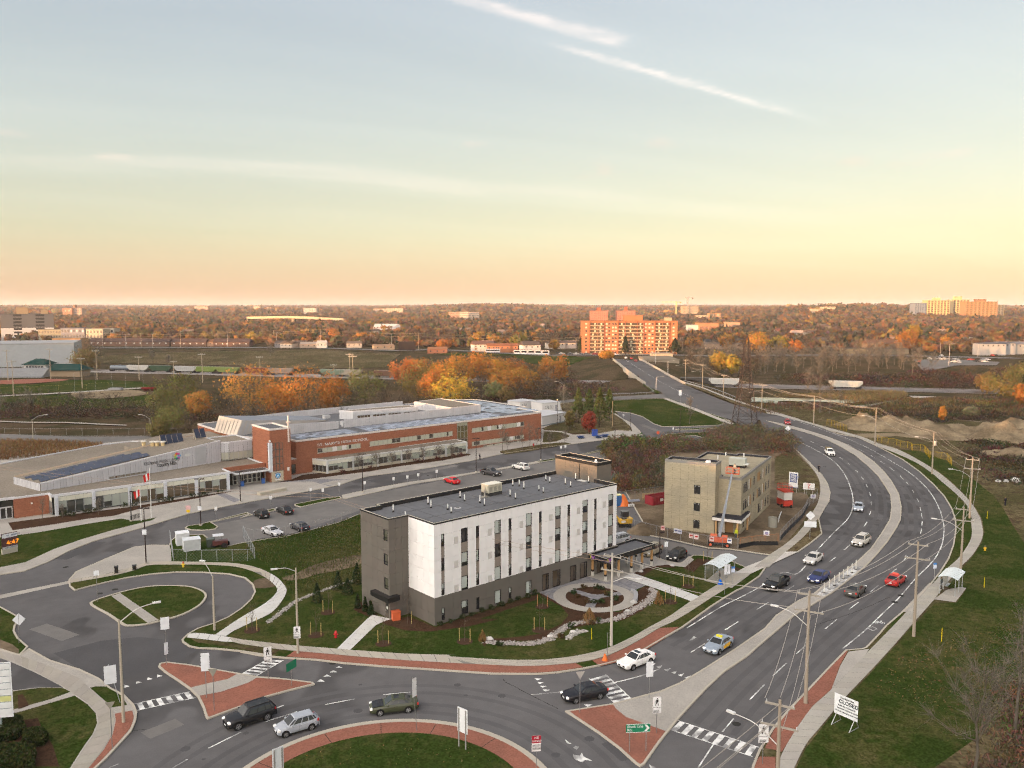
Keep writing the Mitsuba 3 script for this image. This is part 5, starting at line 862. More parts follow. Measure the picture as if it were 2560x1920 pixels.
# ------------------------------------------------------------------ building under construction
CB=thing('unfinished_building','beige three storey building shell under construction with a taller stair block','building')
CP,CD=np.array([27.41,143.91]),np.array([.8757,-.4829]);CN=np.array([.4829,.8757])
def cl_(s,w,z=None):q=CP+CD*s+CN*w;return(q[0],q[1])if z is None else(q[0],q[1],z)
tw_=Polygon([cl_(0,0),cl_(9.15,0),cl_(9.15,3.8),cl_(0,3.8)]);mn_=Polygon([cl_(.5,3.0),cl_(9.15,3.0),cl_(9.15,2.4),cl_(13.1,2.4),cl_(13.3,26.8),cl_(6.6,26.8),cl_(6.6,25.6),cl_(.5,25.6)])
vol(CB,'wall',tw_.union(mn_.intersection(tw_.buffer(.01))).buffer(0),-.1,12.2,'m_stucco');vol(CB,'wall',mn_.difference(tw_),-.1,9.6,'m_stucco')
CBK=(.045,.045,.05)
for P_,z in((tw_,12.62),(mn_.difference(tw_.buffer(.02)),10.0)):
 vol(CB,'roof',P_.buffer(-.25,join_style=2),z-.7,z-.42,'m_roof');b=MB();b.prism(P_.buffer(-.28,join_style=2).buffer(.001).difference(P_.buffer(-.34,join_style=2)),z-.45,z-.02,CBK);b.done('parapet_lining','v_matte',CB)
 b=MB();b.prism(P_.difference(P_.buffer(-.28,join_style=2)),z-.44,z,(.26,.25,.235));b.done('parapet','v_matte',CB)
WCf=Wall(cl_(0,0),CD,-CN);WCr=Wall(cl_(13.1,2.4),np.subtract(cl_(13.3,26.8),cl_(13.1,2.4)),CD);WCw=Wall(cl_(9.15,2.4),CD,-CN);WCt=Wall(cl_(9.15,0),CN,CD)
RC_=np.random.default_rng(31)
def opening(W,s0,s1,z0,z1,kind):
 c={'d':(.018,.018,.02),'w':(.62,.60,.56),'o':(.36,.22,.11)}[kind]
 k=numbered(CB+'__window');b=MB();W.box(b,s0,s1,z0,z1,-.05,.03,c);b.done('x','v_gloss' if kind=='d' else 'v_matte');scene[k]=scene.pop('x')
 if kind=='d':
  b=MB();W.box(b,s0-.04,s0,z0,z1,-.05,.06,(.22,.20,.16));W.box(b,s1,s1+.04,z0,z1,-.05,.06,(.22,.20,.16));W.box(b,s0-.04,s1+.04,z0-.05,z0,-.05,.07,(.30,.28,.22));b.done('frame','v_matte',k)
  for t in(.15,.75):b=MB();W.box(b,s0+(s1-s0)*t,s0+(s1-s0)*t+.12,z1-.25,z1-.1,.03,.036,(.5,.52,.52));b.done('tag','v_matte',k)
for z0,z1 in((6.98,8.5),(3.9,5.34),(.78,2.25)):opening(WCf,5.45,6.5,z0,z1,'d')
k=numbered(CB+'__wall_joint')
def seams(W,ss,zs,s0,s1,z0,z1):
 for s in ss:b=MB();W.box(b,s-.02,s+.02,z0,z1,0,.006,(.21,.19,.145));b.done('wall_joint','v_matte',CB)
 for z in zs:b=MB();W.box(b,s0,s1,z-.02,z+.02,0,.005,(.20,.185,.14));b.done('wall_joint','v_matte',CB)
seams(WCf,(1.4,2.9,4.3,5.45,6.55,7.8),(3.1,6.2,9.3),0,9.15,0,12.1);seams(WCr,(3.2,8.2,11.2,15.6,18.5),(3.1,6.2),0,24.3,0,9.6);seams(WCt,(1.9,),(6.2,),0,2.4,0,12.1)
for z0 in(7.05,3.95,.85):
 for s0,s1,kd,h in((1.42,2.3,'d',1.68),(2.7,3.85,'d',1.68),(4.3,4.85,'d',.9),(5.4,6.1,'w',1.75),(6.25,7.2,'o',1.75),(9.1,9.85,'d',1.6),(12.15,12.95,'o',1.7),(13.25,14.45,'o' if z0>7 else 'd',1.7),(14.75,15.4,'d',.9),(16.6,17.2,'w',1.8),(17.25,17.95,'o',1.8),(19.2,20.1,'d',1.65),(21.6,22.4,'d',1.65)):
  if z0<1 and RC_.random()<.15:continue
  opening(WCr,s0,s1,z0,z0+h,kd)
opening(WCw,1.0,2.7,.1,2.3,'o')
k=numbered(CB+'__porch_roof');lab(k,'small porch roof with raw timber posts over the unfinished entrance')
cpn=Polygon([cl_(8.85,-.5),cl_(13.9,-.5),cl_(13.9,6.2),cl_(13.35,6.2),cl_(13.15,2.35),cl_(9.2,2.35),cl_(9.2,-.02),cl_(8.85,-.02)]).buffer(0)
b=MB();b.prism(cpn,2.75,3.25,(.72,.70,.66));b.done('x','v_matte');scene[k]=scene.pop('x');b=MB();b.prism(cpn.buffer(-.12,join_style=2),3.25,3.27,CBK);b.done('membrane','v_matte',k);b=MB();b.prism(cpn.difference(cpn.buffer(-.15,join_style=2)),3.25,3.42,(.06,.06,.065));b.done('coping','v_matte',k)
for s,w in((9.5,-.2),(13.2,-.2),(12.7,2.1),(13.6,5.6)):b=MB();b.box(*cl_(s,w),.1,.26,.26,2.65,-.5,(.50,.31,.15));b.done('post','v_matte',k)
b=MB();b.box(*cl_(9.9,1.9),.1,1.2,.1,2.4,-.5,(.66,.64,.60));b.done('wrap','v_matte',k)
k=thing('rooftop_unit','grey rooftop unit on the roof of the unfinished beige building','air conditioner');b=MB();b.box(*cl_(9.6,14.3),9.55,2.9,1.7,.5,-.5,(.03,.03,.03));b.done('curb','v_matte',k);b=MB();b.box(*cl_(9.6,14.3),10.05,3.0,1.8,1.3,-.5,(.40,.41,.36));b.done('casing','v_gloss',k);b=MB();b.box(*cl_(11.2,14.0),10.3,.9,1.5,.12,-.5,(.55,.56,.52));b.done('hood','v_gloss',k)
for s,w in((4.2,20.4),(4.7,24.6),(8.2,25.2),(9.8,19.6)):k=numbered(CB+'__vent_pipe');b=MB();b.tube(cl_(s,w,9.5),cl_(s,w,10.4),.12,.12,7,(.72,.72,.7));b.done('x','v_matte');scene[k]=scene.pop('x')
k=numbered(CB+'__roof_vent');b=MB();b.tube(cl_(7.4,1.6,12.1),cl_(7.4,1.6,12.75),.55,.45,9,(.8,.8,.8));b.done('x','v_matte');scene[k]=scene.pop('x')
# ------------------------------------------------------------------ machines on the site
ORG,TYR=(.62,.13,.06),(.022,.022,.024)
def wheel(b,x,y,z,r,w,ax,c=TYR,n=14):
 ax=np.array([*ax,0.])/np.linalg.norm(ax);p=np.array([x,y,z]);b.tube(p-ax*w/2,p+ax*w/2,r,r,n,c)
BL=thing('boom_lift','orange boom lift with its long grey boom raised to the beige building roof','boom lift')
bx_,by_=34.6,132.9;ax=np.array([.96,-.27]);ay=np.array([.27,.96])
B_=lambda a,c,z:(bx_+ax[0]*a+ay[0]*c,by_+ax[1]*a+ay[1]*c,z)
rt=math.atan2(ax[1],ax[0])
b=MB();b.box(bx_,by_,.45,3.2,1.5,.35,rt,(.06,.06,.065));b.done('chassis','v_matte',BL)
for a in(-1.35,1.35):
 for c in(-.95,.95):
  b=MB();wheel(b,*B_(a,c,.45),.45,.35,ay);b.done('wheel','v_matte',BL);kk=[q for q in scene if q.startswith(BL+'__wheel')and q.count('__')==1][-1]
  b=MB();wheel(b,*B_(a,c*1.0-.185,.45),.24,.02,ay,ORG);b.done('rim','v_gloss',kk)
b=MB();b.box(*B_(-.1,0,.85)[:2],.85,2.9,1.9,.55,rt,ORG);b.box(*B_(-.9,0,0)[:2],1.4,1.1,1.8,.4,rt,ORG);b.box(*B_(.9,.1,0)[:2],1.4,.9,1.6,.3,rt,ORG);b.done('turret','v_gloss',BL)
p0,p1=np.array(B_(0,.2,1.5)),np.array([38.2,139.3,10.9]);b=MB();b.tube(p0,p0+(p1-p0)*.5,.24,.24,4,(.42,.44,.48));b.done('boom','v_metal',BL);b=MB();b.tube(p0+(p1-p0)*.5,p1,.18,.18,4,(.50,.52,.56));b.done('boom','v_metal',BL)
k=numbered(BL+'__basket');b=MB();bx0=p1+(0.3,.5,-.1);b.box(bx0[0],bx0[1],bx0[2],2.3,.9,.08,-.5,ORG);b.done('x','v_matte');scene[k]=scene.pop('x')
for a in(-1.1,0,1.1):
 for c in(-.42,.42):
  q=np.array([math.cos(-.5)*a-math.sin(-.5)*c,math.sin(-.5)*a+math.cos(-.5)*c,0])+bx0;b=MB();b.tube(q,q+(0,0,1.1),.035,.035,4,ORG);b.done('rail_post','v_matte',k)
for z in(.55,1.1):
 b=MB();cs=[np.array([math.cos(-.5)*a-math.sin(-.5)*c,math.sin(-.5)*a+math.cos(-.5)*c,z])+bx0 for a,c in((-1.1,-.42),(1.1,-.42),(1.1,.42),(-1.1,.42),(-1.1,-.42))];b.pipe(cs,.035,4,ORG);b.done('rail','v_matte',k)
person('worker standing in the raised basket of the boom lift',(bx0[0]+.3,bx0[1]-.1),2.2,(.40,.36,.28),(.08,.09,.12),z=bx0[2]+.08)
person('worker in yellow hi-vis vest and hard hat below the porch',(38.57,136.84),2.5,(.55,.62,.04),(.08,.09,.10),z=.13,hat=(.80,.60,.05))
SL=thing('scissor_lift','red scissor lift with a white cab box standing on the site beside the beige building','scissor lift');x,y=(54.40,159.44)
b=MB();b.box(x,y,.5,1.9,3.0,1.1,.15,(.50,.05,.035));b.done('base','v_gloss',SL);b=MB();b.box(x,y,1.7,1.7,2.8,1.6,.15,(.60,.58,.55));b.done('scissor_stack','v_matte',SL);b=MB();b.box(x,y,3.3,2.1,3.2,.15,.15,(.45,.07,.05));b.done('deck','v_matte',SL)
for a in(-.95,0,.95):
 for c in(-1.5,0,1.5):b=MB();b.tube((x+a,y+c,3.4),(x+a,y+c,4.5),.04,.04,4,(.55,.10,.07));b.done('rail_post','v_matte',SL)
for z in(3.95,4.5):b=MB();b.pipe([(x+a,y+c,z)for a,c in((-.95,-1.5),(.95,-1.5),(.95,1.5),(-.95,1.5),(-.95,-1.5))],.04,4,(.55,.10,.07));b.done('rail','v_matte',SL)
for a in(-.85,.85):
 for c in(-1.1,1.1):b=MB();wheel(b,x+a,y+c,.42,.42,.3,(1,0));b.done('wheel','v_matte',SL)
DU=thing('dumpster','dark red open waste container beside the beige building','dumpster');x,y=(29.23,161.04);x+=.6;y+=1.2
b=MB();Wd_=.55
for q in((0,-1.15,5.4,.08),(0,1.15,5.4,.08)):b.box(x+math.cos(Wd_)*q[0]-math.sin(Wd_)*q[1],y+math.sin(Wd_)*q[0]+math.cos(Wd_)*q[1],.13,q[2],q[3],1.75,Wd_,(.26,.022,.035))
for q in((-2.7,0),(2.7,0)):b.box(x+math.cos(Wd_)*q[0],y+math.sin(Wd_)*q[0],.14,.08,2.22,1.75,Wd_,(.26,.022,.035))
b.box(x,y,.15,5.3,2.2,.9,Wd_,(.20,.14,.09));b.done('body','v_gloss',DU)
for i in range(9):
 a=-2.5+i*.62;b=MB();b.box(x+math.cos(Wd_)*a+math.sin(Wd_)*1.22,y+math.sin(Wd_)*a-math.cos(Wd_)*1.22,.2,.10,.09,1.6,Wd_,(.30,.03,.045));b.done('rib','v_gloss',DU)
b=MB();b.box(x-math.cos(Wd_)*.4+math.sin(Wd_)*1.29,y-math.sin(Wd_)*.4-math.cos(Wd_)*1.29,.8,.8,.03,.6,Wd_,(.75,.72,.70));b.done('sign','v_matte',DU)
EX=thing('excavator','yellow mini excavator with a dark cab beside a dirt pile','excavator');x,y=(20.44,144.85);YEL=(.62,.36,.03)
for c in(-.75,.75):b=MB();b.prism(LineString([(x-1.1,y+c),(x+1.1,y+c)]).buffer(.2,cap_style=2),.13,.65,TYR);b.done('track','v_matte',EX)
b=MB();b.box(x+.1,y,.75,2.2,1.7,.7,.2,YEL);b.box(x+.8,y,1.3,.9,1.6,.45,.2,YEL);b.done('body','v_gloss',EX)
k=numbered(EX+'__cab');b=MB();b.box(x+.05,y+.2,1.45,1.2,1.05,1.35,.2,(.03,.032,.035));b.done('x','v_glass');scene[k]=scene.pop('x');b=MB();b.box(x+.05,y+.2,2.8,1.3,1.15,.08,.2,(.1,.1,.1));b.done('cab_roof','v_gloss',k)
b=MB();b.tube((x-.9,y-.2,1.2),(x-2.1,y-.1,2.9),.15,.12,5,YEL);b.tube((x-2.1,y-.1,2.9),(x-3.0,y,1.3),.11,.09,5,YEL);b.done('arm','v_gloss',EX);b=MB();b.box(x-3.05,y,.6,.6,.7,.7,.2,(.12,.11,.1));b.done('bucket','v_matte',EX)
b=MB();b.box(x-.3,y-.95,.95,.8,.05,.4,.2,(.75,.7,.66));b.done('sign','v_matte',EX)
def heap(key,label,cx,cy,rx,ry,h,m,seed=0,n=26,rough=.25,rot=0,z=.1,kind=None,cat=None):
 a=np.linspace(0,2*np.pi,n*2,endpoint=False);r=np.linspace(0,1,n)[1:]
 pts=[(0,0)]+[(q*math.cos(t),q*math.sin(t))for q in r for t in a];pts=np.array(pts)
 X,Y=pts[:,0]*rx,pts[:,1]*ry;co,si=math.cos(rot),math.sin(rot);X,Y=X*co-Y*si+cx,X*si+Y*co+cy
 q=np.hypot(pts[:,0],pts[:,1]);sc_=max(rx,ry)
 nz=meshkit.fbm(np.stack([X/sc_*2.6,Y/sc_*2.6,0*X+seed],-1),4,seed)-.5;n2=meshkit.fbm(np.stack([X*.9,Y*.9,0*X],-1),3,seed+1)-.5
 H=h*np.clip((1-q**1.6)*(1+1.6*nz*rough*4)+.12*n2*(1-q),0,2);H[q>.97]=-.1
 m_=len(a);F=[[0,1+i,1+(i+1)%m_]for i in range(m_)]
 for j in range(len(r)-1):
  for i in range(m_):p=1+j*m_+i;o=1+j*m_+(i+1)%m_;F+=[[p,p+m_,o+m_],[p,o+m_,o]]
 k=numbered(key);lab(k,label,cat,kind=kind);scene[k]=mikit.ply((np.c_[X,Y,H+z],F),m,smooth=True);return k
(hx,hy)=(23.67,141.08);heap('dirt_pile','low pile of brown dirt behind the site fence beside the excavator',hx,hy,3.4,2.4,1.9,'m_dirt',3,14,.12,cat='dirt pile')
x,y=(21.24,160.15);k=thing('portable_toilet','blue portable toilet half hidden behind the white building','portable toilet');b=MB();b.box(x,y,.13,1.15,1.15,2.1,.2,(.05,.16,.38));b.done('cabin','v_gloss',k);b=MB();b.box(x,y,2.23,1.2,1.2,.15,.2,(.62,.60,.30));b.done('roof','v_gloss',k)
b=MB();b.box(x+.1,y-.6,.2,.8,.05,1.9,.2,(.04,.12,.30));b.done('door','v_gloss',k)
x,y=(22.27,160.51);heap('tarpaulin','heap under a bright orange tarpaulin next to the blue toilet',x,y,1.3,1.1,2.3,'v_orange',5,9,.05,cat='tarpaulin')
scene['v_orange']={'type':'twosided','b':{'type':'principled','base_color':{'type':'rgb','value':[.75,.17,.03]},'roughness':.5}}
x,y=(24.31,162.58);k=thing('pipe_stack','bundle of grey pipes lying on the bare site ground','pipes')
for i in range(5):b=MB();b.tube((x-1.6,y-.6+.3*i,.3),(x+1.8,y+.6+.3*i,.3),.15,.15,6,(.40,.42,.46));b.done('pipe','v_metal',k)
for i,(px_,c)in enumerate((((23.32,159.00),.0),((23.72,159.27),.1),((24.22,159.27),.2))):
 k=thing('bucket','white plastic bucket in a small group on the bare ground','bucket','white buckets on the site');b=MB();b.tube((*px_,.13),(*px_,.6),.2,.24,9,(.62,.61,.58));b.done('x','v_matte');scene[k]=scene.pop('x')
for i in range(3):
 x,y=(27.01,165.37);k=thing('pallet','wooden pallet standing on edge by the rear site fence','pallet','pallets standing by the rear fence')
 for j in range(5):b=MB();b.box(x+i*.9+j*.16,y+.3*i,.13,.11,.06,1.2,.2,(.42,.29,.16));b.done('slat','v_matte',k)
# site signs
def board(name,label,P0,P1,zb,zt,face=(.75,.74,.72),legs=2,cat='sign',back=False,legc=(.45,.42,.38)):
 k=thing(name,label,cat);A,C=np.array(P0),np.array(P1);dv=C-A;L=np.linalg.norm(dv);dv=dv/L;o=np.array([dv[1],-dv[0]]);W=Wall(A,dv,o)
 b=MB();W.box(b,0,L,zb,zt,-.04,.0,face);b.done('board','v_matte',k)
 for i in range(legs):
  s=L*(.5 if legs==1 else(.15+.7*i/(legs-1)));b=MB();W.box(b,s-.05,s+.05,0,zb if not back else zt-.1,-.12 if not back else .0,-.04 if not back else .08,legc);b.done('leg','v_matte',k)
 return k,W,L
k,W,L=board('project_sign','tall white site board with a dark blue square printed on it',(59.37,171.75),(60.88,170.54),1.2,4.6)
b=MB();W.box(b,.12*L,.88*L,2.4,4.3,0,.012,(.05,.08,.20));W.box(b,.2*L,.8*L,2.6,4.1,.012,.018,(.62,.62,.66));b.done('print','v_matte',k)
for t,z in(('HELLOS',3.55),('BEGIN',3.1)):letters(t,.36,W,.22*L,z,.02,(.05,.08,.20),k,bold=True,sx=.95)
letters('2024',.3,W,.24*L,2.68,.02,(.05,.08,.20),k,bold=True)
b=MB();W.box(b,0,L,1.2,1.38,0,.01,(.08,.10,.18));b.done('band','v_matte',k)
k,W,L=board('project_sign','wide white board with a red emblem beside the layby',(61.63,169.54),(63.75,168.55),1.3,2.7,back=False)
b=MB()
for a,c,z in((-.35,.35,2.45),(-.22,.22,2.2),(-.1,.1,1.95)):W.box(b,L*.5+a,L*.5+c,z,z+.12,0,.012,(.6,.05,.05))
W.box(b,L*.46,L*.54,1.55,1.9,0,.012,(.6,.05,.05));b.done('emblem','v_matte',k)
# chain link fences
def fence(name,label,pts,h,col=(.34,.35,.36),mesh='wires',step=2.4,zfn=None,cat='fence',cap=True,dense=.42,ground=.05):
 k=thing(name,label,cat);P=np.array(pts,float);L=plen(P);n=max(2,int(round(L/step))+1);Q=resample(P,n);Z=(lambda q:ground)if zfn is None else zfn
 for q in Q:b=MB();b.tube((*q,Z(q)),(*q,Z(q)+h),.04,.04,5,col);b.done('post','v_matte',k)
 for a,c in zip(Q[:-1],Q[1:]):
  za,zc=Z(a),Z(c);b=MB();d=np.linalg.norm(c-a)
  for z in((.05,h-.02)if cap else(.05,)):b.tube((*a,za+z),(*c,zc+z),.028,.028,4,col,cap=False)
  if mesh=='wires':
   for t in np.arange(0,d+h,dense):
    for sg in(1,-1):
     x0,x1=t-h,t;lo_,hi_=max(x0,0),min(x1,d)
     if hi_<=lo_:continue
     z0,z1=lo_-x0,hi_-x0
     f0,f1=(lo_/d,hi_/d)if sg>0 else(1-lo_/d,1-hi_/d)
     pa,pb=a+(c-a)*f0,a+(c-a)*f1;b.tube((*pa,za+z0),(*pb,za+z1),.007,.007,3,hsv(col,.8),cap=False)
  b.done('mesh_panel','v_matte',k)
 return k
fence('construction_fence','chain link fence with warning signs in front of the building site',[(18.48,145.73),(21.09,143.19),(26.38,137.03),(31.12,133.21),(34.38,131.37),(37.17,130.77)],1.9,(.28,.28,.28))
for(u,c)in zip([(26.31,139.03),(28.23,137.23),(28.78,136.71),(30.19,134.15),(30.91,133.52),(33.20,132.29),(35.85,131.19)],((.72,.45,.42),(.68,.68,.70),(.62,.62,.72),(.75,.60,.56),(.76,.62,.60),(.76,.58,.54),(.72,.72,.72))):
 k=thing('warning_sign','small printed warning sign tied to the front site fence','sign','warning signs on the site fence');b=MB();b.box(u[0],u[1]-.1,1.0,.75,.02,.8,-.4,c);b.done('plate','v_matte',k);b=MB();b.box(u[0]-.0,u[1]-.125,1.35,.5,.012,.22,-.4,(.5,.06,.05)if c[0]-c[2]>.1 else(.12,.14,.3));b.done('print','v_matte',k)
fence('construction_fence','chain link fence with dark sheeting along the right side of the site',[(45.66,135.42),(47.49,138.69),(50.92,144.27),(55.12,151.09),(59.17,159.44),(62.59,163.97)],1.9,(.25,.25,.26));b=MB();q=[(45.66,135.42),(47.49,138.69),(50.92,144.27),(55.12,151.09),(59.17,159.44)];b.prism(LineString(q).buffer(.03),.1,.9,(.06,.06,.065));b.done('sheeting','v_matte','construction_fence_001')
fence('construction_fence','low fence with orange netting at the near corner of the site',[(37.95,132.29),(40.66,133.52),(45.08,134.78)],1.5,(.40,.17,.08));b=MB();b.prism(LineString([(37.43,131.07),(40.48,132.90),(44.47,132.90)]).buffer(.03),.1,.8,(.03,.03,.032));b.done('silt_sheet','v_matte','construction_fence_002')
fence('construction_fence','fence at the back of the building site by the scrub',[(20.95,163.97),(25.02,165.85),(32.27,169.74)],1.9,(.22,.22,.22));fence('construction_fence','fence in front of the two site boards',[(57.27,172.26),(61.01,172.26),(62.54,168.75),(64.01,167.77)],1.7,(.30,.30,.28))
for i,(u,lb)in enumerate((((43.46,136.06),'white square sign on the netting fence'),((61.36,163.04),'white tilted sign on the corner of the right site fence'))):k=thing('warning_sign',lb,'sign');b=MB();b.box(u[0],u[1]-.15,.9,.95,.03,.85,-.2,(.74,.74,.76));b.done('plate','v_matte',k);b=MB();b.box(u[0],u[1]-.18,1.1,.55,.03,.45,-.2,(.35,.32,.5));b.done('print','v_matte',k)
k=thing('drain_hose','pale corrugated drain hose coming out of the site ground','hose');b=MB();hp_=[(52.07,154.33),(50.33,150.30),(48.41,145.00),(47.31,142.83),(45.54,142.13)];b.pipe([(*q,.3-.03*i)for i,q in enumerate(cr(hp_))],.12,6,(.55,.55,.54));b.done('x','v_matte');scene[k]=scene.pop('x')
k=thing('well_casing','ribbed plastic standpipe in the site ground near the netting','pipe');(x,y)=(47.19,144.27);b=MB();b.tube((x,y,.1),(x,y,1.9),.8,.8,14,(.30,.29,.25),cap=False);b.done('x','v_matte');scene[k]=scene.pop('x')
# ------------------------------------------------------------------ unseen ridge behind and left of the viewpoint, added to shade the foreground: the low sun stands just above it
def ridge():
 sh=SUN[:2]/np.linalg.norm(SUN[:2]);lt=np.array([-sh[1],sh[0]])
 q=np.arange(-1000,800,7.);w=np.linspace(-70,70,15);Q,W_=np.meshgrid(q,w,indexing='ij')
 crest=np.interp(q,[-1000,-720,-420,-330,-250,0,800],[33,31,38,33,28.5,29.5,31])+3.5*(meshkit.fbm(np.stack([q/16,0*q,0*q],-1),3,4)-.5)
 Z=np.where(np.abs(W_)>65,-1,crest[:,None]*np.cos(W_/70*np.pi/2)**.6+1.2*(meshkit.noise(np.stack([Q/5,W_/5,0*Q],-1),2)-.5))
 X,Y=sh[0]*(250+W_)+lt[0]*Q,sh[1]*(250+W_)+lt[1]*Q
 n,m=Q.shape;i,j=np.meshgrid(np.arange(n-1),np.arange(m-1),indexing='ij');F=np.stack([i*m+j,i*m+j+1,(i+1)*m+j+1,(i+1)*m+j],-1).reshape(-1,4)
 k=struct('hills','wooded ridge behind the viewpoint');v=np.c_[X.ravel(),Y.ravel(),Z.ravel()]
 scene[k]=mikit.ply((v,F),'v_leaf',smooth=True,uv=np.tile(code((.07,.05,.03)),(len(v),1)))
ridge()
# ------------------------------------------------------------------ vehicles
def loft(rings):
 n=len(rings[0]);V=np.vstack(rings);F=[]
 for j in range(len(rings)-1):
  for i in range(n):p,q=j*n+i,j*n+(i+1)%n;F.append([p,q,q+n,p+n])
 F=np.array(F);F=np.vstack([F[:,[0,1,2]],F[:,[0,2,3]]])
 c0=[[0,i+1,i]for i in range(1,n-1)];o=(len(rings)-1)*n;c1=[[o,o+i,o+i+1]for i in range(1,n-1)]
 return V,np.vstack([F,c0,c1])
#        length width height  hood  belt  trunk  cowl  roof0 roof1 tail   clearance wheel
KINDS={
'sedan':dict(L=4.75,W=1.84,H=1.45,nose=.72,hood=.92,belt=.98,deck=1.04,xc=.95,xr0=.18,xr1=-1.05,xd=-1.80,r=.33,wb=2.75,z0=.20),
'hatch':dict(L=3.95,W=1.70,H=1.52,nose=.72,hood=.95,belt=.98,deck=1.05,xc=1.05,xr0=.30,xr1=-1.50,xd=-1.86,r=.31,wb=2.48,z0=.20),
'suv':dict(L=4.75,W=1.92,H=1.74,nose=.86,hood=1.08,belt=1.12,deck=1.18,xc=.95,xr0=.32,xr1=-1.90,xd=-2.22,r=.39,wb=2.85,z0=.28),
'pickup':dict(L=5.6,W=1.95,H=1.82,nose=.95,hood=1.15,belt=1.15,deck=1.12,xc=1.05,xr0=.48,xr1=-.72,xd=-.98,r=.40,wb=3.35,z0=.34)}
def vehicle(label,kind,col,F_,R_,lights=False,side=None,group=None,glass=(.022,.026,.03),rim=(.42,.42,.43),name='parked_car',z=.0,cat='car',roofcol=None,detail=True,tails=False,plate=(.75,.76,.78),hoodcol=None,scale=1.0):
 K=KINDS[kind];F_,R_=np.array(F_,float),np.array(R_,float);fx=F_-R_;fx/=np.linalg.norm(fx);lf=np.array([-fx[1],fx[0]]);mid=(F_+R_)/2
 sgn=1 if lf@(-mid)>0 else-1
 C0=mid-lf*sgn*(K['W']/2-.06)*scale;t=thing(name,label,cat,group)
 L,W,H=K['L']/2,K['W']/2,K['H']
 def put(v):v=np.asarray(v,float)*scale;return np.c_[C0[0]+fx[0]*v[:,0]+lf[0]*v[:,1],C0[1]+fx[1]*v[:,0]+lf[1]*v[:,1],v[:,2]+z]
 def emit(key,v,f,c,m='v_gloss',parent=t,smooth=False):
  b=MB();b.add(put(v),f,c);kk=numbered(parent+'__'+key);vv,ff,uu=b.mesh()
  scene[kk]=mikit.ply((vv,ff),m,smooth=smooth,uv=uu);return kk
 bed=kind=='pickup'
 xs=[L,L-.06,L-.28,L-.75,K['xc']+.1,K['xc']-.5,0,-1.0,K['xd']+.25,K['xd']-.15,-L+.25,-L+.05,-L]
 zt=[K['nose']-.12,K['nose'],K['hood']-.12,K['hood']-.03,K['hood']+.02,K['belt'],K['belt'],K['belt']+.02,K['deck']-.02,K['deck'],K['deck']-.01,K['deck']-.08,K['deck']-.2]
 ww=[.62,.78,.90,.97,.99,1,1,1,.99,.98,.92,.84,.74]
 zb=[.36,.28,K['z0']+.02,K['z0'],K['z0'],K['z0'],K['z0'],K['z0'],K['z0'],K['z0']+.02,K['z0']+.05,.32,.40]
 order=np.argsort(-np.array(xs));rings=[]
 for i in order:
  w,a,c=W*ww[i],zb[i],zt[i];h=c-a
  rings.append([(xs[i],y,zz)for y,zz in((-w*.80,a),(-w*.96,a+.12*h),(-w,a+.42*h),(-w*.985,a+.70*h),(-w*.93,c-.04),(-w*.80,c),(-w*.3,c+.02),(w*.3,c+.02),(w*.80,c),(w*.93,c-.04),(w*.985,a+.70*h),(w,a+.42*h),(w*.96,a+.12*h),(w*.80,a))])
 v,f=loft(rings);emit('body',v,f[:,::-1],col,'v_paint',smooth=40)if False else None
 b=MB();b.add(put(v),f[:,::-1],col);vv,ff,uu=b.mesh();scene[t+'__body']=mikit.ply((vv,ff),'v_paint',smooth=True,uv=uu)
# cabin
 zb_,wt,wb_=K['belt']-.03,W*.70,W*.93
 base=[(K['xc'],wb_*.93),(K['xc']-.4,wb_),(K['xr1']-.1,wb_),(K['xd'],wb_*.93)];top=[(K['xr0'],wt*.94),(K['xr0']-.3,wt),(K['xr1']+.2,wt),(K['xr1'],wt*.94)]
 def ring(q,zz):return[(x,y,zz)for x,y in q]+[(x,-y,zz)for x,y in q[::-1]]
 mid_=[((a[0]*.35+c[0]*.65),(a[1]*.42+c[1]*.58))for a,c in zip(base,top)]
 cab=[ring(base,zb_),ring(mid_,zb_+(H-zb_)*.62),ring(top,H-.05),[(x*.94+.06*(K['xr0']+K['xr1'])/2,y*.86,H)for x,y,_ in ring(top,0)]]
 v,f=loft(cab);b=MB();b.add(put(v),f,roofcol or col);vv,ff,uu=b.mesh();scene[t+'__cabin']=mikit.ply((vv,ff),'v_paint',smooth=30 if False else False,uv=uu)
 def lerp(p,q,a):return np.array(p)*(1-a)+np.array(q)*a
 c0,c1,c2=(np.array(q)for q in cab[:3])
 def patch(i,j,u0,u1,v0,v1,off,name,c=glass,m='v_glass'):
  P=[]
  for vv_,uu_ in((v0,u0),(v0,u1),(v1,u1),(v1,u0)):
   lo_,hi_=(c0,c1)if vv_<=.62 else(c1,c2);tt=vv_/.62 if vv_<=.62 else(vv_-.62)/.38
   P.append(lerp(lerp(lo_[i],hi_[i],tt),lerp(lo_[j],hi_[j],tt),uu_))
  Pm=[]
  for uu_ in(u0,u1):Pm.append(lerp(c1[i],c1[j],uu_))
  n=np.cross(P[1]-P[0],P[3]-P[0]);n/=np.linalg.norm(n);cc=np.mean(P,axis=0)
  if n@(cc-np.array([(K['xr0']+K['xr1'])/2,0,1.0]))<0:n=-n
  Q=np.array([P[0],P[1],Pm[1],P[2],P[3],Pm[0]])+n*off
  return emit(name,Q,[[0,1,2],[0,2,5],[5,2,3],[5,3,4]],c,m)
 patch(0,7,.05,.95,.10,.95,.014,'windscreen');patch(3,4,.07,.93,.16,.93,.014,'rear_window')
 n_side=3 if kind in('suv','hatch')else 2
 for i,j in((1,2),(6,5)):
  edges={2:((.02,.49),(.54,.96)),3:((.02,.36),(.40,.70),(.74,.97))}[n_side]
  for a,c in edges:patch(i,j,a,c,.12,.90,.012,'side_window')
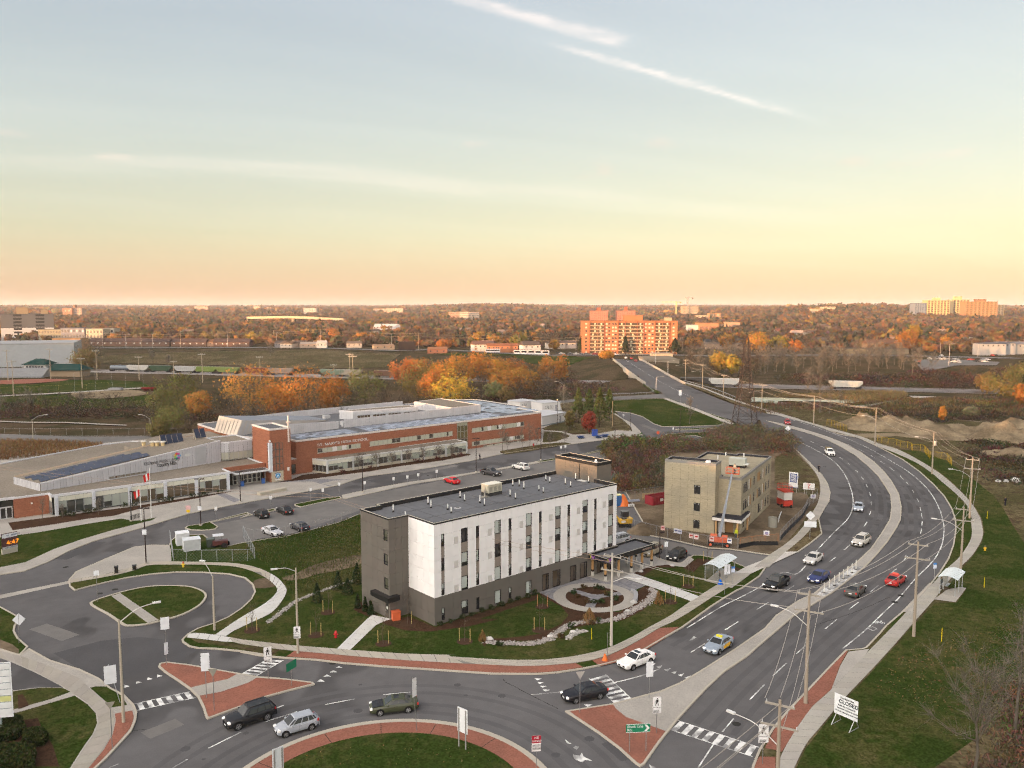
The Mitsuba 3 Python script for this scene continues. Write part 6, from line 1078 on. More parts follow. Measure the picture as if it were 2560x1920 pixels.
 for i,j in((0,1),(7,6)):patch(i,j,.25,.85,.12,.80,.012,'side_window')
 for i,j in((2,3),(5,4)):patch(i,j,.0,.75,.16,.82,.012,'side_window')if kind!='pickup' else None
# wheels
 def disc(x,y0,y1,r,zc=None,n=16):
  a=np.arange(n)*2*np.pi/n;zc=K['r']if zc is None else zc
  v=np.vstack([np.c_[x+r*np.cos(a),np.full(n,y0),zc+r*np.sin(a)],np.c_[x+r*np.cos(a),np.full(n,y1),zc+r*np.sin(a)]]);i=np.arange(n);j=(i+1)%n
  return v,np.vstack([np.c_[i,j,j+n],np.c_[i,j+n,i+n],np.c_[i[2:]*0,i[2:],i[1:-1]],np.c_[i[2:]*0+n,i[1:-1]+n,i[2:]+n]])
 for sx in(1,-1):
  for sy in(1,-1):
   x=sx*K['wb']/2+(.02 if kind!='pickup' else .15)
   emit('wheel_arch',*disc(x,sy*(W*.86),sy*(W+.004),K['r']+.065,K['r']+.02),(.012,.012,.012),'v_matte')
   k=emit('wheel',*disc(x,sy*(W-.2),sy*(W+.022),K['r']),TYR,'v_matte')
   if sy==sgn:
    emit('rim',*disc(x,sy*(W+.0),sy*(W+.030),K['r']*.66),rim,'v_metal',k)
    for q in range(5 if detail else 0):
     an=q*2*math.pi/5+.3;r0,r1,d_=K['r']*.22,K['r']*.60,.27
     P=[(x+r*math.cos(an+s*dd),sy*(W+.034),K['r']+r*math.sin(an+s*dd))for r,s,dd in((r0,-1,d_),(r1,-1,d_*1.1),(r1,1,d_*1.1),(r0,1,d_))]
     emit('spoke_gap',P,[[0,1,2],[0,2,3]],(.03,.03,.03),'v_matte',k)
 def bx(key,x,y,zc,sx,sy,sz,c,m='v_gloss',yaw=0):
  b=MB();b.box(x,y,zc,sx,sy,sz,yaw,c);v,f,u=b.mesh();return emit(key,v,f,c,m)
 hl=K['hood']-.30
 for s in(1,-1):
  bx('headlight',L-.19,s*W*.70,hl,.26,.36,.16,(.86,.86,.84)if not lights else(.95,.95,.92),'v_gloss',-s*.55)
  bx('tail_light',-L+.10,s*W*.74,K['deck']-.30,.16,.28,.20,(.55,.02,.02)if not tails else(.85,.04,.03),'v_gloss',s*.35)
  bx('mirror',K['xc']-.35,s*(W+.10),K['belt']-.02,.14,.20,.13,col)
  if detail:bx('door_seam',-.02,s*(W*.992),K['z0']+.12,.012,.03,K['belt']-K['z0']-.2,hsv(col,.35),'v_matte');bx('door_handle',-.25,s*(W*1.0),K['belt']-.17,.18,.02,.03,hsv(col,.6));bx('sill',0,s*W*.95,K['z0']-.02,2.0,.06,.12,(.03,.03,.03),'v_matte')
 if lights:
  for s in(1,-1):
   b=MB();b.box(L-.07,s*W*.66,hl+.03,.05,.20,.10,0,(1,1,1));v,f,u=b.mesh();kk=numbered(t+'__lit_lamp');scene[kk]=mikit.ply((put(v),f),'v_gloss',uv=u,emitter={'type':'area','radiance':{'type':'rgb','value':[.36,.33,.27]}})
 bx('grille',L-.045,0,.42,.10,W*1.05,K['nose']-.52,(.02,.02,.02),'v_matte');bx('bumper',L-.06,0,.26,.12,W*1.3,.14,(.03,.03,.03)if detail else hsv(col,.6),'v_matte')
 bx('licence_plate',L+.012,0,.48,.02,.42,.13,plate);bx('licence_plate',-L-.012,0,.62,.02,.40,.14,plate);bx('rear_bumper',-L+.02,0,.36,.12,W*1.4,.18,hsv(col,.7))
 if hoodcol:
  P=[(L-.25,-W*.75,K['hood']-.07),(L-.25,W*.75,K['hood']-.07),(K['xc']+.1,W*.80,K['hood']+.055),(K['xc']+.1,-W*.80,K['hood']+.055),(L-.75,W*.8,K['hood']+.025),(L-.75,-W*.8,K['hood']+.025)]
  emit('hood',P,[[0,1,4],[0,4,5],[5,4,2],[5,2,3]],hoodcol,'v_gloss')
 if bed:
  emit('cargo_bed',*[np.array([(K['xd']-.1,-W*.8,1.17),(K['xd']-.1,W*.8,1.17),(-L+.12,W*.76,1.15),(-L+.12,-W*.76,1.15)]),[[0,1,2],[0,2,3]]],(.012,.012,.013),'v_matte')
 if kind=='suv' and detail:
  for s in(1,-1):bx('roof_rail',-.8,s*wt*.9,H-.0,1.9,.05,.05,(.05,.05,.05))
 return t,put,emit,bx,K
GN=lambda p:p
V=vehicle
V('black suv with roof rails driving round the left side of the roundabout','suv',(.012,.012,.014),*[(-25.89,73.49),(-23.63,75.37)],lights=True,name='moving_car')
V('small silver hatchback on the inner lane of the roundabout','hatch',(.36,.39,.43),*[(-21.00,72.20),(-18.95,73.56)],name='moving_car')
t,put,emit,bx,K=V('matte olive green sedan with a black hood in the roundabout','sedan',(.050,.060,.030),*[(-12.87,76.18),(-10.20,76.80)],name='moving_car',hoodcol=(.012,.012,.013),rim=(.55,.55,.55));emit('sunroof',[(.0,-.4,1.462),(.0,.4,1.462),(-.5,.4,1.462),(-.5,-.4,1.462)],[[0,1,2],[0,2,3]],(.01,.01,.012),'v_glass')
V('glossy black sedan crossing the crosswalk by the median tip','sedan',(.008,.008,.012),*[(6.42,78.60),(9.04,79.66)],name='moving_car',tails=True,lights=True)
t,put,emit,bx,K=V('white sedan with a sunroof rounding the corner before the crosswalk','sedan',(.80,.79,.76),*[(13.44,86.27),(15.45,87.86)],lights=True,name='moving_car');emit('sunroof',[(.1,-.42,1.462),(.1,.42,1.462),(-.4,.42,1.462),(-.4,-.42,1.462)],[[0,1,2],[0,2,3]],(.012,.014,.02),'v_glass')
t,put,emit,bx,K=V('silver blue taxi with a yellow roof sign and yellow doors','sedan',(.27,.32,.38),*[(23.83,90.19),(25.73,92.35)],lights=True,name='taxi',cat='taxi');bx('roof_sign',-.2,0,1.45,.25,.7,.2,(.70,.62,.03))
sg=1 if True else-1
for s in(1,-1):bx('door_panel',-.35,s*.925,.42,1.6,.03,.42,(.72,.40,.03))
V('black pickup truck heading down the nearest lane','pickup',(.010,.010,.012),*[(37.22,110.94),(39.59,113.53)],lights=True,name='pickup_truck',cat='pickup truck')
V('dark blue sedan driving beside the white posts on the median','sedan',(.025,.035,.13),*[(44.65,114.23),(46.28,116.03)],lights=True,name='moving_car')
V('silver sedan following the black pickup along the white line','sedan',(.50,.49,.46),*[(47.09,122.81),(48.63,124.69)],lights=True,name='moving_car')
V('boxy silver beige suv with roof rails on the curve','suv',(.50,.48,.43),*[(58.48,132.10),(60.14,133.97)],lights=True,name='moving_car')
V('blue grey sedan seen head on in the middle of the curve','sedan',(.33,.37,.42),*[(67.94,154.50),(69.84,158.71)],lights=True,name='moving_car')
t,put,emit,bx,K=V('white pickup truck carrying a load round the curve','pickup',(.72,.71,.68),*[(84.17,214.19),(84.89,218.24)],name='pickup_truck',cat='pickup truck');bx('load',-1.8,0,1.15,1.2,1.3,.7,(.28,.22,.12),'v_matte')
V('red suv driving away up the far end of the curve','suv',(.35,.02,.03),*[(91.97,271.83),(92.65,274.33)],name='moving_car',tails=True)
V('dark grey sedan driving away beside the median','sedan',(.085,.083,.075),*[(49.27,110.48),(47.82,108.75)],name='moving_car',tails=True)
t,put,emit,bx,K=V('red taxi with a roof sign driving away near the bus stop','sedan',(.38,.025,.02),*[(56.91,114.71),(55.32,112.95)],name='taxi',cat='taxi',tails=True);bx('roof_sign',-.2,0,1.45,.25,.75,.2,(.75,.12,.08))
V('silver sedan parked beside the lot fence facing right','sedan',(.50,.51,.53),*[(-41.89,138.43),(-43.44,139.85)])
V('dark sedan parked next to the silver one by the lot fence','sedan',(.035,.037,.043),*[(-39.55,143.27),(-37.94,141.46)])
V('black compact suv parked at the small island near the library','suv',(.014,.014,.016),*[(-49.20,152.36),(-47.34,149.93)],scale=.9)
V('black sedan parked beside the narrow grass island','sedan',(.014,.014,.016),*[(-45.61,155.09),(-43.71,152.79)],tails=True)
V('bright red sedan parked in the middle of the school lot','sedan',(.55,.012,.015),*[(-15.07,181.71),(-13.55,179.76)])
V('dark grey pickup truck parked in the school lot','pickup',(.045,.04,.042),*[(-4.43,188.31),(-6.81,190.44)],name='pickup_truck',cat='pickup truck')
V('white suv parked in the upper school lot','suv',(.68,.66,.62),*[(0.46,197.15),(2.35,195.04)])
V('pale teal hatchback parked by the scrub at the upper lot','hatch',(.22,.40,.40),*[(27.24,222.10),(28.35,219.96)])
V('black hatchback parked between the canopy and the bus shelter','hatch',(.014,.014,.016),*[(26.10,124.57),(27.44,126.37)],scale=1.05)
V('beige suv parked behind the entrance canopy','suv',(.32,.28,.20),*[(22.65,126.89),(23.68,128.22)])
V('silver suv parked behind the corner of the white building','suv',(.46,.47,.48),*[(17.61,132.89),(18.91,133.83)])
zb_=lambda p:float(road_z(p[1]))+.04
for lb,kd,c,q in(('white car near the far end of the bridge','sedan',(.7,.68,.66),[(81.7,594.2),(83.2,594.2)]),('red hatchback driving towards the bridge end','hatch',(.4,.03,.03),[(84.5,584.6),(85.4,584.6)]),('dark red suv behind the two cars on the bridge','suv',(.30,.02,.02),[(82.5,551.1),(83.6,551.1)])):
 m_=(np.array(q[0])+q[1])/2;dv=np.array([.10,.995]);V(lb,kd,c,m_+dv*1.3,m_-dv*1.3,name='moving_car',z=zb_(m_),detail=False)
# ------------------------------------------------------------------ railway, bridge, far street
gz=lambda x,y:float(ground_z(x,y))
def rail_at(t,off=0.):return RAIL0+RAILD*t+np.array([-.2475,-.9689])*off
k=struct('railway','railway tracks in their cutting');tt=np.linspace(-420,520,95)
b=MB()
V_=np.vstack([[(*rail_at(t,o),-3.95+(0 if abs(o)<14 else-.3))for o in(-16,16)]for t in tt]);scene[k+'__ballast']=mikit.ply((V_,[[2*i,2*i+1,2*i+3,2*i+2]for i in range(len(tt)-1)]),'m_rough')
for o in(-9.7,-8.3,-4.7,-3.3,-.7,.7,4.3,5.7,9.3,10.7):
 b=MB();b.pipe([(*rail_at(t,o),-3.75)for t in tt[::6]],.16,4,(.30,.28,.27));b.done('rail','v_metal',k)
def wagon(label,t,col,kind='hopper',off=0,L=16.5,name='freight_car'):
 col=hsv(col,.72)
 t_=thing(name,label,'freight car',None);c=rail_at(t,off);rot=math.atan2(RAILD[1],RAILD[0])
 def bx(key,a,o,z,sx,sy,sz,cc,m='v_gloss'):
  p=rail_at(t+a,off+o);b=MB();b.box(p[0],p[1],z-3.75,sx,sy,sz,rot,cc);b.done(key,m,t_)
 if kind=='tank':
  b=MB();b.tube((*rail_at(t-L*.42,off),-1.3),(*rail_at(t+L*.42,off),-1.3),1.5,1.5,14,col);b.done('tank','v_gloss',t_);bx('dome',0,0,3.9,1.6,1.4,.5,hsv(col,.8))
 elif kind=='box':bx('body',0,0,1.1,L,3.0,3.3,col)
 else:
  P=[(-.5,4.3),(.5,4.3),(.5,3.0),(.36,1.2),(-.36,1.2),(-.5,3.0)];b=MB();V=[]
  for o in(-1.5,1.5):V+=[(*rail_at(t+x*L,off+o),z-3.75)for x,z in P]
  b.add(V,[[i,(i+1)%6,(i+1)%6+6,i+6]for i in range(6)]+[[0,1,2,5],[5,2,3,4],[6,7,8,11],[11,8,9,10]],col);b.done('body','v_gloss',t_)
  for i in range(11):bx('rib',(-.46+.092*i)*L,1.52,2.9 if i in(0,10)else 1.6,.16,.08,1.35 if i in(0,10)else 2.6,hsv(col,.82),'v_matte')
 bx('underframe',0,0,.75,L*.98,2.2,.35,(.03,.03,.03),'v_matte')
 for a in(-.38,.38):bx('bogie',a*L,0,.1,2.6,2.2,.7,(.025,.025,.025),'v_matte')
def rail_t(p):return float((np.array(p)-RAIL0)@RAILD)
for lb,p,col,kd in(('grey blue tank car at the left end of the train',(-262.84,542.42),(.20,.24,.28),'tank'),('white hopper car next to the tank car',(-248.42,539.74),(.62,.60,.55),'hopper'),('dark green hopper car in the train',(-231.53,536.21),(.045,.09,.05),'hopper'),
('silver grey hopper car near a floodlight pole',(-213.18,531.00),(.50,.50,.49),'hopper'),('lime green hopper car behind bare trees',(-198.05,531.00),(.20,.27,.06),'hopper'),('second lime green hopper car in the train',(-181.47,529.29),(.22,.28,.07),'hopper'),('rust red hopper car between lime and beige cars',(-162.03,520.88),(.22,.045,.03),'hopper'),
('beige hopper car partly behind golden trees',(-146.11,514.34),(.38,.28,.22),'hopper'),('pale green hopper car glimpsed between trees',(-110.64,508.75),(.20,.27,.20),'hopper'),('tan hopper car behind the tall willow',(-99.63,506.39),(.45,.38,.30),'hopper'),('brown boxcar left of the bridge',(-76.96,493.42),(.16,.07,.04),'box'),
('dark boxcar with pale graffiti right of the bridge',(106.99,469.46),(.05,.045,.04),'box'),('white hopper car with blue graffiti beside the pylon',(115.76,442.17),(.66,.66,.62),'hopper'),('white hopper car alone on the right track behind bare trees',(177.77,434.80),(.62,.61,.55),'hopper')):
 wagon(lb,rail_t(p),col,kd,4.9 if 'right' in lb or 'pylon' in lb else 0)
# bridge
BR=thing('road_bridge','concrete road bridge with side walls crossing over the railway','bridge')
yb=np.linspace(395,575,30);lx=np.interp(yb,[a[1]for a in sorted(LC_far,key=lambda q:q[1])],[a[0]for a in sorted(LC_far,key=lambda q:q[1])]);rx_=np.interp(yb,[a[1]for a in sorted(RC_far,key=lambda q:q[1])],[a[0]for a in sorted(RC_far,key=lambda q:q[1])])
def wall3(key,X,Y,z0,z1,th,col,m='v_matte',holder=BR):
 b=MB();n=len(X);V=[]
 for i in range(n):V+=[(X[i]-th/2,Y[i],z0(Y[i])),(X[i]+th/2,Y[i],z0(Y[i])),(X[i]+th/2,Y[i],z1(Y[i])),(X[i]-th/2,Y[i],z1(Y[i]))]
 F=[[4*i+a,4*i+(a+1)%4,4*i+4+(a+1)%4,4*i+4+a]for i in range(n-1)for a in range(4)]
 b.add(V,F+[[0,1,2,3],[4*n-4,4*n-3,4*n-2,4*n-1]],col);return b.done(key,m,holder)
rzf=lambda y:float(road_z(y))
wall3('parapet',lx-.3,yb,lambda y:rzf(y)-1.9,lambda y:rzf(y)+1.15,.4,(.48,.43,.36));wall3('parapet',rx_+.3,yb,lambda y:rzf(y)-1.9,lambda y:rzf(y)+1.15,.4,(.50,.43,.35))
sp_=(yb>432)&(yb<545)
wall3('deck',((lx+rx_)/2)[sp_],yb[sp_],lambda y:rzf(y)-1.6,lambda y:rzf(y)-.05,float((rx_-lx).mean()),(.30,.27,.23))
for y in(436,462,500,538):
 xa,xb=np.interp(y,yb,lx),np.interp(y,yb,rx_)
 for fq in(.06,.5,.94):b=MB();b.box(xa+(xb-xa)*fq,y,-5,2.6,2.2,rzf(y)+3.5,0,(.42,.37,.30));b.done('pier','v_matte',BR)
# guard rails, pavements and verges along the far road
def railing(label,pts,name='guard_rail',h=.75):
 k=thing(name,label,'guard rail');Q=cr(pts,k=4);b=MB();b.pipe([(*q,max(gz(*q),rzf(q[1]))+h)for q in Q],.14,4,(.42,.42,.42));b.done('beam','v_metal',k)
 for q in resample(Q,max(3,int(plen(Q)/4))):b=MB();b.box(*q,gz(*q)-.2,.15,.15,h+.5,0,(.25,.22,.18));b.done('post','v_matte',k)
railing('steel guard rail on the right side of the far road',[(86.0,406.2),(90.2,386.7),(93.7,369.5),(95.5,348.6),(95.4,336.7)]);railing('steel guard rail round the left corner below the bridge',[(64.3,406.2),(64.0,384.7),(63.9,365.9),(60.1,360.7),(49.9,357.0),(35.2,353.6)])
def ramp_strip(label,a,b_,m='m_lawn',dz=.12,name='verge'):ribbon(name,a,b_,lambda x,y:np.maximum(road_z(y),0),m,label,dz=dz)
ramp_strip('grass wedge left of the road below the bridge',[(64.8,401.6),(65.4,380.8),(67.6,367.7)],[(63.1,388.7),(63.6,373.2),(64.9,360.7)]);ramp_strip('concrete sidewalk right of the far road',[(84.5,401.6),(88.9,380.8),(91.1,358.9),(94.3,328.1),(96.9,308.0),(99.6,278.8)],[(85.7,407.2),(90.0,385.5),(92.3,363.7),(95.7,332.9),(98.3,312.4),(101.5,284.3)],'m_conc',.14,'sidewalk')
ramp_strip('narrow grass verge right of the far road',[(83.2,394.9),(87.1,373.2),(89.3,352.0),(91.9,319.6),(94.5,300.1)],[(84.5,401.6),(88.7,380.0),(90.9,358.3),(94.2,327.5),(96.7,307.4)],'m_field',.10)
# far street
fs=[(-478.6,744.8),(-407.8,742.4),(-328.7,742.6),(-256.4,746.7),(-217.2,748.7),(-175.0,739.2),(-120.6,708.9),(-95.1,695.4),(-62.7,708.9),(20.5,633.7),(54.4,634.9),(89.2,640.9),(123.1,639.4),(153.2,622.9),(262.5,632.9),(307.8,622.1),(340.7,606.6),(374.5,594.4)]
ribbon('far_street',fs,[(x,y+15)for x,y in fs],lambda x,y:ground_z(x,y),'m_lot','far street running across beyond the railway',n=120,dz=.35)
# fields between
def drape(name,poly,m,label,dz=.2,cell=9.):
 P=fine(poly);x0,y0,x1,y1=P.bounds;V,F=[],[]
 for x in np.arange(x0,x1,cell):
  for y in np.arange(y0,y1,cell):
   for g in polys(P.intersection(sbox(x,y,x+cell,y+cell)))if P.intersects(sbox(x,y,x+cell,y+cell))else():
    v,f=tri(g);F.append(f+sum(map(len,V)));V.append(v)
 v=np.vstack(V);k=struct(name,label);scene[k]=mikit.ply((np.c_[v,ground_z(v[:,0],v[:,1])+dz],np.vstack(F)),m,smooth=False,uv=np.tile(code((.5,.5,.5)),(len(v),1)))
drape('dry_field',[(-293.0,682.3),(-234.2,700.2),(-221.9,700.2),(-172.0,726.4),(-124.1,676.1),(-89.4,653.4),(-87.7,558.4),(-147.2,557.4),(-187.7,567.4),(-194.7,581.3),(-238.9,592.4),(-283.8,603.6),(-321.6,614.5),(-346.3,653.6)],'m_field','dry brown field sloping down to the railway')
drape('green_slope',[(-78.5,692.0),(-26.5,663.3),(51.4,624.7),(61.8,613.6),(39.2,558.2),(12.1,572.5),(-2.1,636.8),(-48.9,637.3)],'m_lawn','green grass slope below the far street')
drape('ball_field',[(-274.9,426.1),(-243.5,411.4),(-237.8,435.5),(-217.8,437.5),(-195.2,426.5),(-176.9,397.8),(-177.4,387.3),(-205.8,372.7),(-234.9,363.6)],'m_lawn','green outfield of the ballpark');drape('ball_field',[(-229.4,355.0),(-199.1,365.8),(-172.9,346.5),(-161.8,363.6),(-155.3,348.7),(-146.2,320.4),(-156.6,313.6),(-171.7,310.4),(-199.7,308.6)],'m_lawn','green ball field behind the scrub',.22)
drape('infield',cr([(-201.1,370.4),(-194.4,379.9),(-181.5,384.9),(-165.7,368.0),(-166.1,357.0),(-174.0,348.7),(-185.7,348.7),(-192.3,355.0)],True,3),'m_sand','pale sand infield of the ball field',.30,6);drape('infield',cr([(-277.0,429.3),(-265.4,438.8),(-250.1,443.0),(-238.4,435.5),(-241.8,423.1),(-252.5,412.6),(-267.3,414.2)],True,3),'m_redpave','red clay infield by the grandstand',.30,6)
drape('gravel_path',[(-227.3,359.2),(-216.7,365.8),(-202.0,375.1),(-185.0,392.3),(-175.6,395.0),(-173.8,390.9),(-182.6,387.3),(-199.6,370.4),(-213.7,360.6),(-224.7,355.0)],'m_conc','gravel path between the two ball fields',.34,6)
drape('gravel_path',[(-177.2,279.2),(-164.6,276.4),(-152.9,276.4),(-133.8,271.0),(-128.9,269.6),(-128.1,268.0),(-133.7,269.0),(-152.7,274.4),(-163.5,274.4),(-175.7,276.8)],'m_conc','pale track along the foot of the scrub',.34,6)
drape('pond',[(104.3,352.4),(113.7,352.1),(130.7,348.3),(138.8,346.3),(148.3,344.7),(147.8,337.1),(137.4,329.5),(130.7,335.1),(126.1,337.1),(109.5,339.1),(99.5,336.1)],'m_water','small pond among reeds',.3,12);drape('pond',[(105.3,351.6),(107.5,349.8),(109.8,341.9),(112.6,332.7),(111.6,325.6),(107.5,327.8),(103.1,335.1)],'m_water','small pond right of the pylon',.3,12)
drape('gravel_path',[(133.8,320.6),(135.8,315.4),(150.7,329.5),(164.3,344.3),(180.8,369.6),(196.8,375.6),(198.2,378.2),(187.1,381.4),(184.6,373.2),(160.1,340.3),(144.7,325.8)],'m_conc','gravel path bending past the pond',.34,8)
drape('parking_lot',[(290.4,588.3),(327.2,582.5),(336.4,560.0),(317.8,532.5),(293.1,534.1),(267.3,511.8),(253.4,497.7),(265.2,529.6)],'m_lot','far parking lot on the right',.3)
# ------------------------------------------------------------------ far buildings
RB=np.random.default_rng(77)
def fblock(label,p0,p1,Y,dep,col,name='apartment_block',cat='building',rows=0,cols=0,win=(.05,.05,.055),wcol2=None,roofs=(),m='v_matte',group=None,base=None,turn=0.,strips=0,ww=.5,wh=.5):
 t=thing(name,label,cat,group);x0,x1,zt=p0[0],p1[0],(p0[1]+p1[1])/2;zb=min(gz(x0,Y),gz(x1,Y))-1 if base is None else base
 dv=np.array([math.cos(turn),math.sin(turn)]);A=np.array([x0,Y])if turn<.3 or name!='warehouse' else np.array([x1,Y])-dv*(x1-x0);o=np.array([dv[1],-dv[0]]);W=Wall(A,dv,o);L=x1-x0
 b=MB();W.box(b,0,L,zb,zt,-dep,0,col);kk=b.done('wall',m,t)
 b=MB();W.box(b,-.3,L+.3,zt,zt+.5,-dep-.3,.3,hsv(col,.8));b.done('roof','v_matte',t)
 for a,c,h,cc in roofs:b=MB();W.box(b,a*L,c*L,zt+.5,zt+h,-dep*.7,-dep*.2,cc);b.done('roof__penthouse','v_matte',t)
 if rows:
  H=zt-zb-1.0
  for r in range(rows):
   for c in range(cols):
    if RB.random()<.05:continue
    s,z=L*(c+.5)/cols,zb+1.0+H*(r+.5)/rows;w_,h_=L/cols*ww,H/rows*wh
    b=MB();W.box(b,s-w_/2,s+w_/2,z-h_/2,z+h_/2,0,.1,wcol2 if wcol2 and RB.random()<.3 else win);b.done('window','v_gloss',t)
 for c in range(strips):
  s=L*(c+.5)/strips;b=MB();W.box(b,s-L/strips*.28,s+L/strips*.28,zb+1,zt-.6,0,.12,win);b.done('window_strip','v_gloss',t)
  for r in range(1,9):z=zb+1+(zt-zb-1.6)*r/9;b=MB();W.box(b,s-L/strips*.3,s+L/strips*.3,z-.35,z+.35,.12,.3,hsv(col,.95));b.done('balcony','v_matte',t)
 return t,W,L,zb,zt
# the long orange brick apartment block
BRK=(.42,.17,.085);FY=655.
t,W,L,zb,zt=fblock('long nine storey orange brick apartment block with pale balconies, lit by the low sun',(56.6,27.4),(132.9,27.4),FY,18,BRK,roofs=((.447,.64,4.8,BRK),(.885,.95,3.0,(.42,.33,.22))),m='v_matte')
sB=lambda px:(px-208)/876*L
for r in range(9):
 z=zt-2.2-r*2.85
 for a,c,n in((278,345,1),(345,408,1),(540,605,1),(605,712,2),(712,772,1),(880,948,1),(948,1008,1)):
  b=MB();W.box(b,sB(a)+.15,sB(c)-.15,z-.85,z+1.15,.0,.1,(.10,.075,.055));b.done('balcony_recess','v_matte',t)
  b=MB();W.box(b,sB(a),sB(c)-.1,z-1.45,z-.75,.4,1.2,(.42,.32,.21));b.done('balcony','v_matte',t)
  b=MB();w_=sB(a)+(sB(c)-sB(a))*(.25+.4*RB.random());W.box(b,w_,w_+1.3,z-.5,z+.9,.1,.16,(.55,.50,.36));b.done('window','v_gloss',t)
 for a in(242,430,455,490,515,790,825,855,1048):b=MB();W.box(b,sB(a)-.8,sB(a)+.8,z-.45,z+.8,0,.1,(.55,.50,.38)if RB.random()<.6 else(.06,.05,.05));b.done('window','v_gloss',t)
for a in(277,410,538,604,713,776,879,1010):b=MB();W.box(b,sB(a)-.25,sB(a)+.25,zb,zt,0,.9,(.30,.095,.055));b.done('pilaster','v_matte',t)
fblock('red brick tower on the skyline left of the orange block roof',(144.9,30.2),(175.7,30.2),1500,22,(.48,.18,.12),rows=9,cols=8,win=(.2,.1,.07),roofs=((.4,.6,6,(.42,.11,.06)),));fblock('red brick tower on the skyline above the orange block',(195.4,30.1),(229.5,30.1),1520,22,(.48,.18,.12),rows=9,cols=8,win=(.2,.1,.07),roofs=((.45,.58,8,(.42,.11,.06)),))
t,W,L,zb,zt=fblock('pale concrete tower under construction below a crane',(480.5,38.7),(524.4,37.8),2300,30,(.40,.30,.20),rows=8,cols=12,win=(.10,.08,.07),ww=.4)
def crane(label,q,top,jib,Y,col):
 t=thing('tower_crane',label,'crane');x,z=q;b=MB();b.box(x,Y,gz(x,Y),2.6,2.6,z-gz(x,Y),0,col);b.done('mast','v_matte',t);b=MB();b.box(x+(jib[0]+jib[1])/2,Y,z-2.5,jib[1]-jib[0],1.8,1.8,0,col);b.done('jib','v_matte',t);b=MB();b.box(x+jib[1],Y,z-5,4,3,4,0,hsv(col,.6));b.done('counterweight','v_matte',t)
crane('yellow tower crane left of the unfinished tower',(451.6,51.5),0,(-40,12),2250,(.62,.50,.22));crane('grey tower crane standing on the unfinished tower',(498.3,63.5),0,(-8,14),2320,(.32,.28,.26))
fblock('cream low building on the hillside right of the unfinished tower',(409.9,17.8),(433.3,18.7),1800,25,(.55,.42,.28),rows=3,cols=8);fblock('orange and cream school building on the hillside',(424.7,24.0),(446.8,23.0),1750,25,(.50,.26,.13),rows=3,cols=8,wcol2=(.5,.4,.3));fblock('long low brick building beyond the dark evergreens',(242.1,17.3),(265.6,17.3),1050,30,(.42,.20,.11),rows=1,cols=18);fblock('white low building left of the long brick one',(230.1,14.3),(244.2,14.6),1060,20,(.60,.55,.48));fblock('long low building with a pale orange roof on the hill',(306.1,16.2),(321.4,16.5),1150,30,(.45,.28,.18),rows=1,cols=10)
TY=1900.
fblock('blue glass tower at the left of the skyline group',(936.2,45.1),(963.4,46.1),TY,25,(.20,.22,.25),strips=5,win=(.10,.13,.17));fblock('pale yellow tower with a mast, second in the skyline group',(965.2,51.6),(1017.3,52.6),TY,25,(.58,.42,.20),strips=7,win=(.16,.11,.06),roofs=((.35,.62,6,(.55,.42,.22)),));fblock('pale yellow tower, third in the skyline group',(1040.7,53.8),(1079.6,53.8),1930,25,(.58,.42,.22),strips=5,win=(.17,.12,.07),roofs=((.2,.6,8,(.55,.42,.22)),));fblock('wide red brown tower at the right of the skyline group',(1026.2,48.8),(1098.4,48.8),1850,25,(.42,.20,.10),strips=8,win=(.20,.13,.05),roofs=((.38,.68,6,(.25,.14,.08)),));fblock('narrow pale tower at the right end of the skyline',(1129.0,41.5),(1143.9,41.5),TY,20,(.55,.36,.19),strips=2,win=(.25,.17,.1))
x,z=(992.5,65.4);b=MB();b.tube((x,1910,z-25),(x,1910,z),.5,.3,5,(.6,.5,.4));k=thing('roof_mast','thin mast on top of the pale yellow tower','mast');b.done('x');scene[k]=scene.pop('x')
# left side
t,W,L,zb,zt=fblock('dark grey slab block with a white lower half at the left edge',(-564.1,30.3),(-512.9,30.3),900,22,(.15,.145,.145),roofs=((.30,.52,8,(.35,.26,.16)),(.76,.9,5,(.35,.26,.16))),turn=.5)
b=MB();W.box(b,0,L,zb,zb+(zt-zb)*.5,0,.15,(.60,.59,.57));b.done('white_base','v_matte',t);b=MB();W.box(b,-.1,.0,zb,zt,-22,0,(.55,.36,.18));b.done('end_wall','v_matte',t)  # warm low sun on the left end is put into that wall colour
for c in(.28,.35,.70,.78):
 for r in range(8):b=MB();z=zb+(zt-zb)*(r+.4)/8;W.box(b,c*L-2.2,c*L+2.2,z,z+2.2,.15,.25,(.045,.042,.045));b.done('balcony_recess','v_matte',t)
fblock('red and white apartment block on the left skyline',(-1209.6,33.5),(-1185.1,32.9),2200,20,(.45,.20,.12),rows=6,cols=5,wcol2=(.6,.5,.4));fblock('white and red apartment block beside the other on the left skyline',(-1189.3,34.3),(-1164.1,32.9),2210,20,(.50,.34,.25),rows=6,cols=5,roofs=((.0,.25,9,(.25,.15,.1)),))
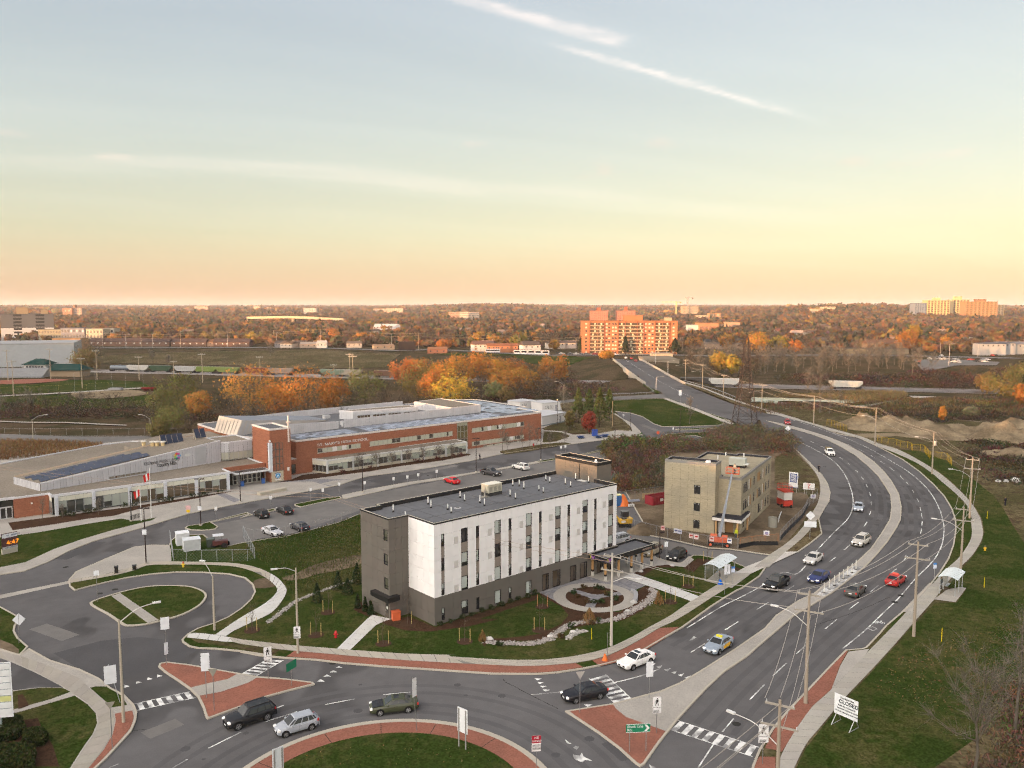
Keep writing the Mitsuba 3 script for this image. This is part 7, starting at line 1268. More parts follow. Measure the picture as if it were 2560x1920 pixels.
for lb,q0,q1,Y,c in(('distant pink block on the horizon above the grey water tower',(-1360.2,37.0),(-1302.2,37.0),3500,(.55,.35,.25)),('small cream block on the horizon left of the overpass',(-1075.3,38.9),(-1046.9,38.0),3400,(.55,.40,.28)),('white block with a sunlit end on the horizon',(-688.2,32.0),(-647.0,30.6),2700,(.55,.48,.40)),('pair of pale long blocks on the centre horizon',(-509.9,27.9),(-464.1,27.9),3000,(.58,.42,.30)),('pale long block on the centre horizon, right one of two',(-462.1,30.3),(-400.4,31.1),3000,(.58,.42,.30)),('pink apartment block among trees in the centre distance',(-147.4,24.3),(-121.9,24.3),1900,(.52,.30,.20)),('white apartment block among trees in the centre distance',(-121.9,25.0),(-101.1,25.0),1900,(.58,.46,.36)),('low pale block at the end of the centre group',(-103.3,24.4),(-78.8,24.4),1950,(.58,.44,.33)),('small red block far on the centre left horizon',(-990.0,33.7),(-972.4,33.7),3300,(.5,.3,.2)),('long cream building on the right hillside',(800.3,36.7),(831.0,36.7),2100,(.58,.42,.28)),('low pale building on the right hillside',(755.6,31.4),(780.6,31.4),2050,(.55,.40,.27))):
 fblock(lb,q0,q1,Y,25,c,rows=4,cols=9)
fblock('low three storey apartment block with balconies, left of the pair',(-493.9,14.7),(-470.4,15.0),850,14,(.30,.27,.20),rows=3,cols=8,win=(.04,.04,.05));fblock('grey apartment block with white balconies beside the low one',(-464.8,16.4),(-440.7,16.7),840,14,(.24,.24,.26),rows=3,cols=8,wcol2=(.5,.5,.5));fblock('cream apartment block with white balconies in the left distance',(-433.7,15.9),(-416.7,16.1),830,14,(.50,.44,.33),rows=3,cols=5,win=(.10,.09,.08));fblock('pale apartment block end behind the cream one',(-424.3,16.0),(-412.7,16.2),845,14,(.48,.42,.34),rows=3,cols=3)
fblock('low orange roofed building at the left behind the warehouse',(-406.5,10.7),(-381.6,10.7),720,14,(.42,.26,.15))
WY=600.;t,W,L,zb,zt=fblock('huge white warehouse with a flat brown roof at the left edge',(-386.9,11.9),(-323.1,12.6),600,60,(.42,.44,.45),name='warehouse',turn=.40)
for i in range(1,26):b=MB();W.box(b,L*i/26-.1,L*i/26+.1,zb,zt-.3,0,.06,(.42,.44,.44));b.done('wall_seam','v_matte',t)
# gable houses
def house(label,q,Y,w,dep,h,rh,col,roof,group=None,turn=None,wins=3,dorm=0):
 t=thing('house',label,'house',group);x=q[0];z0=gz(x,Y);turn=RB.uniform(-.35,.35)if turn is None else turn;dv=np.array([math.cos(turn),math.sin(turn)]);W=Wall(np.array([x,Y])-dv*w/2,dv,[dv[1],-dv[0]])
 b=MB();W.box(b,0,w,z0-1,z0+h,-dep,0,col);b.done('wall','v_matte',t)
 P=[W.at(-.4,z0+h,.4),W.at(w+.4,z0+h,.4),W.at(w+.4,z0+h,-dep-.4),W.at(-.4,z0+h,-dep-.4),W.at(0,z0+h+rh,-dep/2),W.at(w,z0+h+rh,-dep/2)]
 b=MB();b.add(P,np.array([[0,1,5],[0,5,4],[2,3,4],[2,4,5],[1,2,5],[3,0,4]]),roof);b.done('roof','v_matte',t)
 for i in range(wins):b=MB();s=w*(i+.5)/wins;W.box(b,s-.55,s+.55,z0+h-1.9,z0+h-.7,0,.08,(.06,.06,.07)if not dorm else(.7,.68,.64));b.done('window','v_gloss',t)
 b=MB();W.box(b,w*.8,w*.8+.7,z0+h,z0+h+rh+.6,-dep*.6,-dep*.6+.7,hsv(col,.7));b.done('roof__chimney','v_matte',t)
 return t
for lb,q,Y,w,h,rh,c,r in(('white gable house by the far street with a brick base',(-26.8,4.5),690,12,6,3.2,(.66,.58,.50),(.16,.09,.07)),('second white gable house stepping back behind the first',(-22.2,5.0),705,12,6,3,(.60,.48,.40),(.18,.10,.08)),('orange brick townhouse row end with white doors',(-15.1,5.0),680,12,5.4,2,(.42,.19,.10),(.28,.11,.06)),('orange brick townhouse in the middle of its row',(-8.2,5.0),680,14,5.4,2,(.40,.17,.09),(.26,.10,.06)),('orange brick townhouse at the right end of its row',(-1.4,4.9),682,13,5.4,2,(.42,.18,.10),(.28,.11,.06)),('white gable house left of the orange apartment block',(16.6,5.5),670,15,6.5,3.4,(.66,.60,.54),(.10,.08,.07)),('white panelled house behind the grass near the apartment block',(40.9,4.6),740,16,5,2,(.58,.50,.42),(.12,.09,.08)),('white house beside the big spruce and apartment block',(50.3,4.4),745,16,5,2,(.56,.44,.36),(.12,.09,.08)),('small orange brick bungalow at the far street corner',(-61.1,7.0),665,16,3.4,1.8,(.44,.17,.09),(.30,.14,.08)),('low pale building with a flat roof behind the billboard',(-112.8,6.1),720,18,3.6,1.2,(.42,.30,.20),(.3,.2,.14)),
('white bungalow behind the long wooden fence',(-174.3,7.0),745,9,4.5,2.6,(.62,.58,.52),(.5,.42,.36)),('brown roofed bungalow behind the fence, left part',(-200.0,8.3),760,15,4,2.6,(.34,.25,.18),(.12,.085,.07)),('low grey roofed bungalow behind the fence',(-187.4,8.2),750,15,3.6,2.0,(.40,.30,.22),(.30,.26,.23)),('house with a lit white gable left of the fence',(-208.4,7.2),750,12,4,2.4,(.58,.48,.38),(.14,.10,.08)),('dark roofed bungalow left of the white one',(-215.8,7.5),755,9,4.4,2.2,(.22,.20,.2),(.08,.07,.07)),('dark roofed house in the back row by orange trees',(-162.6,9.2),790,18,4.5,2.8,(.25,.18,.15),(.10,.075,.07)),('pale bungalow at the right end of the wooden fence',(-146.4,6.0),755,14,4,2,(.5,.42,.34),(.16,.12,.1)),('small house with a red roof by the left pines',(-289.0,5.4),780,12,4,2.6,(.40,.25,.17),(.20,.10,.06)),
('white gabled house among trees on the right slope',(395.3,12.0),800,12,5.5,3,(.62,.52,.38),(.3,.2,.12)),('orange walled house among trees on the right slope',(399.4,10.3),790,22,5,2.4,(.48,.22,.08),(.25,.12,.06)),('brown townhouse row above the far right street',(323.5,6.2),700,36,6.5,3.4,(.20,.14,.10),(.12,.07,.05)),('low shop with a pale sign band on the far right street',(287.6,3.7),660,34,4.2,.6,(.22,.19,.13),(.12,.1,.08)),('second low shop with a dark front on the far right street',(302.9,3.1),655,32,4.2,.6,(.18,.16,.12),(.1,.085,.07)),('pale gable roof house near the right edge',(448.9,5.6),800,14,4.5,3,(.45,.42,.36),(.52,.46,.40)),
('grey roofed house beyond the dark pines right of the apartment block',(210.0,10.1),880,20,4,3,(.34,.32,.32),(.42,.42,.44)),('dark roofed long house by the pylon top',(199.8,5.6),760,40,5,3,(.14,.12,.11),(.08,.075,.075)),('long low house with a pale front left of the pylon',(188.4,0.8),735,50,4.4,1.2,(.36,.26,.19),(.2,.15,.12)),('white house on the wooded slope beyond the yellow trees',(316.9,12.0),1000,24,5,3,(.52,.42,.34),(.3,.2,.15)),('pale house near the yellow maple right of the pylon',(290.4,12.6),980,20,5,3,(.48,.38,.3),(.22,.16,.12)),
('white terrace at the right edge, left part',(378.5,10.0),640,20,9,.8,(.34,.34,.34),(.12,.12,.13)),('white terrace at the right edge, middle part',(391.2,11.2),650,22,9,.8,(.32,.32,.32),(.12,.12,.13)),('white terrace at the right edge, right part',(403.8,11.9),655,26,8,2,(.30,.30,.29),(.16,.16,.18))):
 house(lb,q,Y,w,11,h,rh,c,r,turn=.0 if 'terrace' in lb or 'town' in lb else None,wins=5 if 'terrace' in lb else 3)
for i,q in enumerate([(-398.8,5.5),(-385.1,6.0),(-369.5,5.6),(-354.9,6.2),(-341.5,5.7),(-314.8,4.9),(-304.4,5.4),(-272.9,5.6),(-261.8,6.2)]):
 t=house('brown townhouse with white framed dormers in the long left row',q,790-i*2,24,11,4.2,3.4,(.17,.10,.075),(.085,.06,.055),'brown townhouses in the long left row',turn=-.0,wins=4,dorm=1)
fblock('tall roof of a large hall with white snow bright slopes in the centre',(-182.3,8.0),(-150.1,8.0),1100,40,(.30,.17,.11),name='hall');x0,z0_=(-187.3,7.2);x1,z1_=(-181.4,15.0);x2,_=(-156.6,14.7);x3,_=(-148.7,7.4)
b=MB();b.add([(x0,1095,z0_),(x1-8,1125,z1_),(x2,1125,z1_),(x3-14,1095,z0_),(x2,1127,z1_),(x3,1120,z0_)],np.array([[0,3,2],[0,2,1],[3,5,4]]),(.66,.58,.52));b.done('roof__slope','v_matte','hall')
t=thing('overpass','long pale concrete highway overpass across the left distance','bridge');xa,za=(-487.3,19.7);xm,zm=(-403.6,20.9);xb,zb2=(-310.1,16.3);O_=cr([(xa,za),(xm,zm),(xb,zb2)]);b=MB()
for(x,z),(x2,z2)in zip(O_[:-1],O_[1:]):b.add([(a,y,c+e)for a,c in((x,z),(x2,z2))for y in(1500,1512)for e in(-4.2,0)],BOXF,(.62,.47,.30))
b.done('deck','v_matte',t)
for x,z in O_[::2]:b=MB();b.box(x,1505,gz(x,1505),3,6,z-4-gz(x,1505),0,(.45,.33,.22));b.done('pier','v_matte',t)
x,y=[(-87.3,676.1)][0];t=thing('billboard','dark billboard seen from behind on the far street corner','billboard');b=MB();b.box(x,y,2+gz(x,y),14,.8,7.5,.1,(.035,.028,.028));b.done('board','v_matte',t)
for a in(-5,0,5):b=MB();b.box(x+a,y+.6,gz(x,y)-.5,.4,.4,4,0,(.1,.07,.06));b.done('leg','v_matte',t)
(xa,ya),(xb,yb_)=[(-229.5,812.6),(-130.6,768.1)];t=fence('wooden_fence','long pale wooden fence along the far street',[(xa,ya+24),(xb,yb_+24)],2.0,(.40,.29,.18),mesh='none',step=8,zfn=lambda q:gz(*q));W=Wall((xa,ya+24),(xb-xa,yb_-ya),(0,-1));Lf=math.hypot(xb-xa,yb_-ya)
for i in range(60):b=MB();s=Lf*i/60;p=W.at(s,0);z_=gz(p[0],p[1]);W.box(b,s+.08,s+Lf/60-.08,z_,z_+1.9,0,.08,hsv((.42,.31,.19),.85+.3*RB.random()));b.done('panel','v_matte',t)
# light rail train, cars on the far street
(xa,ya),(xb,yb_)=[(1.4,647.0),(29.2,636.8)];t=thing('light_rail_train','white light rail train with a dark window band on the far street','train');W=Wall((xa,ya),(xb-xa,yb_-ya),(yb_-ya,-(xb-xa)));Lt=math.hypot(xb-xa,yb_-ya);zt_=gz(xa,ya)+.4
for i in range(5):
 s0,s1=Lt*i/5,Lt*(i+1)/5-.5;b=MB();W.box(b,s0,s1,zt_+.4,zt_+3.5,-2.6,0,(.66,.64,.62));k=b.done('carriage','v_gloss',t);b=MB();W.box(b,s0+.4,s1-.4,zt_+1.6,zt_+3.0,0,.05,(.02,.02,.025));b.done('window','v_glass',k);b=MB();W.box(b,s0,s1,zt_+3.5,zt_+3.8,-2.4,-.2,(.12,.05,.05));b.done('roof','v_matte',k)
(xa,ya),=[(-15.8,670.3)];t=thing('bus','pale bus standing on the far street left of the train','bus');b=MB();b.box(xa,ya,gz(xa,ya)+.8,12,2.6,2.7,0,(.55,.55,.57));b.done('body','v_gloss',t);b=MB();b.box(xa,ya-1.32,gz(xa,ya)+1.9,11,.06,1.1,0,(.03,.03,.035));b.done('window','v_glass',t)
def far_car(label,p,col,rot=0,group=None,kind='sedan'):
 p=np.array(p);dv=np.array([math.cos(rot),math.sin(rot)]);t=thing('distant_car',label,'car',group);z=gz(*p)+.4
 b=MB();b.box(*p,z+.25,4.5,1.8,.6,rot,col);b.done('body','v_gloss',t);b=MB();b.box(*(p-dv*.2),z+.85,2.4,1.6,.3,rot,(.03,.03,.035));b.box(*(p-dv*.2),z+1.1,1.9,1.5,.3,rot,col);b.done('cabin','v_gloss',t);b=MB()
 for s in(-1.4,1.4):q=p+dv*s;b.tube((q[0]+dv[1]*.92,q[1]-dv[0]*.92,z+.32),(q[0]-dv[1]*.92,q[1]+dv[0]*.92,z+.32),.33,.33,8,TYR)
 b.done('wheels','v_matte',t)
CC=[(.6,.6,.6),(.02,.02,.02),(.55,.53,.5),(.3,.32,.35),(.12,.12,.13),(.35,.05,.04),(.5,.5,.52)]
for i,p in enumerate([(39.7,643.4),(46.3,639.2),(50.6,639.6),(54.9,640.6),(59.3,641.6),(66.3,643.4),(78.4,636.7),(81.8,636.7),(37.2,649.8),(39.6,644.4),(46.6,643.2),(54.3,640.4),(66.1,640.7),(-124.5,785.4)]):far_car('car waiting in the queue on the far street',np.array(p)+(0,6),CC[i%7],.0,'cars queueing on the far street')
for i,p in enumerate([(300.4,584.7),(304.3,584.7),(307.4,584.7),(310.1,582.5),(280.3,560.0),(272.1,544.3),(310.2,573.3),(314.0,576.7),(314.4,573.3),(303.3,551.6),(302.1,554.8),(325.5,576.7),(321.9,562.2),(322.9,560.0),(324.4,558.0),(334.0,576.7),(337.1,576.7),(328.6,622.1),(370.0,626.1),(372.5,626.1)]):far_car('car parked in the far right lot',np.array(p),CC[(i*3)%7],RB.choice([0,1.4]),'cars parked in the far right lot')
t,W,L,zb,zt=fblock('pale concrete retaining wall and yard right of the bridge',(93.3,2.7),(115.3,2.5),560,40,(.30,.25,.19),name='retaining_wall',cat='wall');fblock('pale flat roofed store house above the retaining wall',(104.1,4.3),(118.7,4.3),600,14,(.46,.37,.28),name='store_house')
# ballpark
t=thing('ballpark_clubhouse','ballpark clubhouse with a dark green hip roof and white upper storey','building');(x,y),=[(-277.8,492.2)];z=gz(x,y)
b=MB();b.box(x,y,z,38,12,4,0,(.36,.27,.18));b.done('wall','v_matte',t);b=MB();b.box(x-8,y-1,z+4,13,10,3.4,0,(.60,.58,.55));b.done('upper_storey','v_matte',t)
for i in range(6):b=MB();b.box(x-12.5+i*1.8,y-6.05,z+5,1.3,.1,1.5,0,(.04,.04,.045));b.done('window','v_gloss',t)
for cx,w_,zz,hh in((x+7,28,z+4,3.4),(x-8,15,z+7.4,3.2)):b=MB();b.add([(cx-w_/2,y-7.5,zz),(cx+w_/2,y-7.5,zz),(cx+w_/2,y+7,zz),(cx-w_/2,y+7,zz),(cx-w_/2+5,y,zz+hh),(cx+w_/2-5,y,zz+hh)],np.array([[0,1,5],[0,5,4],[2,3,4],[2,4,5],[1,2,5],[3,0,4]]),(.02,.055,.05));b.done('roof','v_matte',t)
t=thing('grandstand','grey metal bleachers at the left edge of the ballpark','bleachers');(x,y),=[(-280.5,454.8)]
for i in range(6):b=MB();b.box(x,y+i*1.3,gz(x,y),34,1.2,1+i*.8,.05,(.30,.31,.33));b.done('bench_row','v_metal',t)
for lb,p,c in(('small metal bleacher by the sand infield',[(-187.7,383.3)][0],(.3,.3,.3)),('red dugout roof by the sand infield',[(-171.1,381.3)][0],(.22,.02,.025))):t=thing('dugout',lb,'dugout');b=MB();b.box(*p,gz(*p)+(1.2 if 'red' in lb else .3),6,2.5,.4 if 'red' in lb else .9,0,c);b.done('roof','v_matte',t);b=MB();b.box(p[0],p[1]+1.3,gz(*p),6,.2,1.4,0,hsv(c,.5));b.done('rear_wall','v_matte',t)
fence('backstop_fence','tall ballpark backstop fence behind the sand infield',[(-202.6,375.1),(-190.7,378.5),(-186.2,395.0),(-181.1,397.8)],9,(.36,.37,.38),mesh='none',step=9,zfn=lambda q:gz(*q));fence('outfield_fence','outfield fence with a yellow top rail',[(-236.4,373.7),(-226.7,378.5),(-214.5,384.9),(-204.8,389.9),(-199.5,400.4)],2.4,(.38,.32,.10),mesh='none',step=12,zfn=lambda q:gz(*q));fence('road_fence','chain link fence along the road behind the library',[(-167.4,250.9),(-150.9,249.7),(-136.8,249.7),(-123.1,249.1),(-111.4,249.1),(-103.8,249.7)],2.2,(.30,.30,.29),mesh='none',step=5,zfn=lambda q:gz(*q))
# ------------------------------------------------------------------ vegetation
RT=np.random.default_rng(5)
def codes(c):c=np.clip(c,0,.996);return np.c_[np.round(c[:,0]*255)+256*np.round(c[:,1]*255),c[:,2]]
def leaves(b,C,size,col,var=.25,flat=.6,up=None,rng=RT):
 n=len(C);a=rng.normal(size=(n,3));a/=np.linalg.norm(a,axis=1,keepdims=True)
 if up is not None:a=a*(1-up)+np.array([0,0,1.])*up*np.sign(rng.random((n,1))-.05);a/=np.linalg.norm(a,axis=1,keepdims=True)
 c=np.cross(a,rng.normal(size=(n,3)));c/=np.linalg.norm(c,axis=1,keepdims=True)
 s=(np.asarray(size)*(.6+.8*rng.random(n)))[:,None]
 v=np.stack([C-a*s-c*s*flat,C+a*s-c*s*flat,C+a*s+c*s*flat,C-a*s+c*s*flat],1).reshape(-1,3)
 k=np.arange(n)[:,None]*4;f=np.vstack([k+[0,1,2],k+[0,2,3]])
 cc=np.asarray(col)*(1-var+2*var*rng.random((n,1)))*(1+.12*rng.normal(size=(n,3)))
 b.v.append(v);b.f.append(f+b.n);b.u.append(np.repeat(codes(cc),4,0));b.n+=len(v);return b
def crown_pts(w,h,z0,nc,m,rng=RT,shape=1.0,spread=.17):
 d=rng.normal(size=(nc,3));d/=np.linalg.norm(d,axis=1,keepdims=True);r=(.35+.65*rng.random(nc)**.5)[:,None]
 c=d*r*np.array([w/2,w/2,h/2]);c[:,2]*=np.where(c[:,2]<0,.85,1);c+=rng.normal(size=(nc,3))*w*.04
 if shape<1:c[:,:2]*=(1-(1-shape)*(c[:,2:]/h+.5)*1.6).clip(.08)
 P=np.repeat(c,m,0)+rng.normal(size=(nc*m,3))*w*spread*np.array([.55,.55,.5])*(rng.random((nc*m,1))**.5+.3)/1.3
 P[:,2]+=z0+h/2;return P
def limbs(b,h,r,n,col,rng=RT,spread=.35,levels=2,start=.3,twigs=0,tw=.03,w=None):
 top=np.array([rng.normal()*.03*h,rng.normal()*.03*h,h*.96]);K=5
 path=np.array([top*t+np.array([rng.normal()*.012*h,rng.normal()*.012*h,0])*(t>0)for t in np.linspace(0,1,K)])
 rad=lambda t:r*(1-.88*t)
 for i in range(K-1):b.tube(path[i],path[i+1],rad(i/(K-1)),rad((i+1)/(K-1)),6,col,cap=False)
 tips=[]
 for i in range(n):
  t=start+(1-start)*.92*(i+rng.random())/n;p=np.array([np.interp(t,np.linspace(0,1,K),path[:,q])for q in range(3)]);an=i*2.4+rng.random()
  L=(w or h*spread)*(.55+.5*rng.random())*(1.05-.7*abs(t-.45));el=.35+.75*rng.random()
  d=np.array([math.cos(an)*math.cos(el),math.sin(an)*math.cos(el),math.sin(el)]);m=p+d*L*.5;e=p+d*L+np.array([0,0,L*.18])
  b.tube(p,m,rad(t)*.5,rad(t)*.36,4,col,cap=False);b.tube(m,e,rad(t)*.36,rad(t)*.12+.008,3,col,cap=False);tips+=[(m,d,L),(e,d,L*.7),(p+d*L*.25,d,L*.6)]
 if twigs:
  P,D,Ls=(np.array(q)for q in zip(*[tips[rng.integers(len(tips))]for _ in range(twigs)]));d=D*.6+rng.normal(size=(twigs,3))*.55+[0,0,.35];d/=np.linalg.norm(d,axis=1,keepdims=True)
  ln=(Ls*(.3+.5*rng.random(twigs)))[:,None];P=P+rng.normal(size=P.shape)*.12;sd=np.cross(d,rng.normal(size=(twigs,3)));sd/=np.linalg.norm(sd,axis=1,keepdims=True);sd=sd*tw
  v=np.stack([P-sd,P+sd,P+d*ln],1).reshape(-1,3);f=np.arange(twigs*3).reshape(-1,3);b.v.append(v);b.f.append(f+b.n);b.u.append(np.repeat(codes(np.asarray(col)*(.7+.7*rng.random((twigs,1)))),3,0));b.n+=len(v)
BARK=(.085,.068,.052)
COL=dict(g=(.42,.20,.05),y=(.42,.27,.05),o=(.19,.145,.055),l=(.22,.21,.09),r=(.26,.07,.04),p=(.10,.12,.04),b=(.18,.115,.075),d=(.045,.055,.026),k=(.14,.11,.088))
WORD=dict(g='golden orange',y='yellow',o='olive brown',l='pale green',r='rust red',p='green pine',b='bare brown',d='dark evergreen',k='bare grey')
def place_mesh(b,x,y,z,col=None):
 v,f,u=b.mesh();return mikit.ply((v+[x,y,z],f),'v_leaf',uv=u)
def bent(v,f,u,nr):
 nr=nr/np.linalg.norm(nr,axis=1,keepdims=True)
 return{'type':'ply','filename':meshkit.write_ply((v,f),False,u,None,normals=nr),'face_normals':False,'bsdf':{'type':'ref','id':'v_leaf'}}
def tree(kind,x,y,w,h,label,group=None,name='tree',dens=1.0,leafs=None,z=None):
 t=thing(name,label,'tree',group);z=gz(x,y)+.05 if z is None else z;c=np.array(COL[kind])*(.85+.4*RT.random())*(1+.07*RT.normal(size=3));b=MB()
 if kind in 'bk':limbs(b,h,max(.06,h*.013,y*2.5e-4),16,BARK if kind=='b' and y>90 else(.19,.165,.135),twigs=int(300*dens),tw=max(.018,y*1.9e-4),w=w*.62);b.done('trunk','v_leaf');kk='trunk'
 else:limbs(b,h*.8,max(.08,h*.018),9,BARK,w=w*.45);b.done('trunk','v_leaf');kk='trunk'
 d=scene.pop('trunk');v,f,u=b.mesh();scene[t+'__trunk']=mikit.ply((v+[x,y,z],f),'v_leaf',uv=u)
 b=MB();far=max(.10,y*8.5e-4)
 if kind in 'pd':
  n=int(420*dens);q=RT.random(n)**.75;an=RT.random(n)*6.283;rr=(1-q)**.8*w/2*(.45+.55*RT.random(n))*(1+.25*np.sin(q*40));leaves(b,np.c_[rr*np.cos(an),rr*np.sin(an),h*(.16+.84*q)],max(.22,far*1.2),c,.35,.5)
 elif kind in 'bk':leaves(b,crown_pts(w*.95,h*.72,h*.26,22,int(9*dens)),far*.6,c*.95,.35,.2,.4)
 else:
  nc=int(64*dens);leaves(b,crown_pts(w*1.06,h*.88,h*.14,nc,30),far*(1.0 if kind!='r' else .8),c,.30,.55)
 v,f,u=b.mesh();fn=np.cross(v[1::4]-v[::4],v[2::4]-v[::4]);fn/=np.linalg.norm(fn,axis=1,keepdims=True)+1e-9;out=v-[0,0,h*.42];out/=np.linalg.norm(out,axis=1,keepdims=True)+1e-9;fn=np.repeat(fn,4,0);fn*=np.sign((fn*out).sum(1,keepdims=True)+1e-9);scene[t+'__crown']=bent(v+[x,y,z],f,u,fn*.55+out);return t
def many(lst,where,group,**kw):
 for kd,x,y,w,h in lst:tree(kd,x,y,w,h,'%s tree %s'%(WORD[kd],where),group+', '+WORD[kd],**kw)
many([('g',-92.1,286.3,19.2,18.2),('g',-83.1,286.3,10.6,11.7),('g',-72.4,286.3,21.2,17.1),('g',-64.4,292.3,10.0,15.0),('b',-57.9,248.1,12.7,8.5),('b',-65.3,243.7,12.5,7.6),('b',-77.9,248.1,14.1,7.8),('b',-90.3,259.3,8.8,8.8),('b',-102.8,286.3,11.4,7.3),('b',-66.5,233.0,10.6,5.3),('b',-50.8,241.3,8.2,6.9)],'in the golden grove behind the school','trees of the left golden grove',dens=1.3)
many([('o',-126.1,305.1,16.0,13.5),('o',-122.6,282.6,9.6,9.6),('g',-110.6,285.1,8.4,10.1),('o',-108.9,259.3,10.3,7.4),('b',-116.2,257.3,8.8,6.6),('b',-99.6,264.4,6.0,6.0),('b',-100.0,249.9,8.5,5.7),('o',-106.3,242.9,5.8,5.5)],'between ball field and library','trees between ball field and library',dens=1.1)
many([('o',-55.3,305.1,13.0,16.5),('b',-59.2,298.5,7.6,8.5),('b',-44.0,282.6,9.6,8.8),('b',-36.8,271.6,9.3,7.7),('b',-46.5,264.4,10.5,6.0),('b',-50.5,319.2,7.3,10.9)],'behind the school near the paired floodlights','trees behind the school centre')
many([('g',-52.7,398.9,13.2,14.1),('g',-47.9,417.3,12.3,15.2),('o',-39.6,393.5,13.9,13.9),('o',-39.1,331.5,15.5,14.7),('g',-31.0,316.2,11.1,14.7),('y',-22.9,305.1,14.8,14.8),('g',-32.3,387.5,13.7,13.7),('g',-27.4,413.7,16.0,16.0),('g',-21.4,436.1,17.9,16.9),('g',-14.0,436.5,17.9,16.1),('g',-7.0,419.8,14.8,13.8),('b',-20.1,331.5,11.7,13.2),('b',-13.1,347.9,11.9,9.9),('g',-3.4,366.4,11.5,10.0),('g',-1.6,461.3,18.9,13.1),('g',4.0,366.4,11.5,12.1),('g',9.4,374.5,10.6,8.9),('g',23.5,461.3,16.3,15.2),('b',14.5,366.4,10.8,7.5),('g',-6.5,366.4,5.8,7.9),('l',-8.0,341.1,7.8,7.8),('o',-2.1,334.7,6.9,6.1),('b',2.7,331.5,11.3,7.9),('b',9.4,334.7,11.4,8.8),('b',16.3,339.5,11.6,8.1),('b',-37.1,286.3,11.4,7.3),('b',-30.7,280.4,11.2,6.4),('b',-25.6,286.3,9.8,5.7),('b',-16.8,305.1,10.4,6.9),('b',-12.1,319.2,7.3,7.3),('k',15.1,347.9,5.5,11.9)],'in the sunlit orange grove near the bridge','trees of the orange grove',dens=1.1)
many([('b',-175.9,296.1,8.4,6.4),('b',-165.8,288.7,9.0,6.6),('b',-157.3,283.9,8.9,6.5),('b',-153.7,286.3,9.0,6.2),('b',-146.7,283.9,8.9,6.5),('b',-143.4,288.7,9.0,6.9),('b',-137.6,286.3,8.1,6.8),('b',-129.5,278.2,7.9,6.0),('k',-175.0,292.3,7.5,10.3),('k',-170.3,319.2,4.5,5.4),('b',-176.7,286.3,8.1,5.2),('k',-193.1,305.1,5.2,6.9)],'in the scrub row below the ball field','trees of the scrub row by the ball field')
many([('k',-413.7,665.8,8.3,12.1),('k',-402.5,658.0,7.5,12.0),('k',-384.4,646.3,6.6,9.6),('k',-374.1,645.1,5.1,6.6),('k',-352.1,652.2,8.2,6.7),('b',-305.5,591.5,20.2,15.1),('k',-270.9,612.5,5.6,8.7),('k',-247.9,586.7,4.7,7.3),('k',-190.2,641.1,5.8,8.7),('o',-289.6,554.3,18.9,14.2)],'in front of the white warehouse and dry field','sparse trees on the dry field')
many([('p',22.6,274.8,5.9,12.2),('p',26.1,272.6,6.2,12.1),('p',28.9,266.4,6.7,13.0),('p',34.3,285.1,5.5,10.7)],'in the group of four beside the side road','group of four green pines',dens=3.2)
for(kd,x,y,w,h),lb in zip([('o',18.7,260.3,2.8,6.2),('k',20.6,263.4,2.2,5.4),('r',24.1,250.9,4.1,7.1),('k',20.1,313.4,5.7,8.2),('b',26.3,319.2,5.4,10.9),('b',32.7,319.2,4.7,9.1),('k',59.9,272.4,3.4,9.6)],('slender olive larch by the white portable','thin bare tree between larch and pines','rust red cone shaped tree in a stone ringed bed','bare grey tree next to the lamp by the portables','tall bare tree catching pink light behind the pines','second bare tree catching light behind the pines','small bare tree standing in the green lawn')):tree(kd,x,y,w,h,lb,dens=1.3)
many([('k',-2.7,221.8,3.0,7.8),('k',-1.1,220.4,2.5,5.8),('k',3.0,223.2,2.5,6.6),('k',5.0,224.0,2.5,7.9),('k',7.0,226.2,2.6,5.9),('k',10.6,226.8,2.1,4.6),('k',15.2,231.4,2.1,4.5)],'in front of the right brick wing','bare trees in front of the brick wing',dens=.8)
many([('k',-37.1,194.0,2.8,3.8),('k',-33.0,195.9,2.9,4.1),('k',-29.9,199.3,2.6,3.7),('k',-26.2,202.1,2.9,4.0),('k',-22.5,204.5,3.0,4.3),('k',-19.0,207.7,3.0,4.1),('k',-15.8,210.9,2.5,3.7)],'in the row along the school windows','row of small bare trees at the school windows',dens=1.0)
many([('k',-79.1,152.7,1.4,3.3),('k',-88.3,150.0,1.5,4.4),('k',-84.9,150.6,1.4,2.7),('k',-76.4,161.5,1.4,2.9)],'in front of the library glass front','bare trees in front of the library',dens=.7)
for a_,lb in((120,'left end'),(156,'left half'),(192,'right half'),(228,'right end')):many([('k',x,y,w,h)for x,y,w,h in zip(RT.uniform(a_,a_+36,17),RT.uniform(500,560,17),RT.uniform(5,8,17),RT.uniform(12,18,17))],'at the %s of the poplar stand'%lb,'bare poplars at the %s of the stand'%lb,dens=.9)
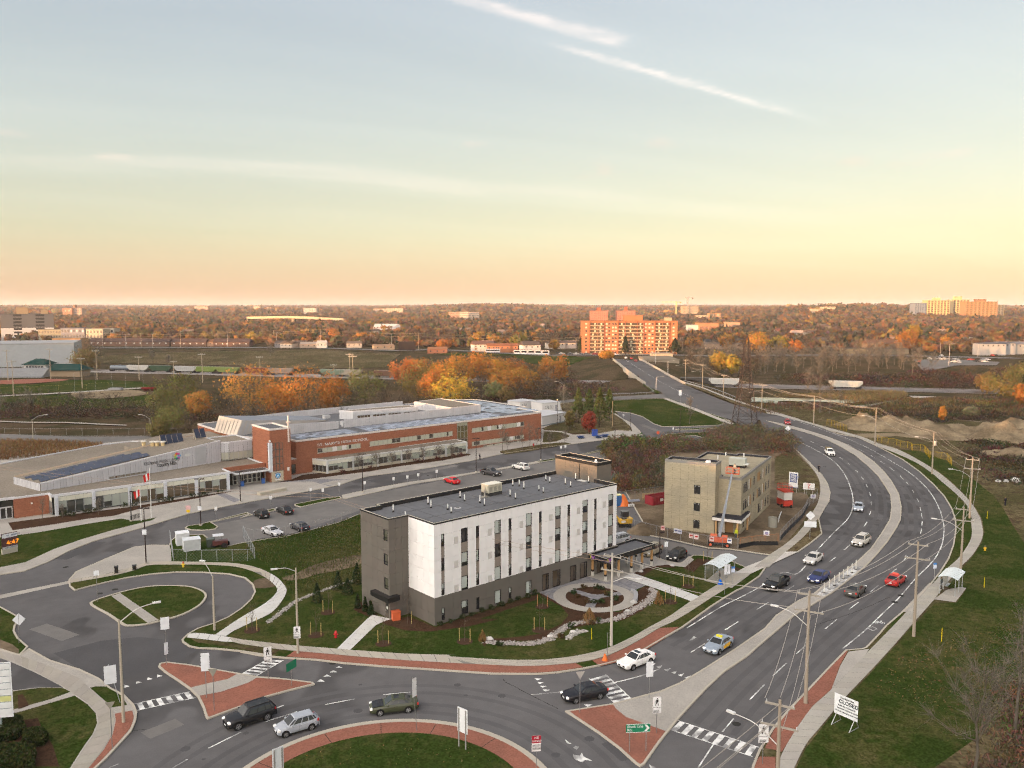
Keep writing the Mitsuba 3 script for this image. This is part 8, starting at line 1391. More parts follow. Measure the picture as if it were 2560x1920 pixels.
for(kd,x,y,w,h),lb in zip([('k',115.0,301.7,7.9,19.2),('k',118.0,300.1,4.4,13.3),('k',140.8,385.9,4.8,13.6),('k',235.7,477.9,6.5,21.2),('k',129.7,319.2,2.9,7.3),('y',208.1,689.8,16.5,14.9),('y',233.5,711.1,12.9,11.3),('y',126.7,497.7,9.6,14.7),('y',133.9,492.9,8.4,13.5),('k',114.0,491.7,7.8,15.7),('b',111.1,506.9,9.2,13.0),('b',121.0,493.9,7.3,9.0),('b',142.1,492.1,9.0,12.9),('b',143.8,478.8,8.2,12.3),('d',90.5,649.0,6.3,14.8),('d',57.2,664.9,8.3,14.4),('d',130.4,650.4,11.1,12.6),('g',69.5,597.8,8.8,4.8),('g',147.7,277.0,1.9,5.4),('l',164.9,289.9,4.3,3.6),('o',224.6,370.6,14.8,12.2),('o',238.5,407.2,9.3,9.3),('g',201.0,319.2,4.7,9.1),('y',399.4,810.9,13.8,18.4),('g',335.2,689.6,15.7,17.6),('o',280.5,448.7,12.8,10.2)],('tall white birch with bare crown left of the pond path','second bare birch next to the tall one','thin bare birch behind the pond','bare tree catching the last light by the far right lot','short dead tree by the pond','round yellow maple behind the pylon top','second yellow maple right of the pylon','yellow willow left of the pylon by the track','yellow willow right next to the pylon','bare tree catching orange light beside the retaining wall','brown bush tree below the retaining wall','low brown tree by the dark boxcar','brown tree right of the yellow willows','second brown tree right of the yellow willows','dark spruce in front of the orange apartment block','broad spruce at the left corner of the orange apartment block','dark round pine at the right corner of the orange apartment block','orange bush lit at the left bridge end','thin orange sapling in the open land','pale green bush at the foot of the earth mound','big olive tree at the right edge','olive tree left of the big one','orange tree at the right edge above the mounds','bright yellow tree in the shaft of light on the right','orange tree in the shaft of light on the right','dark olive tree at the right edge by the terrace')):tree(kd,x,y,w,h,lb,dens=1.4)
x,y=(38.88,65.10);tree('b',x,y,8,11,'large bare tree spreading its twigs at the lower right corner',dens=4.0);x,y=(47.44,73.29);tree('k',x,y,3.5,12.5,'thin tall bare tree near the right edge of the lawn',dens=2.0);x,y=(48.98,72.16);tree('b',x,y,7,11,'bare brown tree cut off by the right edge',dens=3.0)
# ---- the suburb beyond the far street: trees one by one in the front rows, the rest as one mass
def street_y(x):return np.interp(x,[-520,-300,0,120,300,600],[790,742,668,650,600,600])
EXC=[(45,150,560,690),(245,470,520,655),(-640,-190,540,690)]
def free(x,y):return~np.any([(x>a)&(x<c)&(y>e)&(y<g)for a,c,e,g in EXC],axis=0)
KW_=list('bbbbgggobyodbb')
SEC=((-24,'behind the warehouse'),(-15,'behind the long townhouse row'),(-8,'behind the wooden fence'),(0,'behind the far street billboard'),(8,'behind the gabled houses'),(15,'right of the orange block'),(24,'above the poplar stand'),(99,'above the far right lot'))
sec=lambda az:next(t for a,t in SEC if az<a)
n=0
while n<108:
 y=RT.uniform(0,130)**1.0;az=RT.uniform(-33,33);x=math.tan(math.radians(az))*730;Y=street_y(x)+34+y
 if not free(np.array([x]),np.array([Y]))[0]or RT.random()<.15:continue
 kd=RT.choice(KW_);w=RT.uniform(8,15);h=RT.uniform(8,14)if kd!='d' else RT.uniform(10,16)
 tree(kd,x,Y,w if kd!='d' else w*.5,h,'%s suburb tree %s'%(WORD[kd],sec(math.degrees(math.atan2(x,Y)))),'%s suburb trees %s'%(WORD[kd],sec(math.degrees(math.atan2(x,Y)))),dens=.55);n+=1
def canopy(name,label,r0,r1,count,w0,w1,nq,zoff=0):
 r=np.sqrt(RT.uniform(r0**2,r1**2,count));az=np.radians(RT.uniform(-36,36,count));x,y=r*np.sin(az),r*np.cos(az)
 ok=free(x,y)&(y>street_y(x)+60);x,y=x[ok],y[ok];gap=meshkit.fbm(np.stack([x/90,y/90,0*x],-1),3,9);ok=gap<.62;x,y=x[ok],y[ok];m=len(x)
 w=RT.uniform(w0,w1,m);h=RT.uniform(.65,1.05,m)*np.minimum(w,14);pal=np.array([(.17,.10,.060),(.19,.115,.065),(.30,.145,.05),(.24,.12,.05),(.33,.20,.06),(.12,.10,.05),(.05,.055,.03),(.17,.11,.075),(.14,.088,.06)]);ci=RT.choice(9,m,p=[.21,.17,.12,.11,.05,.10,.07,.10,.07]);con=ci==6
 d=RT.normal(size=(m,nq,3));d/=np.linalg.norm(d,axis=2,keepdims=True);d[...,2]=np.abs(d[...,2])*1.1-.25;d*=(.55+.45*RT.random((m,nq,1)))
 w=np.where(con,w*.5,w);h=np.where(con,h*1.5,h);taper=np.where(con[:,None],1.05-.85*(d[...,2]+.25),1)
 P=np.stack([x[:,None]+d[...,0]*w[:,None]/2*taper,y[:,None]+d[...,1]*w[:,None]/2*taper,ground_z(x,y)[:,None]+h[:,None]*(.38+.55*d[...,2])],-1).reshape(-1,3)
 b=MB();c=np.repeat(pal[ci]*(.75+.5*RT.random((m,1))),nq,0);leaves(b,P,np.repeat(w*.15,nq)*(1.0 if nq>20 else 1.35),c,.14,.75);v,f,u=b.mesh();k=struct(name,label,'stuff');scene[k]=bent(v,f,u,np.repeat(d.reshape(-1,3)*(1,1,.8)+[0,0,.35],4,0))
canopy('suburb_trees','mass of autumn trees covering the near suburb',760,1350,5200,8,15,30);canopy('distant_trees','mass of autumn trees out to the middle distance',1300,2700,9000,11,20,14);canopy('distant_trees','far woodland running to the horizon',2650,8500,13000,22,46,9)
# houses glimpsed among the trees
for i in range(46):
 r=RT.uniform(760,1500);az=RT.uniform(-.56,.56);x,Y=r*math.sin(az),r*math.cos(az)
 if Y<street_y(x)+70:continue
 house('pale distant house among the trees '+sec(math.degrees(az)),(x,0),Y,RT.uniform(11,20),10,RT.uniform(5,7.5),RT.uniform(2,3.5),tuple(np.array((.42,.35,.28))*RT.uniform(.4,1.05)),tuple(np.array((.26,.18,.14))*RT.uniform(.4,1.8)),'distant houses '+sec(math.degrees(az)),wins=2)
# ---- scrub, reeds, grass: uncountable
def scrub(name,label,poly,count,h,col,size=.32,up=.35,flat=.22,zf=None,clump=7.,rad=1.6,z0=.0):
 P=fine(poly);x0,y0,x1,y1=P.bounds;q=RT.uniform([x0,y0],[x1,y1],(count*4,2));q=q[shapely.contains_xy(P,q[:,0],q[:,1])][:count]
 if clump:c=q[:max(3,len(q)//int(clump*8))];i=RT.integers(len(c),size=len(q));hh=RT.uniform(.5,1,len(c))[i]*h;d=RT.normal(size=(len(q),2))*rad;q=c[i]+d;zz=hh*(.12+.88*RT.random(len(q))**.7)*np.exp(-(d**2).sum(1)/(2*(1.5*rad)**2));tone=(.65+.7*RT.random((len(c),3))**1.0)[i]*(1+.0*hh[:,None])
 else:zz=h*RT.random(len(q))*.6;tone=.6+.8*meshkit.fbm(np.stack([q[:,0]*.12,q[:,1]*.12,0*q[:,0]],-1),3,3)[:,None]
 g=ground_z(q[:,0],q[:,1]);b=MB();leaves(b,np.c_[q,g+zz+z0],size,np.array(col)*tone,.3,flat,up);v,f,u=b.mesh();k=struct(name,label,'stuff');scene[k]=mikit.ply((v,f),'v_leaf',uv=u)
scrub('scrub','reddish brown bare scrub between the white building and the site',[(25.62,223.06),(32.68,228.27),(37.06,223.06),(41.26,219.71),(39.80,208.72),(33.03,173.81),(25.74,170.74),(22.62,171.75),(23.62,181.42),(24.57,208.72)],20000,4.4,(.15,.10,.065),.30,.45,.16,clump=18,rad=1.0)
scrub('scrub','greenish scrub edge by the upper parking lot',[(26.01,226.51),(30.14,230.07),(36.03,230.07),(41.90,226.51),(40.66,216.46),(32.01,213.30),(25.67,213.30)],9000,4.5,(.13,.115,.05),.30,.2,.4,clump=12,rad=1.3)
scrub('scrub','tall brown and olive scrub behind the unfinished building',[(43.51,231.89),(46.84,239.46),(50.79,233.74),(54.13,226.51),(60.41,247.54),(70.59,260.72),(78.39,251.78),(82.09,247.54),(80.42,231.89),(77.10,223.06),(70.11,211.75),(69.06,221.37),(61.13,219.71),(53.92,220.54),(49.27,219.71),(41.55,218.07)],22000,4.4,(.16,.12,.072),.30,.4,.2,clump=12,rad=1.6)
scrub('reeds','dry reeds in the marsh round the pond',[(110.5,357.2),(151.0,387.5),(178.6,415.5),(198.4,410.2),(187.7,382.9),(158.5,346.7),(146.1,331.3),(141.5,335.1),(138.0,353.9),(111.1,359.0)],9000,2.6,(.24,.165,.075),.5,.85,.12,clump=0)
scrub('reeds','dry grass and reeds in front of the pond',[(98.6,332.9),(120.4,331.3),(135.2,324.0),(192.9,368.0),(251.9,390.8),(190.5,294.9),(139.0,294.9),(89.9,303.1)],16000,1.8,(.15,.10,.055),.45,.8,.16,clump=10,rad=3)
scrub('reeds','brown reed bed behind the library',[(-154.3,236.6),(-142.5,235.6),(-126.5,233.4),(-116.8,230.2),(-114.2,222.2),(-123.2,214.5),(-132.2,207.3),(-135.5,207.3)],9000,2.2,(.22,.13,.06),.35,.85,.14,clump=0)
scrub('scrub','dark tangled scrub on the open land right of the road',[(135.9,319.8),(167.1,316.2),(193.2,298.5),(144.8,212.9),(118.1,181.0),(109.4,182.2),(116.9,200.1),(125.4,223.6),(142.7,241.9),(165.6,258.3),(182.8,288.9),(146.7,277.0),(143.7,292.1),(130.1,285.9),(123.5,295.3)],22000,1.5,(.085,.060,.040),.34,.5,.25,clump=10,rad=2.2)
scrub('scrub','dark brown brush below the right railway and lot',[(163.2,486.5),(231.9,480.5),(253.4,497.7),(325.5,506.5),(280.2,435.2),(231.9,431.9),(188.1,437.8),(150.0,446.8)],16000,4.5,(.075,.05,.038),.5,.4,.3,clump=12,rad=4)
scrub('scrub','brush on the railway bank left of the bridge',[(-7.0,470.1),(4.4,452.2),(12.7,369.0),(20.6,349.1),(33.5,349.1),(41.2,360.6),(48.7,367.1),(43.3,452.2),(33.4,470.1),(35.4,535.8),(12.2,553.9)],14000,3.0,(.10,.068,.045),.4,.4,.25,clump=12,rad=3)
scrub('scrub','scrub along the road behind the school',[(-180.0,286.3),(-129.1,286.3),(-98.8,274.8),(-56.3,241.3),(-19.4,319.2),(14.5,342.9),(15.7,370.2),(-37.7,319.2),(-61.6,264.4),(-101.6,292.3),(-141.0,305.1),(-200.4,319.2)],15000,3.4,(.090,.060,.042),.42,.4,.25,clump=12,rad=3)
scrub('scrub','brown brush along the right edge of the lawn',[(50.74,80.57),(56.97,85.20),(47.05,67.96),(40.91,65.10),(39.31,65.10),(43.87,71.07)],3500,1.1,(.18,.13,.07),.22,.5,.22,clump=10,rad=1.2)
scrub('grass','longer tufts in the unmown grass left of the white building',[(-45.01,131.46),(-40.23,137.96),(-36.23,141.38),(-29.07,152.90),(-21.96,114.50),(-25.40,112.64),(-28.08,110.33),(-30.64,109.34),(-35.15,118.98)],5000,.35,(.075,.085,.026),.16,.8,.2,clump=0,z0=.14)
scrub('leaf_litter','fallen leaves scattered over the right lawn',[(46.37,91.76),(64.62,99.36),(50.55,76.89),(44.15,76.89),(39.12,79.48),(37.75,82.25)],900,.03,(.22,.15,.07),.08,0,.6,clump=0,z0=.15)
scrub('leaf_litter','fallen leaves scattered over the roundabout lawn',[tuple(RCC+RCR*.97*np.array([math.cos(a),math.sin(a)]))for a in np.linspace(0,6.2,24)],420,.03,(.25,.17,.07),.06,0,.6,clump=0,z0=.18)
# ------------------------------------------------------------------ lamps, poles, wires
CONC,WOOD,DARK,STEEL=(.40,.36,.29),(.34,.29,.23),(.05,.04,.038),(.48,.48,.47)
POLE={}
def lamp(label,x,y,h,tip=None,root=None,r=.16,col=CONC,name='street_lamp',cat='street lamp',head='cobra',group=None,z=None):
 t=thing(name,label,cat,group);z=gz(x,y)if z is None else z;b=MB();b.tube((x,y,z),(x,y,z+h),r,r*.55,9,col);b.done('pole','v_matte',t);POLE[t]=(x,y,z+h)
 if tip is not None:
  r0=np.array([x,y,z+(h-.15 if root is None else root)]);e=np.array([tip[0],tip[1],z+tip[2]]);m=(r0+e)/2+[0,0,.22*np.linalg.norm((e-r0)[:2])*.5];P=cr([r0,m,e],k=5);b=MB();b.pipe(P,.045,6,(.55,.53,.50));b.done('arm','v_metal',t)
  d=(e-r0)/np.linalg.norm(e-r0);b=MB();b.box(*(e+d*.25)[:2],e[2]-.06,.75,.28,.14,math.atan2(d[1],d[0]),(.62,.62,.6));b.done('lamp_head','v_gloss',t)
 elif head=='box':
  for s in(-.5,.5)if h>8 else(.3,):b=MB();b.box(x+s,y,z+h-.05,.7,.35,.16,0,DARK);b.done('lamp_head','v_matte',t)
  b=MB();b.tube((x,y,z),(x,y,z+.35),.3,.3,9,(.45,.42,.36));b.done('base','v_matte',t)
 elif head=='ball':b=MB();b.addm(trimesh.creation.icosphere(1,.25).apply_translation((x,y,z+h)),(.75,.55,.4));b.done('lamp_head','v_gloss',t)
 return t
def armlamp(label,base,top,tip,root=None,**k):
 return lamp(label,*base,tip=tip,root=root,**k)
def tipof(p,d,z):return(p[0]+d[0],p[1]+d[1],z)
a=armlamp('tall concrete street lamp on the red strip at the lower left corner',((-37.34,74.80,10.3)),0,(-34.6,76.3,11.4),10.0);b_=armlamp('pale street lamp with a curved arm on the loop verge',((-36.73,97.14,7.0)),0,(-37.9,97.4,8.8));c_=armlamp('street lamp with a crosswalk sign, in front of the stair tower lawn',((-24.67,90.43,10.2)),0,(-26.7,89.8,10.3),9.8)
e_=lamp('wooden utility pole on the red strip right of the road with a long lamp arm',*(29.57,78.56,11.8),tip=(26.9,80.2,9.6),root=8.1,r=.2,col=WOOD,name='utility_pole',cat='utility pole');f_=lamp('wooden utility pole at the bottom right corner with a lamp arm over the crosswalk',*(20.36,59.23,10.2),tip=(17.7,62.2,7.6),root=6.5,r=.2,col=WOOD,name='utility_pole',cat='utility pole')
d_=lamp('tall pale utility pole on the lawn in front of the circular garden',*(11.70,92.53,11.3),tip=(14.5,92.0,8.4),root=7.8,r=.2,col=(.46,.43,.38),name='utility_pole',cat='utility pole');g_=lamp('wooden utility pole beside the right sidewalk below the bus stop',*(48.63,95.18,11.9),r=.2,col=WOOD,name='utility_pole',cat='utility pole')
h_=lamp('utility pole with a lamp arm right behind the right bus shelter',*(67.52,119.27,10.1),tip=(64.3,121.0,7.8),root=6.4,r=.19,col=WOOD,name='utility_pole',cat='utility pole');i_=lamp('utility pole with sunlit top on the outer bend of the sidewalk',*(86.25,150.33,11.7),tip=(83.0,151.3,9.3),root=7.8,r=.2,col=(.44,.34,.25),name='utility_pole',cat='utility pole');j_=lamp('utility pole carrying a grey transformer can',*(99.85,190.63,10.2),tip=(96.3,191.2,9.0),root=7.8,r=.19,col=WOOD,name='utility_pole',cat='utility pole')
k_=lamp('utility pole by the yellow fencing near the gravel track',*(104.79,232.34,10.7),tip=(101.7,233.2,8.4),root=7.2,r=.19,col=WOOD,name='utility_pole',cat='utility pole');l_=lamp('utility pole left of the yellow fence panels at the far bend',*(101.63,271.83,10.0),tip=(98.4,271.9,8.2),root=7.0,r=.19,col=WOOD,name='utility_pole',cat='utility pole')
far_lamps=[('utility pole right of the pylon foot',(95.17,307.97,10.5),1),('utility pole left of the pylon by the guard rail',(91.39,349.84,10.1),0),('utility pole with a lamp arm by the white hopper car',(89.32,379.86,11.6),1),('utility pole with a lamp arm and a crossarm near the bridge end',(88.38,413.15,10.9),1)]
FP=[lamp(lb,*p,tip=(p[0]-5,p[1]-2,p[2]*.72)if q else None,root=p[2]*.68,r=.2,col=WOOD,name='utility_pole',cat='utility pole')for lb,p,q in far_lamps]
for q in(d_,e_,f_,g_,h_,i_,*FP):
 x,y,z=POLE[q]
 for dz,w in((-.5,1.1),(-2.2,1.4))if q not in FP[:3]else((-.4,1.2),):b=MB();b.box(x,y,z+dz,2*w,.12,.14,-.5,(.36,.33,.28));b.done('crossarm','v_matte',q);b=MB();[b.tube((x+math.cos(-.5)*s,y+math.sin(-.5)*s,z+dz),(x+math.cos(-.5)*s,y+math.sin(-.5)*s,z+dz+.35),.06,.04,6,(.5,.5,.5))for s in(-w*.9,w*.9)];b.done('insulator','v_gloss',q)
x,y,z=POLE[j_];b=MB();b.tube((x+.4,y,z-3.2),(x+.4,y,z-2.1),.35,.35,9,(.5,.5,.5));b.done('transformer','v_metal',j_)
def wires(label,pts,offs,sag=1.0,r=.03,col=(.42,.39,.35)):
 t=thing('overhead_wires',label,'power line')
 for o in offs:
  b=MB()
  for p,q in zip(pts[:-1],pts[1:]):
   p,q=np.array(p)+o,np.array(q)+o;n=10;P=[p+(q-p)*s-np.array([0,0,4*s*(1-s)*sag])for s in np.linspace(0,1,n)];b.pipe(P,r,3,col)
  b.done('wire','v_matte',t)
pp=lambda*q:[POLE[a]for a in q]
wires('wires strung from pole to pole along the right side of the curving road',pp(f_,e_,g_,h_,i_,j_,k_,l_,*FP),[(-1.,.5,-.1),(0,0,.2),(1.,-.5,-.1),(.2,0,-2.5)],.9)
wires('wires crossing the road from the garden pole to the right poles',pp(d_,e_),[(-.8,.4,-.2),(.8,-.4,-.2),(0,0,-1.8)],.8);wires('wires leaving the bottom right pole towards the lower left',[POLE[f_],(-10,30,9)],[(0,0,-.3),(.8,0,-.5),(-.6,0,-1.9)],.6);wires('long thin wires from the garden pole across the lot towards the library',[POLE[d_],(-30,128,10.5),(-110,160,10)],[(0,0,-.5),(.5,.3,-1.2)],1.2,.02,(.45,.32,.24))
x,y=(-56.77,123.06)
for i,(lb,p)in enumerate((('dark lamp post standing in the cracked concrete apron',(-56.77,123.06,8.9)),('dark lamp post on the round tipped parking island',(-56.71,145.21,8.7)),('dark lamp post at the plaza edge by the entrance',(-55.44,163.14,6.4)),('short dark lamp post beside the flagpoles',(-70.76,148.18,5.7)),('dark lamp post near the middle of the school drive',(-32.05,171.68,8.4)),('dark lamp post between red car and pickup',(-8.61,192.97,8.3)),('dark lamp post near the white suv',(7.51,208.61,8.4)),('dark lamp post by the teal hatchback',(29.24,228.62,5.1)),('lamp post with a green head by the lawn drive',(37.83,258.10,6.8)),('dark lamp post on the grass strip by the stop sign',(51.59,247.54,8.5)),('lamp post with a round head by the portables',(15.07,268.92,8.8)),('black lamp post at the canopy parking spaces',(23.28,125.20,4.5)))):
 lamp(lb,*p,r=.11,col=DARK if 'short' not in lb else(.05,.05,.05),head='ball' if 'round head' in lb else 'box')
lamp('bare wooden pole beside the pine trees',*(33.35,267.80,8.4),head=None,r=.17,col=(.40,.29,.18),name='utility_pole',cat='utility pole')
for lb,p in(('street lamp on the road behind the library, left',(-141.42,237.74,6.6)),('street lamp on the road behind the library, right',(-111.42,248.29,5.3)),('street lamp with a pinkish arm behind the portables',(20.12,313.45,9.5)),('street lamp rising behind the flat school roof',(-12.32,342.84,3.5))):lamp(lb,*p,tip=(p[0]+(4 if 'left' in lb else-3),p[1],p[2]+1.4),r=.14)
for i,p in enumerate((((-219.03,355.66,16.4)),((-267.95,431.03,16.9)),((-253.27,445.21,17.0)),((-208.11,392.34,15.3)),((-227.83,445.21,16.6)),((-210.97,458.94,13.5)),((-188.44,451.97,11.4)),((-162.63,426.09,15.6)),((-143.59,462.50,14.2)),((-102.30,466.12,10.0)),((-81.44,407.41,16.9)),((-74.45,379.80,17.1)))):
 t=lamp('tall wooden floodlight pole of the ball fields',*p,r=.24,col=(.40,.33,.24),name='floodlight_pole',cat='floodlight',head=None,group='floodlight poles of the ball fields');x,y,z=POLE[t];b=MB();b.box(x,y,z-1,3.8,.2,.2,.1,(.4,.38,.34));[b.box(x+s,y-.2,z-.8,.45,.3,.35,.1,(.48,.46,.42))for s in(-1.7,-.6,.6,1.7)];b.done('lamp_bar','v_matte',t)
fw=[]
for i,p in enumerate((((-389.40,773.83,11.9)),((-362.35,763.97,12.2)),((-332.87,754.36,12.8)),((-266.97,763.97,13.4)),((-221.94,767.88,13.3)),((-178.45,760.10,13.6)),((-112.77,760.10,12.4)),((286.85,533.30,14.3)),((354.98,619.53,10.1)),((66.57,374.12,6.3)),((91.87,478.18,7.7)),((94.33,533.80,8.7)),((94.88,659.87,11.0)))):lamp('slim street lamp far across the railway',*p,tip=(p[0]+3,p[1],p[2]+.3),r=.2,group='slim street lamps across the railway',col=(.5,.46,.42))
for i,p in enumerate((((-551.18,915.46,7.9)),((-388.93,790.14,12.8)),((-352.46,773.83,12.9)),((-311.11,763.97,13.7)),((-237.74,811.51,14.6)),((-178.35,760.10,17.4)),((-139.15,800.68,13.2)),((-81.48,709.70,15.6)),((-34.73,733.59,13.4)),((10.67,722.25,12.5)),((55.78,709.70,11.7)),((146.03,698.34,8.6)),((172.33,723.64,6.6)),((349.46,663.48,9.7)))):fw.append(lamp('wooden utility pole of the line along the far street',*p,r=.26,col=(.46,.34,.24),name='utility_pole',cat='utility pole',head=None,group='utility poles along the far street'))
wires('wires of the line along the far street',pp(*fw[:-1]),[(0,0,-.3),(0,0,-2.6)],1.2,.09,(.40,.30,.22))
# lattice pylon
t=thing('lattice_pylon','dark steel lattice transmission pylon beside the curving road','pylon');px_,py_=(74.78,259.22);ST=(.055,.045,.04);HT=31.
wd_=lambda z:np.interp(z,[0,13,22,27.5,31],[3.6,1.9,1.0,.8,.1]);lv=[0,4,7.5,10.5,13,15.5,18,20,22,24,26,27.8,31]
cn=lambda z,i:np.array([px_+wd_(z)*(1,1,-1,-1)[i],py_+wd_(z)*(1,-1,-1,1)[i],z])
for i in range(4):b=MB();[b.tube(cn(p,i),cn(q,i),.13,.13,4,ST)for p,q in zip(lv[:-1],lv[1:])];b.done('leg','v_matte',t)
b=MB()
for p,q in zip(lv[:-1],lv[1:]):
 for i in range(4):j=(i+1)%4;b.tube(cn(p,i),cn(q,j),.06,.06,3,ST);b.tube(cn(p,j),cn(q,i),.06,.06,3,ST);b.tube(cn(q,i),cn(q,j),.06,.06,3,ST)
lab(b.done('bracing','v_matte',t),None,kind='stuff');
for z,w in((23.4,5.2),(27,2.9)):k=numbered(t+'__crossarm');b=MB();[b.tube((px_+s*w,py_,z+.4),(px_+s*wd_(z)*.8,py_+e,z+f),.12,.12,3,ST)for s in(-1,1)for e in(-.6,.6)for f in(0,1.3)];[b.tube((px_+s*w,py_,z+.4),(px_+s*w,py_,z-.8),.07,.09,5,(.1,.08,.07))for s in(-1,1)];b.done('x','v_matte');scene[k]=scene.pop('x')
# flagpoles
for lb,p,fz in(('white flagpole with a red and white flag, left of two',(-68.94,148.27,7.0),.88),('tall white flagpole with a small red flag, right of two',(-68.13,150.71,9.7),.90)):
 q=lamp(lb,*p,r=.09,col=(.7,.69,.66),name='flagpole',cat='flagpole',head=None);x,y,z=POLE[q];b=MB();zz=z*fz
 for s in range(3):b.add([(x-.1-.35*s,y-.1*s,zz-.15*s),(x-.1-.35*(s+1),y-.1*(s+1)*(s!=1),zz-.2*(s+1)),(x-.1-.3*(s+1),y,zz-1.25-.25*(s+1)),(x-.1-.3*s,y,zz-1.2-.25*s)],[[0,1,2,3]],(.55,.03,.03)if s!=1 else(.7,.68,.66))
 b.done('flag','v_matte',q)
# ------------------------------------------------------------------ signs
def sign(label,base,z0,z1,w,col=(.72,.74,.76),turn=0.,shape='r',postc=(.36,.37,.37),lean=0.,name='road_sign',cat='sign',group=None,post=True,ztop=None):
 t=thing(name,label,cat,group);x,y=base;W=Wall((x,y),(math.cos(turn),math.sin(turn)),(math.sin(turn),-math.cos(turn)))
 if post:b=MB();b.tube((x,y,.1),(x+lean*z1,y,z1-.05),.035,.035,6,postc);b.done('post','v_metal',t)
 m=(z0+z1)/2;ox=lean*m;hw,hh=w/2,(z1-z0)/2
 P={'r':[(-hw,-hh),(hw,-hh),(hw,hh),(-hw,hh)],'d':[(0,-hh),(hw,0),(0,hh),(-hw,0)],'t':[(0,-hh),(hw,hh),(-hw,hh)],'o':[(hw*math.cos(a),hh*math.sin(a))for a in np.arange(8)*math.pi/4+math.pi/8]}[shape]
 b=MB();n=len(P);b.add([W.at(ox+s,m+q,.06)for s,q in P]+[W.at(ox+s,m+q,.04)for s,q in P],np.vstack([[[0,i,i+1]for i in range(1,n-1)],[[n,n+i+1,n+i]for i in range(1,n-1)]]),col);b.done('plate','v_gloss',t);return t,W,m
def walker(t,W,zc,s=.36):
 b=MB();K=(.02,.02,.02)
 for p in([(-.05,.30),(.05,.30),(.05,.42),(-.05,.42)],[(-.10,-.02),(.08,-.02),(.09,.26),(-.09,.26)],[(.0,0),(.08,0),(.20,-.36),(.12,-.38)],[(-.10,0),(.0,0),(-.12,-.38),(-.20,-.36)],[(.06,.25),(.22,.05),(.18,.01),(.04,.16)],[(-.06,.25),(-.2,.08),(-.16,.02),(-.05,.14)]):b.add([W.at(x*s/.36,zc+z*s/.36,.075)for x,z in p],[[0,1,2,3]],K)
 b.done('walking_figure','v_matte',t)
def xwalk(label,base,z0,z1,w,turn=0.,post=True):
 t,W,m=sign(label,base,z0,z1,w,(.78,.78,.78),turn,post=post,name='crosswalk_sign');walker(t,W,z0+(z1-z0)*.68,.27*(z1-z0)/1.3)
 for i,tx in enumerate(('STOP FOR','PEDESTRIANS')):letters(tx,.09,W,-.36,z0+.20-.13*i,.07,(.05,.05,.05),t,sx=.95 if i==0 else .62)
 b=MB();W.box(b,-w/2+.04,w/2-.04,z0+(z1-z0)*.34,z0+(z1-z0)*.36,.06,.07,(.05,.05,.05));b.done('rule','v_matte',t)
GLV=(.72,.75,.78);GRN=(.01,.20,.10)
xwalk('pedestrian crosswalk sign on the left splitter island',(-26.16,83.95),2.0,3.7,.8,.35);xwalk('pedestrian crosswalk sign at the tip of the median',(13.53,72.80),2.1,3.7,.8,.1);xwalk('pedestrian crosswalk sign by the bottom right pole',(21.89,67.63),2.1,3.8,.9,.1);x,y=(-24.67,90.43);xwalk('crosswalk sign fixed to the lamp pole on the red strip',(x,y-.2),2.0,3.4,.75,.2,post=False)
sign('white sign back low on a post at the splitter island tip',(-38.56,87.44),1.3,2.7,.45,GLV,.9);x,y=(-38.56,87.44);sign('white sign back high on the post at the splitter island tip',(x,y),4.2,5.6,.9,GLV,.35,post=True);sign('tall white sign back on the red part of the splitter island',(-31.19,79.66),3.0,4.9,.85,GLV,.1);sign('brown triangular yield sign back on the splitter island',(-29.47,77.10),3.6,4.4,.95,(.25,.24,.20),0,'t');sign('white sign back on a leaning post at the corner lawn',(-39.52,78.65),2.3,4.2,1.1,GLV,.45,lean=-.24,postc=(.6,.62,.64));sign('triangular yield sign back on the lower left red strip',(-36.10,70.03),3.9,4.6,.85,(.25,.24,.20),.2,'t');sign('white sign back on the median behind the crosswalk sign',(14.00,79.66),2.4,4.0,.75,GLV,.2);sign('triangular yield sign back in front of the black sedan',(6.66,76.55),3.6,4.4,.95,(.40,.38,.36),.2,'t')
t,W,m=sign('green street direction sign with a white arrow on the median tip',(11.29,69.65),1.95,2.75,2.2,GRN,.08,post=False,name='direction_sign')
for s in(-.75,.75):b=MB();W.box(b,s-.03,s+.03,.1,2.6,-.02,.04,STEEL);b.done('post','v_metal',t)
letters('Block Line',.23,W,-1.0,2.4,.065,(.8,.8,.8),t,sx=.95);letters('Rd.',.23,W,-1.0,2.08,.065,(.8,.8,.8),t)
b=MB();b.add([W.at(s,z,.07)for s,z in((.55,2.65),(.78,2.65),(1.05,2.35),(.78,2.05),(.55,2.05),(.80,2.35))],[[0,1,2,5],[5,2,3,4]],(.8,.8,.8));W.box(b,-1.1,1.1,1.95,1.99,.06,.068,(.8,.8,.8));W.box(b,-1.1,1.1,2.71,2.75,.06,.068,(.8,.8,.8));b.done('arrow','v_matte',t)
t,W,m=sign('small red and white prohibition sign at the roundabout edge',(2.07,66.09),2.2,3.6,.8,(.76,.74,.74),.15);b=MB();W.box(b,-.4,.4,2.95,3.6,.06,.07,(.36,.01,.03));b.done('red_field','v_gloss',t);letters('NO',.2,W,-.18,3.32,.075,(.8,.75,.75),t);letters('PASSING',.17,W,-.36,3.05,.075,(.8,.75,.75),t,sx=.75);letters('HERE TO',.16,W,-.36,2.65,.075,(.1,.1,.1),t,sx=.8);letters('CROSSING',.16,W,-.37,2.38,.075,(.1,.1,.1),t,sx=.68)
